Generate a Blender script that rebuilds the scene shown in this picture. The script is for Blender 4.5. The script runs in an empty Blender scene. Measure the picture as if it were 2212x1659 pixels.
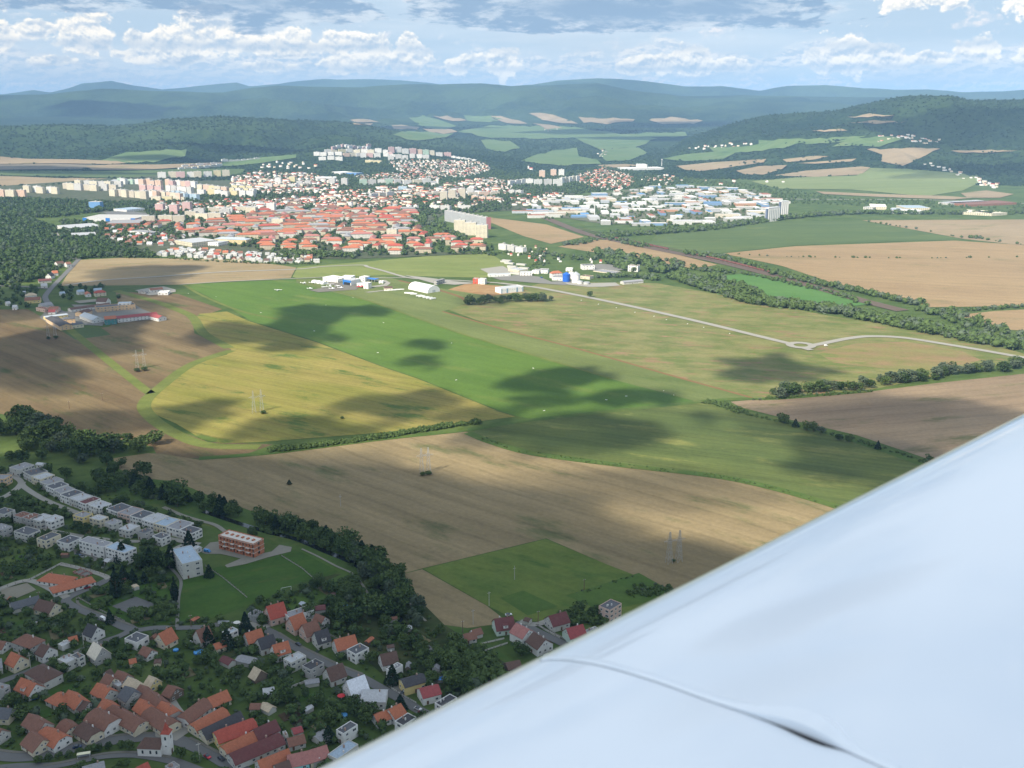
import bpy, bmesh, math, random
import numpy as np
from mathutils import Vector, Matrix
from mathutils.geometry import delaunay_2d_cdt
from mathutils.bvhtree import BVHTree
R = math.radians
sc = bpy.context.scene
COL = sc.collection

# ------------------------------------------------------------------ camera
PITCH = R(15.55); FP = 2170.0; CAMZ = 300.0      # pixel frame used for reading the photo: 2212 x 1659
cam = bpy.data.cameras.new('camera'); camo = bpy.data.objects.new('camera', cam); COL.objects.link(camo)
camo.location = (0, 0, CAMZ); camo.rotation_euler = (math.pi/2 - PITCH, 0, 0)
cam.sensor_width = 36; cam.lens = 36*FP/2212; cam.clip_start = 0.05; cam.clip_end = 120000
cam.dof.use_dof = True; cam.dof.focus_distance = 1500; cam.dof.aperture_fstop = 8.0
sc.camera = camo
# ------------------------------------------------------------------ light
SUN_EL = R(43); SUN_AZ = R(220)                  # from behind the camera, to its left
SUNV = Vector((math.sin(SUN_AZ)*math.cos(SUN_EL), math.cos(SUN_AZ)*math.cos(SUN_EL), math.sin(SUN_EL)))
sl = bpy.data.lights.new('sun', 'SUN'); sl.energy = 5.0; sl.angle = R(0.5); sl.color = (1, .91, .76)
slo = bpy.data.objects.new('sun', sl); COL.objects.link(slo)
slo.rotation_euler = SUNV.to_track_quat('Z', 'Y').to_euler()
sc.view_settings.view_transform = 'Standard'; sc.view_settings.look = 'None'
EXPO = 0.72
sc.view_settings.exposure = EXPO; sc.view_settings.gamma = 1
sc.view_settings.use_curve_mapping = False
sc.render.engine = 'CYCLES'
sc.cycles.use_denoising = True
sc.cycles.max_bounces = 4; sc.cycles.diffuse_bounces = 2; sc.cycles.glossy_bounces = 2
sc.cycles.transmission_bounces = 2; sc.cycles.volume_bounces = 0; sc.cycles.transparent_max_bounces = 24
sc.cycles.caustics_reflective = False; sc.cycles.caustics_refractive = False

class NT:
    """tiny helper for writing node trees"""
    def __init__(s, tree): s.t = tree; s.n = tree.nodes; s.l = tree.links
    def node(s, k, **kw):
        n = s.n.new(k)
        for a, v in kw.items(): setattr(n, a, v)
        return n
    def put(s, sock, v):
        if hasattr(v, 'is_output') or hasattr(v, 'links'): s.l.new(v, sock)
        elif v is not None: sock.default_value = v
    def m(s, op, a, b=None, c=None, clamp=False):
        n = s.node('ShaderNodeMath', operation=op); n.use_clamp = clamp
        s.put(n.inputs[0], a)
        if b is not None: s.put(n.inputs[1], b)
        if c is not None: s.put(n.inputs[2], c)
        return n.outputs[0]
    def v(s, op, a, b=None):
        n = s.node('ShaderNodeVectorMath', operation=op); s.put(n.inputs[0], a)
        if b is not None: s.put(n.inputs[1], b)
        return n.outputs['Value'] if op in ('DOT_PRODUCT', 'LENGTH') else n.outputs[0]
    def xyz(s, x, y, z):
        n = s.node('ShaderNodeCombineXYZ'); s.put(n.inputs[0], x); s.put(n.inputs[1], y); s.put(n.inputs[2], z); return n.outputs[0]
    def sep(s, a):
        n = s.node('ShaderNodeSeparateXYZ'); s.put(n.inputs[0], a); return n.outputs
    def noise(s, vec, scale, detail=4, rough=.55, dist=0):
        n = s.node('ShaderNodeTexNoise'); s.put(n.inputs['Vector'], vec)
        n.inputs['Scale'].default_value = scale; n.inputs['Detail'].default_value = detail
        n.inputs['Roughness'].default_value = rough; n.inputs['Distortion'].default_value = dist
        return n.outputs['Fac']
    def ramp(s, f, a, b, lo=0., hi=1., smooth=True):
        n = s.node('ShaderNodeMapRange'); n.interpolation_type = 'SMOOTHSTEP' if smooth else 'LINEAR'
        s.put(n.inputs[0], f); s.put(n.inputs[1], a); s.put(n.inputs[2], b); s.put(n.inputs[3], lo); s.put(n.inputs[4], hi)
        return n.outputs[0]
    def mix(s, f, a, b):
        n = s.node('ShaderNodeMix', data_type='RGBA'); s.put(n.inputs[0], f)
        for k, x in ((6, a), (7, b)):
            if isinstance(x, tuple): x = tuple(x)[:3] + (1,)
            s.put(n.inputs[k], x)
        return n.outputs[2]

# ------------------------------------------------------------------ sky
w = bpy.data.worlds.new('World'); sc.world = w; w.use_nodes = True
T = NT(w.node_tree); T.n.clear()
SKYS = 0.10
out = T.node('ShaderNodeOutputWorld'); bg = T.node('ShaderNodeBackground'); bg.inputs[1].default_value = SKYS
T.l.new(bg.outputs[0], out.inputs[0])
sky = T.node('ShaderNodeTexSky', sky_type='NISHITA'); sky.sun_disc = False
sky.sun_elevation = SUN_EL; sky.sun_rotation = SUN_AZ; sky.altitude = 500; sky.air_density = 1; sky.dust_density = 1.2; sky.ozone_density = 1
tc = T.node('ShaderNodeTexCoord'); D = tc.outputs['Generated']
dx, dy, dz = T.sep(D)
az = T.m('MULTIPLY', T.m('ARCTAN2', dx, dy), 57.3); el = T.m('MULTIPLY', T.m('ARCSINE', dz), 57.3)
def K(r, g, b, k=1.0):   # display colour (0-255) -> linear value seen through the background strength
    f = lambda c: ((c/255+.055)/1.055)**2.4 if c > 10 else c/255/12.92
    k = k/SKYS/2**EXPO
    return (f(r)*k, f(g)*k, f(b)*k)
# thin veil high up, thickening to the horizon
veil = T.noise(T.xyz(T.m('MULTIPLY', az, .05), T.m('MULTIPLY', el, .35), 0.), 1.0, 5, .55)
base = T.mix(T.ramp(el, 0., 14.), K(200, 218, 231, 1.10), K(172, 202, 231, 1.08))
base = T.mix(T.m('MULTIPLY', T.ramp(veil, .38, .62), .75), base, K(226, 235, 241, 1.12))
low = T.mix(T.ramp(el, 10., 40., 0., .6), base, sky.outputs[0])
# high broken layer for the rest of the dome
pz = T.m('ADD', T.m('MAXIMUM', dz, 0.), .12)
P2 = T.xyz(T.m('DIVIDE', dx, pz), T.m('DIVIDE', dy, pz), 0.)
n2 = T.noise(P2, 1.3, 7, .55)
hi = T.mix(T.m('MULTIPLY', T.ramp(n2, .40, .56), T.ramp(el, 8., 16.)), low, K(226, 238, 250, 1.25))
# far cumulus rows: lit tops, grey-blue flat bases; each row a band of elevation
def cumulus(col, e0, e1, fx, fy, seed, th, op, top, bot, soft=.05):
    q = T.xyz(T.m('MULTIPLY_ADD', az, fx, seed), T.m('MULTIPLY', el, fy), seed*1.7)
    a = T.noise(q, 1.0, 7, .58, .25)
    q2 = T.xyz(T.m('MULTIPLY_ADD', az, fx, seed+.07), T.m('MULTIPLY_ADD', el, fy, .16), seed*1.7)
    b = T.noise(q2, 1.0, 5, .55, .25)
    env = T.m('MULTIPLY', T.ramp(el, e0, e0+(e1-e0)*.22), T.m('SUBTRACT', 1., T.ramp(el, e0+(e1-e0)*.35, e1)))
    d = T.m('ADD', a, T.m('MULTIPLY_ADD', env, .30, -.30))
    mask = T.ramp(d, th, th+soft)
    lit = T.ramp(T.m('SUBTRACT', a, b), -.05, .07)
    lit = T.m('MULTIPLY', lit, T.ramp(el, e0-.1, e0+(e1-e0)*.45, .35, 1.))
    c = T.mix(lit, bot, top)
    return T.mix(T.m('MULTIPLY', mask, op), col, c)
c = hi
def cumulus(col, e0, e1, fx, fy, seed, th, op, top, bot, soft=.05, w=.34):
    """a row of cumulus between elevations e0 and e1: flat base, heaped top, lit crowns"""
    q = T.xyz(T.m('MULTIPLY_ADD', az, fx, seed), T.m('MULTIPLY', el, fy), seed*1.7)
    big = T.noise(q, .42, 3, .5)
    a = T.noise(q, 1.4, 6, .62)
    a = T.m('MULTIPLY_ADD', big, .62, T.m('MULTIPLY', a, .38))
    q2 = T.xyz(T.m('MULTIPLY_ADD', az, fx, seed-.06), T.m('MULTIPLY_ADD', el, fy, .14), seed*1.7)
    b1 = T.noise(q, 2.6, 5, .6); b2 = T.noise(q2, 2.6, 5, .6)
    env = T.m('MULTIPLY', T.ramp(el, e0, e0+(e1-e0)*.08), T.m('SUBTRACT', 1., T.ramp(el, e0+(e1-e0)*.15, e1)))
    d = T.m('ADD', a, T.m('MULTIPLY_ADD', env, w, -w))
    mask = T.ramp(d, th, th+soft)
    lit = T.ramp(T.m('SUBTRACT', b1, b2), -.10, .09)
    lit = T.m('MAXIMUM', T.m('MULTIPLY', lit, T.ramp(el, e0-.1, e0+(e1-e0)*.45, .15, 1.)), T.m('MULTIPLY', T.ramp(d, th+.10, th), T.ramp(el, e0+(e1-e0)*.3, e0+(e1-e0)*.6)))
    return T.mix(T.m('MULTIPLY', mask, op), col, T.mix(lit, bot, top))
c = cumulus(c, .4, 1.9, .95, 1.5, 3.1, .34, .7, K(252, 240, 232, 1.25), K(204, 220, 232, 1.1), .09, .25)
c = cumulus(c, .9, 4.6, .50, 1.15, 44.4, .40, .75, K(252, 246, 238, 1.2), K(194, 212, 230, 1.1), .09, .2)
# the heaped clouds of this afternoon: (x, base y, half width, height) as seen above the ridge
PUFFS = [(490,108,82,66),(430,112,62,38),(575,108,48,38),(660,108,48,36),(750,112,62,34),(820,115,48,26),(350,112,48,26),(50,108,62,38),(235,106,58,44),(130,98,50,22),(10,60,60,20),
 (330,138,44,20),(430,142,62,22),(640,128,60,18),(780,150,74,26),(900,148,50,28),(1000,150,42,22),(1080,152,50,40),(600,155,60,16),(160,150,50,14),
 (1400,153,62,28),(1475,152,44,42),(1355,156,40,18),(1550,152,42,16),(1790,148,52,60),(1755,150,50,32),(1860,148,76,32),(1960,146,50,18),(2070,134,44,38),(2180,146,34,40),(2160,55,56,34),(890,110,28,24),(1950,30,110,40)]
v2 = T.xyz(az, el, 0.)
wob = T.noise(T.xyz(T.m('MULTIPLY', az, 1.0), T.m('MULTIPLY', el, 1.3), 4.), .85, 8, .56)
wob2 = T.noise(T.xyz(T.m('MULTIPLY_ADD', az, 1.0, -.06), T.m('MULTIPLY_ADD', el, 1.3, .20), 4.), .85, 6, .52)
fld = None
for px, by, hw, hh in PUFFS:
    a0 = math.degrees(math.atan((px-1106)/FP)); e0 = (225-by)/FP*57.3; ww = hw/FP*57.3; h_ = hh/FP*57.3
    g_ = T.v('LENGTH', T.v('MULTIPLY', T.v('SUBTRACT', v2, (a0, e0+h_*.25, 0)), (1/ww, 1.25/h_, 0)))
    fld = g_ if fld is None else T.m('MINIMUM', fld, g_)
fld = T.m('MULTIPLY_ADD', T.m('SUBTRACT', wob, .5), 2.6, T.m('SUBTRACT', 1.02, fld))
pm = T.ramp(fld, -.03, .22)
def dip(e0, w_): return T.m('SUBTRACT', 1., T.ramp(T.m('ABSOLUTE', T.m('SUBTRACT', el, e0)), 0., w_))
lit = T.m('ADD', T.ramp(T.m('SUBTRACT', wob, wob2), -.11, .09, .05, 1.), T.ramp(fld, .5, .0, 0., .35))
lit = T.m('MULTIPLY', lit, T.m('SUBTRACT', 1., T.m('MULTIPLY', T.m('ADD', dip(2.95, .45), dip(1.85, .32)), .62)), clamp=True)
c = T.mix(T.m('MULTIPLY', pm, .97), c, T.mix(lit, K(190, 207, 224, 1.08), K(255, 244, 226, 1.42)))
# grey-blue cloud decks near the top of the view
q = T.xyz(T.m('MULTIPLY_ADD', az, .11, 4.9), T.m('MULTIPLY_ADD', el, .50, .0), 2.2)
dk = T.noise(q, 1.0, 8, .6, .3)
dk = T.m('ADD', dk, T.m('MULTIPLY', T.m('SUBTRACT', T.ramp(el, 2.7, 4.7), 1.), .25))
def azwin(a0, a1, e0, e1, k): return T.m('MULTIPLY', T.m('MULTIPLY', T.ramp(az, a0-3, a0+2), T.ramp(az, a1+3, a1-2)), T.ramp(el, e0, e1, 0., k))
dk = T.m('ADD', T.m('ADD', dk, azwin(-4, 15, 3.0, 3.9, .11)), azwin(-24, -9, 4.4, 5.2, .10))
dk = T.m('SUBTRACT', dk, azwin(22, 40, 3., 5., .12))
dmask = T.ramp(dk, .465, .52)
shade = T.noise(T.xyz(T.m('MULTIPLY', az, .34), T.m('MULTIPLY', el, 1.15), 9.), 1.5, 8, .62)
dcol = T.mix(T.m('MULTIPLY', T.ramp(shade, .43, .60), T.ramp(dk, .80, .50)), K(148, 176, 206), K(226, 234, 240, 1.1))
dcol = T.mix(T.ramp(dk, .50, .45), dcol, K(244, 245, 245, 1.2))
c = T.mix(T.m('MULTIPLY', T.m('MULTIPLY', dmask, .92), T.m('SUBTRACT', 1., T.ramp(el, 9., 16.))), c, dcol)
c = T.mix(T.ramp(el, -2., -.2), K(150, 170, 180), c)
T.put(bg.inputs[0], c)

# ------------------------------------------------------------------ photo pixel -> world
FW = np.array([0, math.cos(PITCH), -math.sin(PITCH)]); UPV = np.array([0, math.sin(PITCH), math.cos(PITCH)]); RT = np.array([1., 0, 0])
def ray(px, py):
    px = np.asarray(px, float); py = np.asarray(py, float)
    u = (px-1106)/FP; v = (829.5-py)/FP
    return u[..., None]*RT + v[..., None]*UPV + FW

# value noise in numpy
def vnoise(x, y, seed=0):
    xi = np.floor(x).astype(np.int64); yi = np.floor(y).astype(np.int64); xf = x-xi; yf = y-yi
    xf = xf*xf*(3-2*xf); yf = yf*yf*(3-2*yf)
    def h(a, b):
        n = (a*374761393 + b*668265263 + seed*974711) & 0x7fffffff
        n = ((n ^ (n >> 13))*1274126177) & 0x7fffffff
        return ((n ^ (n >> 16)) & 0xffff)/65535.0
    return (h(xi, yi)*(1-xf)+h(xi+1, yi)*xf)*(1-yf) + (h(xi, yi+1)*(1-xf)+h(xi+1, yi+1)*xf)*yf
def fbm(x, y, oct=4, seed=0):
    s = 0; a = .5; t = 0
    for k in range(oct):
        s = s + a*vnoise(x*2**k+k*17.3, y*2**k-k*9.1, seed+k); t += a; a *= .5
    return s/t

# ridges read off the photo: crest line (px), distance, front and back half width
RIDGES = [
 (6900, 1500, 1500, [(-500,300),(0,275),(120,270),(250,272),(350,260),(475,253),(600,257),(725,263),(850,282),(1000,305),(1150,335),(1400,380),(2800,400)]),
 (12500, 2900, 2500, [(-900,212),(0,207),(115,203),(160,197),(220,192),(330,197),(480,201),(545,190),(600,186),(680,189),(780,189),(880,183),(960,183),(1040,181),(1106,187),(1200,184),(1290,180),(1360,195),(1480,209),(1600,207),(1800,209),(2212,216),(3000,222)]),
 (15800, 2200, 2600, [(-900,260),(900,230),(1060,190),(1150,184),(1200,176),(1290,170),(1320,171),(1400,177),(1480,188),(1560,187),(1640,197),(1700,187),(1780,185),(1870,192),(1930,195),(2000,194),(2080,200),(2150,199),(2212,195),(3000,190)]),
 (19000, 2400, 2600, [(-900,210),(-100,212),(10,204),(70,195),(110,201),(145,193),(180,181),(240,176),(290,186),(350,194),(460,184),(510,179),(540,188),(600,182),(650,176),(700,171),(740,173),(800,172),(860,174),(940,182),(1000,190),(1100,200),(3000,215)]),
 (6400, 1700, 1800, [(-900,420),(1300,420),(1480,300),(1600,262),(1650,250),(1740,244),(1800,241),(1850,230),(1900,221),(1930,214),(1965,208),(2010,208),(2050,209),(2100,218),(2150,216),(2212,216),(3000,205)]),
]
def _crest(pts, Dst):
    a = np.array(pts, float); d = ray(a[:, 0], a[:, 1])
    hz = np.hypot(d[:, 0], d[:, 1]); azs = np.arctan2(d[:, 0], d[:, 1])
    return azs, CAMZ + Dst*d[:, 2]/hz
RID = [(Dm, wf, wb) + _crest(p, Dm) for Dm, wf, wb, p in RIDGES]
def height(x, y):
    x = np.asarray(x, float); y = np.asarray(y, float)
    r = np.hypot(x, y); a = np.arctan2(x, y)
    base = np.interp(r, [0, 4600, 5400, 6500, 8000, 9500, 11000, 14000, 40000], [0, 0, 7, 30, 70, 118, 180, 210, 210])
    base = base + np.clip((r-4800)/3000, 0, 1)*(fbm(x/900+7, y/900, 3, 5)-.5)*36
    h = base
    for k, (Dm, wf, wb, azs, hs) in enumerate(RID):
        ch = np.interp(a, azs, hs)
        t = np.where(r < Dm, (Dm-r)/wf, (r-Dm)/wb)
        s = np.exp(-t*t*1.1)
        sc_ = 1/1500. if Dm > 10000 else 1/900.
        g = np.clip(np.abs(fbm(x*sc_+k*3.3, y*sc_, 5, 11+k)-.5)*5, 0, 1)
        side = np.clip(t*1.6, 0, 1)*np.clip((1.9-t)/.6, 0, 1)
        v = ch*s*(1.015 - .68*(1-g)*side) + (fbm(x/260+k, y/260, 3, 40+k)-.5)*16*s
        h = np.maximum(h, v) + 0
    # the town hill with the estate on it
    hx, hy = -640., 5350.
    h = h + 48*np.exp(-((x-hx)/560)**2 - ((y-hy)/520)**2)
    f = np.clip((r-4350)/1100, 0, 1)
    return h*f*f*(3-2*f)
def hz(x, y): return float(height(np.array([x]), np.array([y]))[0])
def G(px, py, z=None):
    """world point on the ground (or on the level z above flat ground) seen at photo pixel px,py"""
    d = ray(px, py)
    if z is not None or py > 386:
        zz = z or 0.0
        t = (zz-CAMZ)/d[2]; return Vector((d[0]*t, d[1]*t, zz))
    ts = np.geomspace(3000, 40000, 900)/math.hypot(d[0], d[1])
    X = d[0]*ts; Y = d[1]*ts; Z = CAMZ+d[2]*ts
    below = np.nonzero(Z < height(X, Y))[0]
    i = below[0] if len(below) else len(ts)-1
    if i > 0:
        lo, hi_ = ts[i-1], ts[i]
        for _ in range(14):
            m_ = (lo+hi_)/2
            if CAMZ+d[2]*m_ < hz(d[0]*m_, d[1]*m_): hi_ = m_
            else: lo = m_
        t = hi_
    else: t = ts[0]
    return Vector((d[0]*t, d[1]*t, hz(d[0]*t, d[1]*t)))

# ------------------------------------------------------------------ materials
MATS = {}
def lin(c):
    return tuple((((v/255+.055)/1.055)**2.4 if v > 10 else v/255/12.92) for v in c)
def newmat(name):
    m = bpy.data.materials.new(name); m.use_nodes = True
    t = NT(m.node_tree); b = m.node_tree.nodes['Principled BSDF']
    return m, t, b
def pos(t): return t.node('ShaderNodeNewGeometry').outputs['Position']
def mat_plain(name, rgb, rough=.7, var=.12, scale=.6, spec=.3, metal=0, bump=0):
    key = (name, tuple(round(v, 3) for v in rgb), rough, metal)
    if key in MATS: return MATS[key]
    m, t, b = newmat(name); p = pos(t)
    n = t.noise(p, scale, 4, .6); n2 = t.noise(p, scale*9, 2, .6)
    f = t.m('ADD', t.m('MULTIPLY', t.m('SUBTRACT', n, .5), var*3), t.m('MULTIPLY_ADD', t.m('SUBTRACT', n2, .5), var*1.2, 1.0))
    col = t.v('MULTIPLY', t.xyz(*rgb), t.xyz(f, f, f))
    t.put(b.inputs['Base Color'], col); b.inputs['Roughness'].default_value = rough
    b.inputs['Specular IOR Level'].default_value = spec; b.inputs['Metallic'].default_value = metal
    MATS[key] = m; return m
def mat_field(name, c1, c2, c3=None, ang=35., row=.08, patch=.006, amt3=.35, rowamt=.10, stretch=.12, rs=None):
    """crop or grass: two tones in big soft patches, streaks along the drilling direction, a third tone in spots"""
    m, t, b = newmat(name); p = pos(t)
    mp = t.node('ShaderNodeMapping'); t.put(mp.inputs[0], p); mp.inputs['Rotation'].default_value = (0, 0, -R(ang))
    q = mp.outputs[0]; x, y, z = t.sep(q)
    qs = t.xyz(t.m('MULTIPLY', x, stretch), y, 0.)
    a = t.noise(qs, patch*3, 6, .62)
    b2 = t.noise(p, patch, 4, .55)
    f = t.ramp(t.m('ADD', t.m('MULTIPLY', a, .6), t.m('MULTIPLY', b2, .4)), .38, .62)
    col = t.mix(f, c1, c2)
    if c3:
        s3 = t.noise(t.xyz(t.m('MULTIPLY', x, .35), y, 3.), patch*5, 6, .68)
        col = t.mix(t.m('MULTIPLY', t.ramp(s3, .53, .70), amt3*2), col, c3)
    st = t.noise(t.xyz(t.m('MULTIPLY', x, .02), y, 5.), row*1.6, 3, .7)
    fine = t.m('ADD', t.m('MULTIPLY', t.noise(p, .25, 4, .8), .6), t.m('MULTIPLY', t.noise(t.xyz(t.m('MULTIPLY', x, .4), y, 7.), .06, 5, .75), .4))
    sc_ = t.m('ADD', t.m('MULTIPLY', t.m('SUBTRACT', st, .5), rowamt*3.2), t.m('MULTIPLY_ADD', t.m('SUBTRACT', fine, .5), 1.15, 1.0))
    if rs:
        rs = rs if isinstance(rs, tuple) else (rs, -.2)
        wv = t.m('SINE', t.m('MULTIPLY', t.m('ADD', y, t.m('MULTIPLY', b2, 30.)), 6.283/rs[0]))
        sc_ = t.m('ADD', sc_, t.m('MULTIPLY', t.ramp(wv, .80, .98), rs[1]))
    col = t.v('MULTIPLY', col, t.xyz(sc_, sc_, sc_))
    t.put(b.inputs['Base Color'], col); b.inputs['Roughness'].default_value = .9; b.inputs['Specular IOR Level'].default_value = .1
    return m
def mat_forest(name, c1, c2, scale=.05, bump=1.0, dist=8.):
    m, t, b = newmat(name); p = pos(t)
    a = t.noise(p, scale, 5, .7); c_ = t.noise(p, scale*.03, 6, .65)
    col = t.mix(t.ramp(t.m('ADD', t.m('MULTIPLY', a, .4), t.m('MULTIPLY', c_, .6)), .40, .60), c1, c2)
    t.put(b.inputs['Base Color'], col); b.inputs['Roughness'].default_value = .95; b.inputs['Specular IOR Level'].default_value = .05
    bp = t.node('ShaderNodeBump'); bp.inputs['Strength'].default_value = bump; bp.inputs['Distance'].default_value = dist
    t.put(bp.inputs['Height'], a); t.l.new(bp.outputs[0], b.inputs['Normal'])
    return m

# ------------------------------------------------------------------ mesh + object helpers
def mesh_obj(name, verts, faces, mats, parent=None, midx=None, smooth=False):
    me = bpy.data.meshes.new(name); me.from_pydata([tuple(v) for v in verts], [], faces)
    for m_ in (mats if isinstance(mats, (list, tuple)) else [mats]): me.materials.append(m_)
    if midx is not None: me.polygons.foreach_set('material_index', midx)
    if smooth: me.polygons.foreach_set('use_smooth', [True]*len(faces))
    me.update()
    o = bpy.data.objects.new(name, me); COL.objects.link(o)
    if parent: o.parent = parent
    return o
def np_mesh(name, V, F, mats, midx=None, smooth=False):
    V = np.asarray(V, np.float32); F = np.asarray(F, np.int32); k = F.shape[1]
    me = bpy.data.meshes.new(name); me.vertices.add(len(V)); me.vertices.foreach_set('co', V.ravel())
    me.loops.add(F.size); me.loops.foreach_set('vertex_index', F.ravel())
    me.polygons.add(len(F)); me.polygons.foreach_set('loop_start', np.arange(0, F.size, k, dtype=np.int32))
    me.polygons.foreach_set('loop_total', np.full(len(F), k, np.int32))
    for m_ in (mats if isinstance(mats, (list, tuple)) else [mats]): me.materials.append(m_)
    if midx is not None: me.polygons.foreach_set('material_index', np.asarray(midx, np.int32))
    if smooth: me.polygons.foreach_set('use_smooth', np.ones(len(F), bool))
    me.update(calc_edges=True); me.validate()
    return me
def link(name, me, parent=None):
    o = bpy.data.objects.new(name, me); COL.objects.link(o)
    if parent: o.parent = parent
    return o
def tag(o, label=None, cat=None, group=None, kind=None):
    if label: o['label'] = label
    if cat: o['category'] = cat
    if group: o['group'] = group
    if kind: o['kind'] = kind
    return o
def empty(name, loc, rz=0.):
    o = bpy.data.objects.new(name, None); o.empty_display_size = .5; COL.objects.link(o)
    o.location = loc; o.rotation_euler = (0, 0, rz); return o
def catmull(pts, n=8):
    pts = [Vector(p) for p in pts]; P = [pts[0]*2-pts[1]] + pts + [pts[-1]*2-pts[-2]]; o = []
    for i in range(1, len(P)-2):
        for k in range(n):
            t = k/n; a, b, c_, d = P[i-1:i+3]
            o.append(.5*((2*b)+(c_-a)*t+(2*a-5*b+4*c_-d)*t*t+(3*b-a-3*c_+d)*t**3))
    o.append(P[-2]); return o

# ------------------------------------------------------------------ terrain
GRASS = mat_field('grass ground', tuple(v*.46 for v in lin((92,118,58))), tuple(v*.46 for v in lin((118,138,74))), tuple(v*.42 for v in lin((68,94,46))), 20, .05, .01, .3, .06, .6)
FOREST = mat_forest('wooded slopes', (.010,.026,.012), (.044,.074,.026), .035, 1., 16.)
def terrain():
    az_ = np.concatenate([np.linspace(-180, -40, 36)[:-1], np.linspace(-40, 40, 640), np.linspace(40, 180, 36)[1:]])
    az_ = np.radians(az_)
    rr = np.concatenate([[0., 150, 400, 800, 1500, 2500, 3500], np.linspace(4300, 9500, 130), np.geomspace(9600, 24000, 170), [30000.]])
    A, RR = np.meshgrid(az_, rr); X = np.sin(A)*RR; Y = np.cos(A)*RR; Z = height(X, Y)
    nr, na = A.shape; V = np.stack([X, Y, Z], -1).reshape(-1, 3)
    idx = np.arange(nr*na).reshape(nr, na)
    F = np.stack([idx[:-1, :-1], idx[:-1, 1:], idx[1:, 1:], idx[1:, :-1]], -1)[:, :, ::-1]
    k = int(np.searchsorted(rr, 4400))
    g = link('ground', np_mesh('ground', V, F[:k].reshape(-1, 4), GRASS, smooth=True)); tag(g, kind='structure')
    h = link('hills', np_mesh('hills', V, F[k:].reshape(-1, 4), FOREST, smooth=True)); tag(h, kind='structure')
terrain()

# ------------------------------------------------------------------ fields, one sheet each
def sheet(name, pts, mat, lift=.05, world=False, wob=0., kind='structure'):
    """flat (or draped, when far) sheet over the ground inside a polygon of photo pixels"""
    W_ = [Vector((p[0], p[1], 0)) for p in pts] if world else None
    far = (not world) and min(p[1] for p in pts) < 395
    if not world:
        dense = []
        for i in range(len(pts)):
            a = Vector(pts[i]); b = Vector(pts[(i+1) % len(pts)]); n = max(1, int((b-a).length/(14 if far else 60)))
            dense += [a.lerp(b, k/n) for k in range(n)]
        if wob:
            dense = [p + Vector(((vnoise(np.array([p.x*.13]), np.array([p.y*.13]), 3)[0]-.5), (vnoise(np.array([p.x*.13]), np.array([p.y*.31]), 8)[0]-.5)))*wob for p in dense]
        W_ = [G(p.x, p.y) for p in dense]
    V = [(p.x, p.y) for p in W_]; n = len(V)
    if far:
        xs = [v[0] for v in V]; ys = [v[1] for v in V]
        st = max(60, (max(xs)-min(xs))/40, (max(ys)-min(ys))/40)
        for gx in np.arange(min(xs)+st/2, max(xs), st):
            for gy in np.arange(min(ys)+st/2, max(ys), st):
                ins = False; j = n-1
                for i in range(n):
                    if (V[i][1] > gy) != (V[j][1] > gy) and gx < (V[j][0]-V[i][0])*(gy-V[i][1])/(V[j][1]-V[i][1])+V[i][0]: ins = not ins
                    j = i
                if ins: V.append((gx, gy))
    vv, _, ff, *_ = delaunay_2d_cdt([Vector(v) for v in V], [], [list(range(n))], 1, 1e-4)
    vv = [(v.x, v.y) for v in vv]
    if not ff: return None
    zz = height(np.array([v[0] for v in vv]), np.array([v[1] for v in vv]))
    faces = []
    for f in ff:
        a, b, c_ = [vv[i] for i in f[:3]]
        faces.append(list(f) if (b[0]-a[0])*(c_[1]-a[1])-(b[1]-a[1])*(c_[0]-a[0]) > 0 else list(f)[::-1])
    o = mesh_obj(name, [(v[0], v[1], z+lift+4.*min(1., max(0., (math.hypot(*v)-4350)/1200))) for v, z in zip(vv, zz)], faces, mat)
    tag(o, kind=kind); return o
def strip(name, pts, width, mat, lift=.12, z=None, n=8, closed=False, kind='structure', thick=0):
    W_ = catmull([G(*p) for p in pts], n); V = []; F = []
    for i, p in enumerate(W_):
        d = (W_[min(i+1, len(W_)-1)]-W_[max(i-1, 0)]); d.z = 0; d.normalize(); s = Vector((-d.y, d.x, 0))*width/2
        if thick:
            V += [p+s+Vector((0, 0, 0)), p+s+Vector((0, 0, lift)), p-s+Vector((0, 0, lift)), p-s]
        else: V += [p+s+Vector((0, 0, lift)), p-s+Vector((0, 0, lift))]
    k = 4 if thick else 2
    for i in range(len(W_)-1):
        if thick:
            for j in range(3): F.append([i*k+j+1, i*k+j, (i+1)*k+j, (i+1)*k+j+1][::-1])
        else: F.append([i*2, i*2+1, i*2+3, i*2+2][::-1] if False else [i*2+1, i*2+3, i*2+2, i*2])
    o = mesh_obj(name, V, F, mat); tag(o, kind=kind); return o
# ------------------------------------------------------------------ crops
def L(r, g, b, k=.49, ds=.01):
    c_ = lin((r, g, b)); y_ = .3*c_[0]+.6*c_[1]+.1*c_[2]
    return tuple((v*(1-ds)+y_*ds)*k for v in c_)
M_TAN = mat_field('stubble field', L(168,150,112), L(186,166,126), L(120,126,82), -40, .05, .005, .44, .20, .12, (21., -.10))
M_TANR = mat_field('ripe wheat', L(188,160,120), L(198,170,128), L(150,142,96), -18, .05, .003, .3, .12, .12, (30., -.08))
M_TAN2 = mat_field('rye field', L(180,158,120), L(192,172,132), L(146,142,96), 10, .05, .005, .34, .10)
M_ROSE = mat_field('pinkish wheat', L(168,146,120), L(184,162,132), L(120,122,82), 15, .05, .005, .45, .16, .12, (24., -.08))
M_PLOUGH = mat_field('brown field', L(134,114,84), L(160,140,102), L(106,116,66), -42, .05, .005, .5, .24, .12, (19., -.09))
M_YEL = mat_field('yellow field', L(158,156,76), L(182,168,94), L(112,134,64), -32, .06, .007, .6, .24, .14, (20., -.12))
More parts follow.
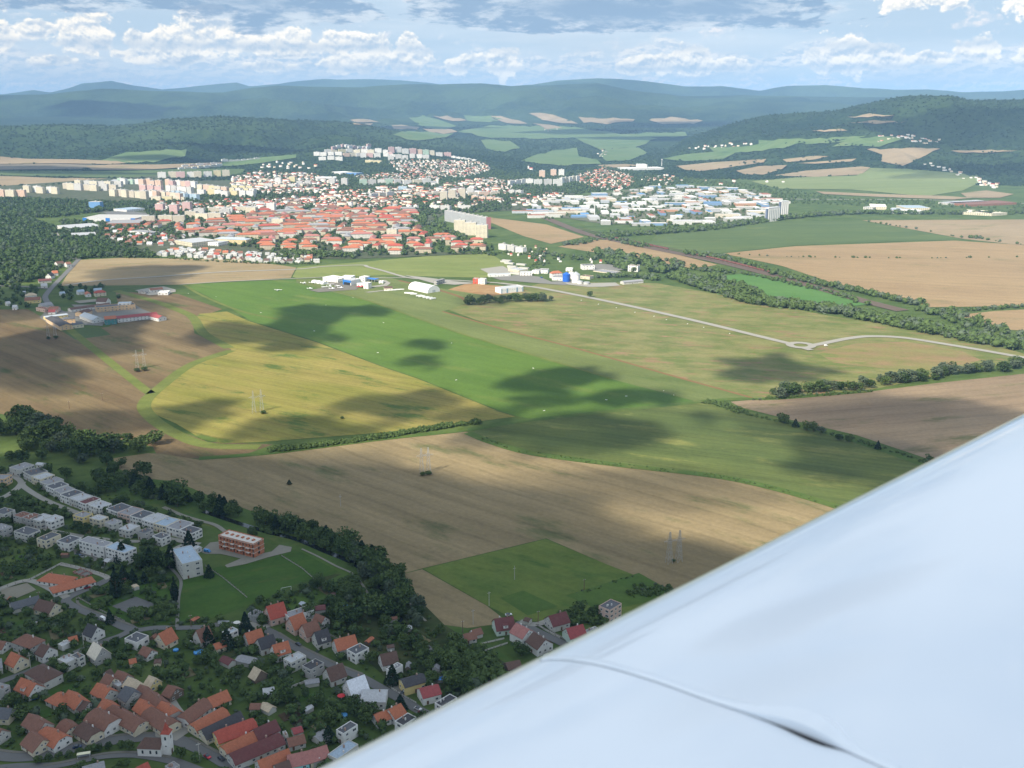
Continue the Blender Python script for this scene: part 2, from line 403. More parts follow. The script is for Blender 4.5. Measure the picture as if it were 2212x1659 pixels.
M_RUN = mat_field('runway grass', L(102,136,58), L(118,150,66), L(138,154,78), -38, .04, .004, .34, .12)
M_STRIP = mat_field('airfield grass', L(128,142,82), L(142,154,92), L(108,130,68), -38, .04, .004, .34, .10)
M_ROUGH = mat_field('rough meadow', L(128,142,78), L(164,160,104), L(176,146,110), -15, .03, .014, .62, .14, .6)
M_ROUGH2 = mat_field('reddish meadow', L(180,150,112), L(160,156,98), L(136,150,80), -15, .03, .012, .5, .12, .5)
M_GR = mat_field('green crop', L(106,122,68), L(126,138,76), L(152,156,88), -22, .06, .007, .55, .24, .12, (9., -.14))
M_GR2 = mat_field('dark green crop', L(102,124,74), L(116,136,80), L(132,144,84), 8, .05, .004, .35, .10)
M_BRIGHT = mat_field('bright green crop', L(104,150,78), L(114,158,84), None, -20, .05, .004, .3, .08)
M_MEAD = mat_field('light meadow', L(146,160,88), L(160,170,98), L(128,148,78), -10, .04, .006, .35, .10)
M_SQ = mat_field('meadow', L(112,136,64), L(132,148,72), L(84,118,54), -28, .05, .012, .42, .14, .5)
M_SQ2 = mat_field('dark meadow', L(96,126,58), L(108,136,64), None, -28, .05, .02, .3, .08)
M_LAWN = mat_field('lawn', L(82,116,48), L(94,126,54), L(112,122,62), 30, .05, .02, .3, .08, .6)
M_WILD = mat_field('weedy ground', L(76,92,50), L(98,104,62), L(58,78,40), 30, .05, .03, .4, .08, .8)
M_FARG = mat_field('far green field', L(112,142,88), L(130,154,98), L(150,158,108), 20, .01, .003, .4, .04, .5)
M_FART = mat_field('far wheat field', L(186,164,130), L(198,176,142), L(150,150,104), 20, .01, .003, .34, .04, .5)
M_SOIL = mat_field('bare soil', L(206,168,118), L(190,150,104), L(220,196,156), 0, .05, .02, .4, .04, .9)
M_DIRT = mat_plain('worn dirt', L(176,170,152), .95, .14, .08, .1)
M_REDDIRT = mat_plain('red soil track', L(160,124,86), .95, .10, .08, .1)
M_PATHG = mat_field('grass path', L(126,140,70), L(140,150,78), None, 0, .05, .02, .3, .05)
M_ASPH = mat_plain('asphalt', L(142,142,140), .85, .08, .15, .2)
M_ROADF = mat_plain('light asphalt', L(198,194,182), .85, .06, .05, .2)
M_CONC = mat_plain('concrete', L(160,158,150), .85, .10, .25, .2)
M_GRAVEL = mat_plain('gravel', L(178,174,160), .95, .12, .3, .1)
M_BALL = mat_plain('railway ballast', L(134,118,104), .95, .10, .1, .1)
M_WATER = mat_plain('stream water', (.012, .016, .012), .12, .1, .2, .5)
M_VERGE = mat_field('verge', L(92,122,58), L(110,132,66), L(136,140,80), -30, .05, .02, .35, .05, .6)

FIELDS = [
 ('field', M_PLOUGH, .05, [(-260,672),(60,668),(100,690),(130,716),(235,706),(260,690),(250,630),(385,635),(480,668),(415,690),(420,720),(500,755),(415,785),(305,885),(345,915),(450,955),(590,960),(520,985),(430,991),(340,985),(330,965),(240,945),(60,905),(-20,890),(-300,860)]),
 ('green_field', M_GR2, .12, [(130,713),(215,706),(240,723),(163,734)]),
 ('wheat_field', M_TAN2, .05, [(165,562),(260,557),(470,560),(600,572),(640,578),(628,600),(390,615),(130,618)]),
 ('meadow', M_MEAD, .06, [(643,577),(780,566),(940,552),(1060,548),(1092,568),(1120,590),(1040,600),(830,595),(640,601),(632,598)]),
 ('runway', M_RUN, .08, [(395,614),(640,603),(640,610),(790,648),(985,717),(1180,776),(1320,818),(1505,867),(1145,905),(1113,898),(1084,889),(905,817),(836,794),(689,739),(542,693),(480,655)]),
 ('airfield_grass', M_STRIP, .06, [(640,603),(830,597),(900,615),(1060,640),(990,662),(956,673),(1084,710),(1221,746),(1329,776),(1452,812),(1626,859),(1520,867),(1505,868),(1320,819),(1180,777),(985,718),(790,649),(640,611)]),
 ('rough_meadow', M_ROUGH, .05, [(965,668),(1000,655),(1060,630),(1140,620),(1180,608),(1420,612),(1580,640),(1790,682),(2000,712),(2130,740),(2300,790),(2130,790),(1980,822),(1880,842),(1680,862),(1628,862),(1452,813),(1329,777),(1221,747),(1084,711)]),
 ('reddish_meadow', M_ROUGH2, .10, [(1765,762),(1850,742),(1960,738),(2080,760),(2120,778),(2010,800),(1900,795),(1800,783)]),
 ('yellow_field', M_YEL, .12, [(430,678),(490,673),(541,695),(688,741),(835,796),(904,819),(1083,891),(1113,900),(1020,912),(830,934),(560,955),(480,958),(435,948),(380,915),(312,885),(335,850),(380,817),(415,786),(490,766),(500,755),(435,727),(414,700)]),
 ('stubble_field', M_TAN, .08, [(245,990),(320,979),(352,981),(428,993),(590,979),(830,951),(1000,930),(1020,933),(1060,955),(1150,982),(1330,1006),(1550,1032),(1690,1062),(1835,1105),(1800,1180),(1455,1275),(1300,1215),(1180,1163),(912,1228),(868,1240),(830,1205),(700,1140),(560,1110),(450,1070),(380,1040),(300,1032),(250,1010)]),
 ('crop_field', M_GR, .14, [(1005,932),(1145,909),(1515,868),(1600,885),(1800,943),(2020,1010),(1960,1085),(1830,1100),(1690,1055),(1560,1027),(1330,1000),(1150,975),(1060,950)]),
 ('wheat_field', M_ROSE, .10, [(1578,868),(1700,858),(1880,846),(2020,828),(2300,798),(2300,900),(2200,960),(2030,1000),(1850,940),(1700,905),(1600,880)]),
 ('meadow', M_SQ, .12, [(915,1229),(1178,1165),(1300,1215),(1457,1276),(1380,1340),(1280,1345),(1120,1342),(1052,1308)]),
 ('meadow', M_SQ2, .18, [(1222,1287),(1380,1238),(1450,1277),(1400,1300),(1305,1322)]),
 ('meadow', M_SQ2, .18, [(1080,1292),(1130,1276),(1205,1310),(1140,1330)]),
 ('stubble_field', M_TAN, .10, [(868,1241),(912,1230),(1052,1309),(1098,1345),(1010,1357),(960,1350),(915,1305),(885,1262)]),
 # village ground
 ('lawn', M_LAWN, .10, [(385,1253),(470,1225),(560,1212),(630,1190),(670,1196),(740,1236),(640,1262),(560,1300),(440,1345),(382,1350)]),
 ('lawn', M_SQ2, .10, [(650,1192),(690,1200),(775,1245),(800,1280),(660,1320),(560,1320),(740,1240)]),
 ('lawn', M_LAWN, .12, [(170,1300),(240,1270),(380,1240),(378,1345),(300,1350),(240,1330),(185,1315)]),
 ('garden_ground', M_WILD, .06, [(700,1240),(870,1245),(960,1350),(1120,1450),(1000,1530),(850,1480),(720,1360),(560,1330)]),
 # far right
 ('green_field', M_GR2, .10, [(1395,535),(1420,505),(1560,487),(1700,478),(1860,477),(2085,518),(1920,522),(1720,530),(1560,547),(1470,550),(1430,545)]),
 ('wheat_field', M_TANR, .10, [(1560,548),(1720,532),(2060,520),(2300,535),(2300,662),(2180,662),(2005,664),(1900,636),(1800,612),(1690,575),(1620,560)]),
 ('wheat_field', M_FART, .10, [(1862,476),(2300,474),(2300,532),(2190,528),(2085,517)]),
 ('wheat_field', M_TANR, .14, [(2062,681),(2150,672),(2300,664),(2300,720),(2170,712),(2120,697)]),
 ('bright_field', M_BRIGHT, .14, [(1540,598),(1600,592),(1640,592),(1760,620),(1890,655),(1830,664),(1720,655),(1620,634),(1580,612)]),
 ('wheat_field', M_TANR, .10, [(975,462),(1060,470),(1180,485),(1262,512),(1190,527),(1130,510),(1065,483)]),
 ('wheat_field', M_TANR, .10, [(1205,533),(1290,518),(1340,520),(1550,572),(1500,582),(1395,562),(1300,548)]),
 ('green_field', M_GR2, .10, [(-200,436),(110,434),(160,442),(90,452),(60,462),(-200,466)]),
 # beyond the town: left
 ('wheat_field', M_FART, .2, [(-200,342),(0,340),(60,345),(160,346),(312,351),(240,356),(120,354),(0,356),(-200,356)]),
 ('brown_field', mat_field('far brown field', L(160,150,130), L(150,140,120), None, 20, .01, .002), .2, [(-200,360),(0,357),(120,355),(230,358),(180,366),(0,368),(-200,369)]),
 ('wheat_field', M_FART, .4, [(185,361),(240,357),(350,357),(480,352),(478,358),(330,367),(300,368),(200,368)]),
 ('green_field', M_GR2, .2, [(-200,372),(0,370),(200,371),(400,366),(530,366),(520,378),(380,386),(200,384),(0,380),(-200,380)]),
 ('wheat_field', M_FART, .2, [(-200,383),(0,381),(140,386),(360,388),(330,393),(170,397),(0,402),(-200,404)]),
 ('green_field', M_FARG, .2, [(215,347),(260,333),(360,324),(405,326),(400,338),(330,352),(270,351)]),
 ('green_field', M_FARG, .2, [(440,358),(560,342),(640,335),(640,342),(560,354),(500,360)]),
 # beyond the town: middle
 ('green_field', M_FARG, .3, [(848,292),(880,285),(980,291),(965,298),(900,306),(880,304)]),
 ('green_field', M_FARG, .3, [(884,256),(915,252),(948,260),(985,275),(960,282),(905,272)]),
 ('wheat_field', M_FART, .3, [(846,273),(870,270),(905,276),(900,281),(850,280)]),
 ('wheat_field', M_FART, .3, [(912,279),(960,278),(990,284),(975,290),(930,288)]),
 ('green_field', M_FARG, .3, [(990,285),(1060,272),(1230,275),(1340,290),(1480,286),(1500,296),(1250,300),(1060,300)]),
 ('wheat_field', M_FART, .6, [(935,252),(965,252),(1010,261),(1000,264),(960,261)]),
 ('wheat_field', M_FART, .6, [(1060,252),(1080,252),(1120,262),(1140,268),(1110,269),(1080,262)]),
 ('wheat_field', M_FART, .6, [(1145,245),(1165,245),(1220,256),(1250,269),(1215,268),(1170,258)]),
 ('wheat_field', M_FART, .6, [(1150,268),(1200,272),(1215,279),(1180,280)]),
 ('green_field', M_FARG, .3, [(1000,250),(1060,250),(1090,262),(1060,266),(1010,262)]),
 ('wheat_field', M_FART, .6, [(1250,255),(1370,258),(1365,264),(1310,268),(1260,265)]),
 ('wheat_field', M_FART, .6, [(1400,262),(1420,258),(1450,255),(1520,262),(1500,268),(1430,269)]),
 ('wheat_field', M_FART, .6, [(755,260),(800,259),(820,264),(770,266)]),
 ('wheat_field', M_FART, .6, [(760,267),(805,268),(800,272),(765,271)]),
 ('green_field', M_FARG, .3, [(1125,348),(1160,336),(1210,324),(1245,322),(1250,340),(1290,345),(1300,356),(1225,358),(1180,358)]),
 ('green_field', M_FARG, .3, [(1040,304),(1100,306),(1125,320),(1090,330),(1050,322)]),
 ('green_field', M_FARG, .3, [(1240,300),(1350,290),(1420,300),(1380,318),(1300,325),(1262,312)]),
 ('green_field', M_FARG, .3, [(1310,325),(1370,318),(1400,330),(1360,348),(1310,350),(1295,336)]),
 ('wheat_field', M_FART, .4, [(1290,358),(1350,356),(1390,359),(1345,363),(1305,364)]),
 ('green_field', M_FARG, .3, [(1430,345),(1480,335),(1540,330),(1590,332),(1560,346),(1480,350)]),
 ('green_field', M_FARG, .3, [(1530,321),(1600,318),(1640,312),(1720,312),(1690,322),(1600,330),(1545,332)]),
 ('green_field', M_FARG, .3, [(1640,305),(1800,300),(1870,296),(1850,306),(1760,312),(1640,312)]),
 ('wheat_field', M_FART, .4, [(1460,360),(1540,352),(1655,345),(1650,352),(1560,365),(1510,371),(1480,368)]),
 ('wheat_field', M_FART, .4, [(1590,370),(1640,360),(1700,358),(1690,366),(1650,378),(1610,378)]),
 ('wheat_field', M_FART, .4, [(1690,346),(1760,338),(1790,339),(1760,346),(1700,352)]),
 ('wheat_field', M_FART, .4, [(1725,354),(1850,344),(1840,350),(1760,355)]),
 ('wheat_field', M_FART, .4, [(1670,380),(1740,370),(1860,361),(1880,363),(1860,378),(1760,383)]),
 ('wheat_field', M_FART, .4, [(1870,324),(1960,321),(2032,322),(1985,345),(1950,358),(1905,350),(1905,336)]),
 ('green_field', M_FARG, .3, [(1850,300),(1920,296),(1950,302),(1900,318),(1800,316)]),
 ('green_field', mat_field('far pale green field', L(148,164,104), L(160,172,112), None, 20, .01, .003), .3, [(1622,392),(1720,384),(1850,380),(1880,364),(1960,366),(2080,376),(2122,392),(2080,412),(2000,425),(1840,410),(1680,408)]),
 ('wheat_field', M_FART, .4, [(1762,414),(1900,420),(2040,424),(2100,428),(2060,432),(1900,426),(1780,420)]),
 ('wheat_field', M_FART, .4, [(2075,418),(2130,412),(2190,420),(2160,428),(2090,428)]),
 ('wheat_field', M_FART, .6, [(1830,254),(1880,249),(1930,251),(1890,255)]), ('wheat_field', M_FART, .6, [(1828,266),(1890,262),(1960,265),(1890,269)]),
 ('wheat_field', M_FART, .6, [(1750,284),(1820,281),(1830,285),(1780,287)]),
 ('wheat_field', M_FART, .6, [(2055,328),(2110,325),(2200,329),(2120,332),(2070,331)]),
]
for i, (nm, mt, lf, pts) in enumerate(FIELDS): sheet(nm, pts, mt, (lf+i*.0017)*(3 if min(p[1] for p in pts) < 600 else 1), wob=5 if min(p[1] for p in pts) < 330 else 0)
# grass paths between the fields
strip('grass_path', [(150,712),(200,752),(260,800),(308,838),(325,850)], 11, M_PATHG, .2)
strip('grass_path', [(500,757),(415,787),(352,832),(312,872),(330,905),(385,940),(450,962),(560,966)], 14, M_PATHG, .2)
strip('grass_path', [(250,628),(330,650),(400,676),(420,690),(440,720),(495,752)], 14, M_PATHG, .2)
strip('grass_path', [(395,614),(440,640),(520,672),(600,690)], 6, M_PATHG, .22)
strip('red_soil_track', [(956,673),(1084,710.5),(1221,746.5),(1329,776.5),(1452,812),(1626,860)], 4.5, M_REDDIRT, .22)
strip('red_soil_track', [(862,606),(930,622),(990,640),(1010,652)], 7, M_REDDIRT, .22)
strip('grass_path', [(640,604),(790,648),(985,717),(1180,776),(1320,818)], 5, M_PATHG, .24)
strip('hedge_bank', [(1010,935),(1060,955),(1150,980),(1330,1004),(1550,1030),(1690,1060),(1835,1103)], 10, M_VERGE, .3)
strip('hedge_bank', [(430,991),(590,978),(830,948),(1010,929),(1145,908),(1515,868),(1600,862),(1680,861),(1880,845)], 9, M_VERGE, .3)
strip('hedge_bank', [(1520,868),(1600,888),(1700,913),(1850,952),(2020,1012)], 12, M_VERGE, .3)
strip('stream_bank', [(240,1010),(300,1045),(380,1080),(450,1110),(560,1140),(700,1170),(820,1235),(860,1290),(905,1350),(960,1400),(1050,1460),(1130,1500)], 44, M_VERGE, .07)
strip('stream', [(440,1105),(520,1132),(580,1150),(640,1165),(700,1190),(760,1215),(805,1245),(830,1275),(845,1310),(870,1350),(905,1385),(950,1420),(1010,1460)], 5, M_WATER, .16)
sheet('bare_soil', [(1090,618),(1140,628),(1060,640),(990,635),(960,628),(1010,612)], M_SOIL, .14)
sheet('bare_soil', [(1180,772),(1200,772),(1250,787),(1238,788)], M_SOIL, .2)

# ------------------------------------------------------------------ roads
ROADS = [
 ([(2300,788),(2200,771),(2120,757),(2030,742),(1950,730),(1880,727),(1830,732),(1775,743),(1752,747)], 11, M_ROADF),
 ([(1710,744),(1640,727),(1500,693),(1330,655),(1180,625),(1130,618),(1080,612)], 11, M_ROADF),
 ([(1080,612),(1000,607),(930,604),(880,600),(830,586),(795,577),(780,573),(700,576),(640,582),(480,588),(340,598),(220,606),(140,617)], 8, M_ROADF),
 ([(170,560),(150,582),(125,608),(105,630),(98,645),(115,665),(150,680),(200,690),(250,700)], 9, M_ASPH),
 ([(105,624),(60,620),(0,618),(-100,616)], 8, M_ASPH),
 ([(390,615),(500,608),(640,602),(720,598)], 5, M_ROADF),
 ([(880,600),(820,601),(740,602)], 5, M_ROADF),
 ([(1650,425),(1700,430),(1820,431),(2000,432),(2212,440)], 14, M_ROADF),
 ([(932,395),(925,380),(938,372)], 26, M_ROADF),
 ([(163,560),(145,540),(130,515),(122,505),(118,490)], 8, M_ROADF),
 ([(330,450),(352,432),(400,425)], 26, M_ROADF),
]
for i, (p, w_, mt) in enumerate(ROADS): strip('road', p, w_, mt, .6+i*.01 if min(q[1] for q in p) > 395 else 5.)
# roundabout
c = G(1730, 746.5)
def ring(name, c, r0, r1, mat, lift, n=40):
    V = []; F = []
    for i in range(n):
        a = i/n*6.28318; V += [(c.x+math.cos(a)*r1, c.y+math.sin(a)*r1, lift), (c.x+math.cos(a)*r0, c.y+math.sin(a)*r0, lift)]
    for i in range(n): j = (i+1) % n; F.append([i*2, j*2, j*2+1, i*2+1])
    return tag(mesh_obj(name, V, F, mat), kind='structure')
ring('roundabout', c, 9, 19, M_ROADF, .76)
strip('road', [(1735,752),(1752,757)], 10, M_ROADF, .79)
# railway
strip('railway_bed', [(1130,450),(1250,500),(1330,520),(1440,543),(1560,568),(1680,598),(1800,632),(1870,652),(1950,672)], 26, M_BALL, .9)
M_RAIL = mat_plain('rail steel', L(120,84,70), .6, .1, .3, .4)
for k, dy_ in enumerate((0, 3.5, 7)):
    strip('railway_track', [(1250,499-dy_),(1330,519-dy_),(1440,542-dy_),(1560,567-dy_),(1680,597-dy_),(1800,631-dy_)], 2.2, M_RAIL, 1.1)
# village roads (view coordinates converted)
def vw(ox, oy, k): return lambda x, y: ((ox+x*k)*.67770, (oy+y*k)*.67770)
A_ = vw(0, 1400, .36166); B_ = vw(0, 1900, .33034); C_ = vw(600, 1700, .36166); D_ = vw(1300, 1800, .36166); E_ = vw(550, 2050, .42948); F_ = vw(500, 1300, .36166)
M0 = vw(0, 800, .36166); M1 = vw(800, 800, .36166); M2 = vw(1600, 800, .36166); N0 = vw(0, 830, .25316); T0 = vw(0, 400, .36890); T1 = vw(800, 400, .36166); T2 = vw(1600, 400, .36166); T3 = vw(400, 700, .22604)
R_ = vw(2400, 400, .48214); Q_ = vw(1500, 820, .27125); S_ = vw(850, 860, .22604); W_ = vw(2200, 1000, .48232); H_ = vw(950, 440, .27125); K1_ = vw(1632, 0, .73779); K0_ = vw(0, 0, .73779)
V_ = lambda f, pts: [f(*p) for p in pts]
VR = [
 ('road', V_(B_, [(-150,1500),(0,1540),(200,1555),(450,1530),(700,1475),(1000,1410),(1300,1370),(1500,1360),(1700,1390),(1900,1460),(2080,1550)])+V_(E_, [(400,890),(540,960)]), 7.5, M_ASPH, .3),
 ('road', V_(B_, [(-150,1680),(150,1650),(500,1640),(760,1590),(1000,1545),(1250,1530),(1450,1550),(1650,1590),(1800,1640),(1950,1700)]), 5, M_ASPH, .3),
 ('road', V_(B_, [(1560,1370),(1720,1300),(1760,1220),(1740,1150),(1690,1080),(1640,1000)]), 5, M_ROADF, .3),
 ('road', V_(A_, [(960,1235),(850,1290),(700,1350),(590,1410),(600,1450),(700,1500),(850,1560),(1000,1610),(1180,1680)]), 6, M_ASPH, .3),
 ('road', V_(B_, [(1060,240),(1200,310),(1330,330),(1500,310),(1750,310),(1990,300)])+V_(C_, [(200,812),(400,800)]), 5, M_ASPH, .32),
 ('road', V_(B_, [(1250,340),(1150,390),(1000,440),(850,500),(600,600),(400,680),(250,740),(60,810),(-100,870)]), 5, M_ASPH, .3),
 ('road', V_(C_, [(640,830),(760,890),(900,980),(1100,1090),(1300,1180),(1500,1260),(1700,1370),(1900,1480),(2050,1570),(2212,1650)]), 6, M_ASPH, .3),
 ('road', V_(C_, [(450,800),(560,800),(640,830),(760,800),(860,770)]), 4, M_ROADF, .34),
 ('road', V_(A_, [(60,300),(170,360),(210,420),(330,500),(450,560),(600,620),(760,680)]), 5, M_ROADF, .3),
 ('road', V_(A_, [(-60,540),(60,500),(160,430),(200,380)]), 6, M_ROADF, .34),
 ('road', V_(A_, [(270,770),(420,800),(560,830),(800,870),(1100,900),(1300,900),(1480,880),(1640,910),(1560,960),(1480,1010),(1380,1010)]), 4.5, M_ROADF, .3),
 ('road', V_(A_, [(1200,800),(1350,850),(1500,880),(1640,910),(1760,930)]), 5, M_ROADF, .34),
 ('road', V_(A_, [(-50,1340),(250,1250),(500,1350),(590,1400)]), 5, M_ROADF, .34),
 ('road', V_(A_, [(520,1100),(700,1140),(900,1200),(960,1235)]), 4, M_ROADF, .34),
 ('road', V_(A_, [(1440,600),(1600,670),(1760,720),(1900,760),(2000,830)]), 3.5, M_GRAVEL, .3),
 ('road', V_(D_, [(980,500),(1080,560),(1200,620),(1350,690),(1460,750)]), 6, M_ASPH, .3),
 ('road', V_(D_, [(990,505),(1120,530),(1240,500)]), 5, M_ROADF, .34),
 ('footpath', V_(A_, [(1460,1095),(1590,1240),(1575,1400),(1560,1659)]), 2, M_CONC, .3),
 ('footpath', V_(A_, [(1590,1240),(1700,1215),(1810,1190)]), 1.8, M_CONC, .34),
 ('footpath', V_(C_, [(1000,140),(1150,210),(1300,290),(1450,360),(1530,450),(1600,560)]), 1.6, M_GRAVEL, .3),
 ('footpath', V_(D_, [(20,340),(80,430),(160,500)]), 1.6, M_GRAVEL, .3),
]
for i, (nm, p, w_, mt, lf) in enumerate(VR): strip(nm, p, w_, mt, lf + i*.006)
M_KERB = mat_plain('kerb stone', L(150,146,134), .85, .08, .4, .2)
# raised pavements beside the main village road and the estate road (a real 12 cm step)
for p in (V_(B_, [(-100,1470),(60,1500),(250,1510),(500,1470),(720,1425),(1000,1365),(1300,1330),(1480,1325)]),
          V_(B_, [(1830,1370),(1950,1430),(2119,1520)]),
          V_(A_, [(680,1400),(700,1460),(860,1530),(1020,1590),(1180,1650)]),
          V_(C_, [(800,880),(960,980),(1140,1070),(1340,1165),(1540,1245)]),
          V_(D_, [(1130,530),(1240,585),(1350,640),(1440,690)]),
          V_(B_, [(420,1640),(700,1590),(1000,1525),(1250,1510),(1450,1525),(1650,1560)])):
    strip('pavement', p, 1.6, M_KERB, .46, thick=1)
# yards, courts, building site
YARDS = [
 ('gravel_yard', M_GRAVEL, V_(F_, [(380,1270),(470,1190),(560,1180),(900,1290),(1010,1270),(1080,1210),(1190,1230),(1180,1270),(980,1320),(780,1380),(620,1410),(600,1390),(740,1330),(560,1290),(430,1290)])),
 ('tennis_court', mat_plain('cracked concrete', L(140,140,138), .9, .12, .4, .2), V_(A_, [(985,1475),(1195,1390),(1380,1460),(1300,1575),(1150,1545)])),
 ('yard', M_CONC, V_(A_, [(640,960),(760,1010),(900,1060),(820,1080),(660,1030)])),
 ('yard', M_GRAVEL, V_(B_, [(1050,990),(1160,930),(1330,990),(1280,1080),(1160,1060)])),
 ('yard', M_DIRT, V_(A_, [(0,1330),(240,1270),(320,1330),(110,1420),(0,1410)])),
 ('yard', M_ROADF, V_(B_, [(1490,1260),(1620,1290),(1820,1180),(1850,1300),(1700,1400),(1500,1360)])),
 ('yard', M_CONC, V_(C_, [(1740,1340),(1840,1310),(1950,1420),(1900,1440)])),
 ('yard', M_CONC, V_(N0, [(500,720),(700,870),(1100,815),(1290,830),(1310,790),(2090,740),(2060,720),(1300,650),(1000,640),(900,560),(1700,560),(1800,620),(2100,730),(1300,800),(1000,640),(560,660)])),
 ('yard', M_GRAVEL, V_(N0, [(930,515),(1200,490),(1230,520),(1000,545)])),
 ('apron', mat_plain('apron concrete', L(150,146,134), .9, .08, .1, .2), V_(S_, [(830,185),(920,165),(1270,215),(1310,240),(1260,285),(1150,290),(730,320),(600,290),(800,255),(1010,245)])),
 ('apron', M_ROADF, V_(S_, [(1380,318),(1850,268),(1870,275),(1440,325)])),
 ('yard', M_ROADF, V_(S_, [(1500,150),(1680,150),(1750,190),(1700,230),(1500,250),(1440,240),(1650,210),(1680,180)])),
 ('yard', M_ROADF, V_(N0, [(1700,380),(1870,350),(2060,330),(2212,370),(2212,400),(2050,425),(1880,445)])),
 ('yard', M_ROADF, V_(Q_, [(110,140),(380,105),(440,140),(560,190),(230,205)])),
 ('yard', M_CONC, V_(Q_, [(250,240),(600,205),(800,230),(950,290),(1200,270),(1300,300),(1100,330),(700,300),(350,270)])),
 ('yard', M_ROADF, V_(Q_, [(1100,300),(1300,310),(1700,300),(1760,335),(1560,350),(1380,352),(1150,325)])),
 ('yard', M_CONC, V_(Q_, [(1300,130),(1500,80),(1750,90),(1860,130),(1700,170),(1450,160)])),
 ('yard', M_ROADF, V_(M1, [(1350,215),(1580,240),(1800,270),(2000,285),(1800,300),(1600,285)])),
 ('car_park', M_ASPH, V_(T0, [(890,750),(1100,740),(1380,775),(1200,800),(960,790)])),
]
for i, (nm, mt, pts) in enumerate(YARDS): sheet(nm, pts, mt, .3 + i*.003 + (1.0 if min(p[1] for p in pts) < 560 else .25 if min(p[1] for p in pts) < 900 else 0))
# pale industrial ground under the works district and the dense town
M_TOWN = mat_field('town ground', L(92,106,72), L(122,124,100), L(70,92,52), 10, .05, .02, .5, .05, .8)
M_WORKS = mat_field('works ground', L(118,126,96), L(150,148,128), L(84,106,62), 10, .05, .02, .4, .05, .8)
sheet('works_ground', [(1130,458),(1200,432),(1400,404),(1630,410),(1690,438),(1655,466),(1500,484),(1390,486),(1300,484),(1200,468)], M_WORKS, 1.1)
sheet('town_ground', [(-150,412),(340,380),(600,398),(900,398),(1150,400),(1250,418),(1110,455),(960,462),(900,500),(930,545),(1060,548),(760,560),(480,556),(330,550),(140,500),(240,470),(150,440),(-150,440)], M_TOWN, .9)
# ------------------------------------------------------------------ clouds that shade the land (out of view, above and behind the camera)
def cloud_mat(sig):
    m = bpy.data.materials.new('cloud vapour'); m.use_nodes = True; t = m.node_tree; t.nodes.clear()
    o_ = t.nodes.new('ShaderNodeOutputMaterial'); v_ = t.nodes.new('ShaderNodeVolumePrincipled')
    v_.inputs['Color'].default_value = (.98, .98, .98, 1); v_.inputs['Density'].default_value = sig; v_.inputs['Anisotropy'].default_value = .3
    t.links.new(v_.outputs[0], o_.inputs['Volume']); return m
CM = {}
def cloud(px, py, rx, ry, tau, rot=0., alt=1400., seed=1):
    """cumulus whose shadow is centred on the ground at a photo pixel; rx, ry in metres"""
    g = G(px, py) if not isinstance(px, tuple) else Vector((px[0], px[1], 0))
    k = (alt-g.z)/SUNV.z; c_ = g + SUNV*k
    bm = bmesh.new(); bmesh.ops.create_icosphere(bm, subdivisions=4, radius=1)
    T_ = min(150., .8*min(rx, ry))
    co = np.array([v.co[:] for v in bm.verts]); x, y, z = co.T
    n = fbm(x*1.7+seed*5.1, y*1.7+z*.2+seed*3.3, 4, seed); rr = .30+1.4*n
    n2 = fbm(x*4+seed*2.1, y*4+seed, 3, seed+9); a = np.hypot(x, y)
    zz = np.where(z > 0, z*T_*(.35+1.3*n2*np.maximum(0, 1-a**2*.97)), z*T_*.22)
    for v, q in zip(bm.verts, zip(x*rx*rr, y*ry*rr, zz)): v.co = q
    me = bpy.data.meshes.new('cloud'); bm.to_mesh(me); bm.free()
    for p in me.polygons: p.use_smooth = True
    key = round(tau/T_, 3)
    if key not in CM: CM[key] = cloud_mat(tau/(T_*.62))
    me.materials.append(CM[key])
    o = link('cloud', me); o.location = c_; o.rotation_euler = (0, 0, R(rot))
    tag(o, 'grey based cumulus cloud drifting above and behind the view', 'cloud', 'clouds overhead that shade the fields'); o['kind'] = 'structure'
    return o
CLOUDS = [
 # world ellipses: ((x, y), 0, rx, ry, depth, rotation)
 ((-330, 400), 0, 540, 250, 3.0, 0), ((60, 380), 0, 460, 240, 3.0, 10), ((380, 420), 0, 400, 220, 1.6, 0), ((-520, 640), 0, 230, 180, 2.8, 0), ((-300, 690), 0, 340, 120, 2.8, -6), ((-60, 600), 0, 230, 95, 1.8, 0),
 # shadow boxes as they lie in the photo: (x0, y0, x1, y1, depth, rotation)
 (565,655,745,728,3.2,0), (725,655,835,688,2.0,0), (500,702,725,752,3.0,10), (400,692,560,742,2.2,0), (850,733,965,757,1.8,0), (850,768,960,800,1.4,0), (1080,795,1330,852,3.4,0), (1240,838,1490,880,3.0,0), (1080,852,1250,890,1.8,0),
 (325,862,500,935,2.4,0), (450,892,800,960,2.0,0), (740,842,985,915,2.0,-15), (940,876,1130,916,1.6,0), (1540,768,1770,832,2.8,0), (-160,680,215,890,3.0,-20), (150,740,330,775,1.2,0), (-200,600,330,705,1.5,0), (180,572,430,612,1.8,0), (-80,880,330,985,1.3,0), (200,722,300,760,.9,0),
 (150,958,1050,1110,.6,0), (1000,1010,1750,1120,.6,0), (1150,1178,1750,1300,.7,0), (1010,880,1420,1000,1.6,0), (1470,880,1560,925,.8,0), (1700,940,2080,1090,1.5,0), (1560,838,2300,1010,1.1,0), (1040,1265,1420,1350,1.3,0), (980,630,1120,675,.6,0), (500,1090,800,1180,1.0,0),
]
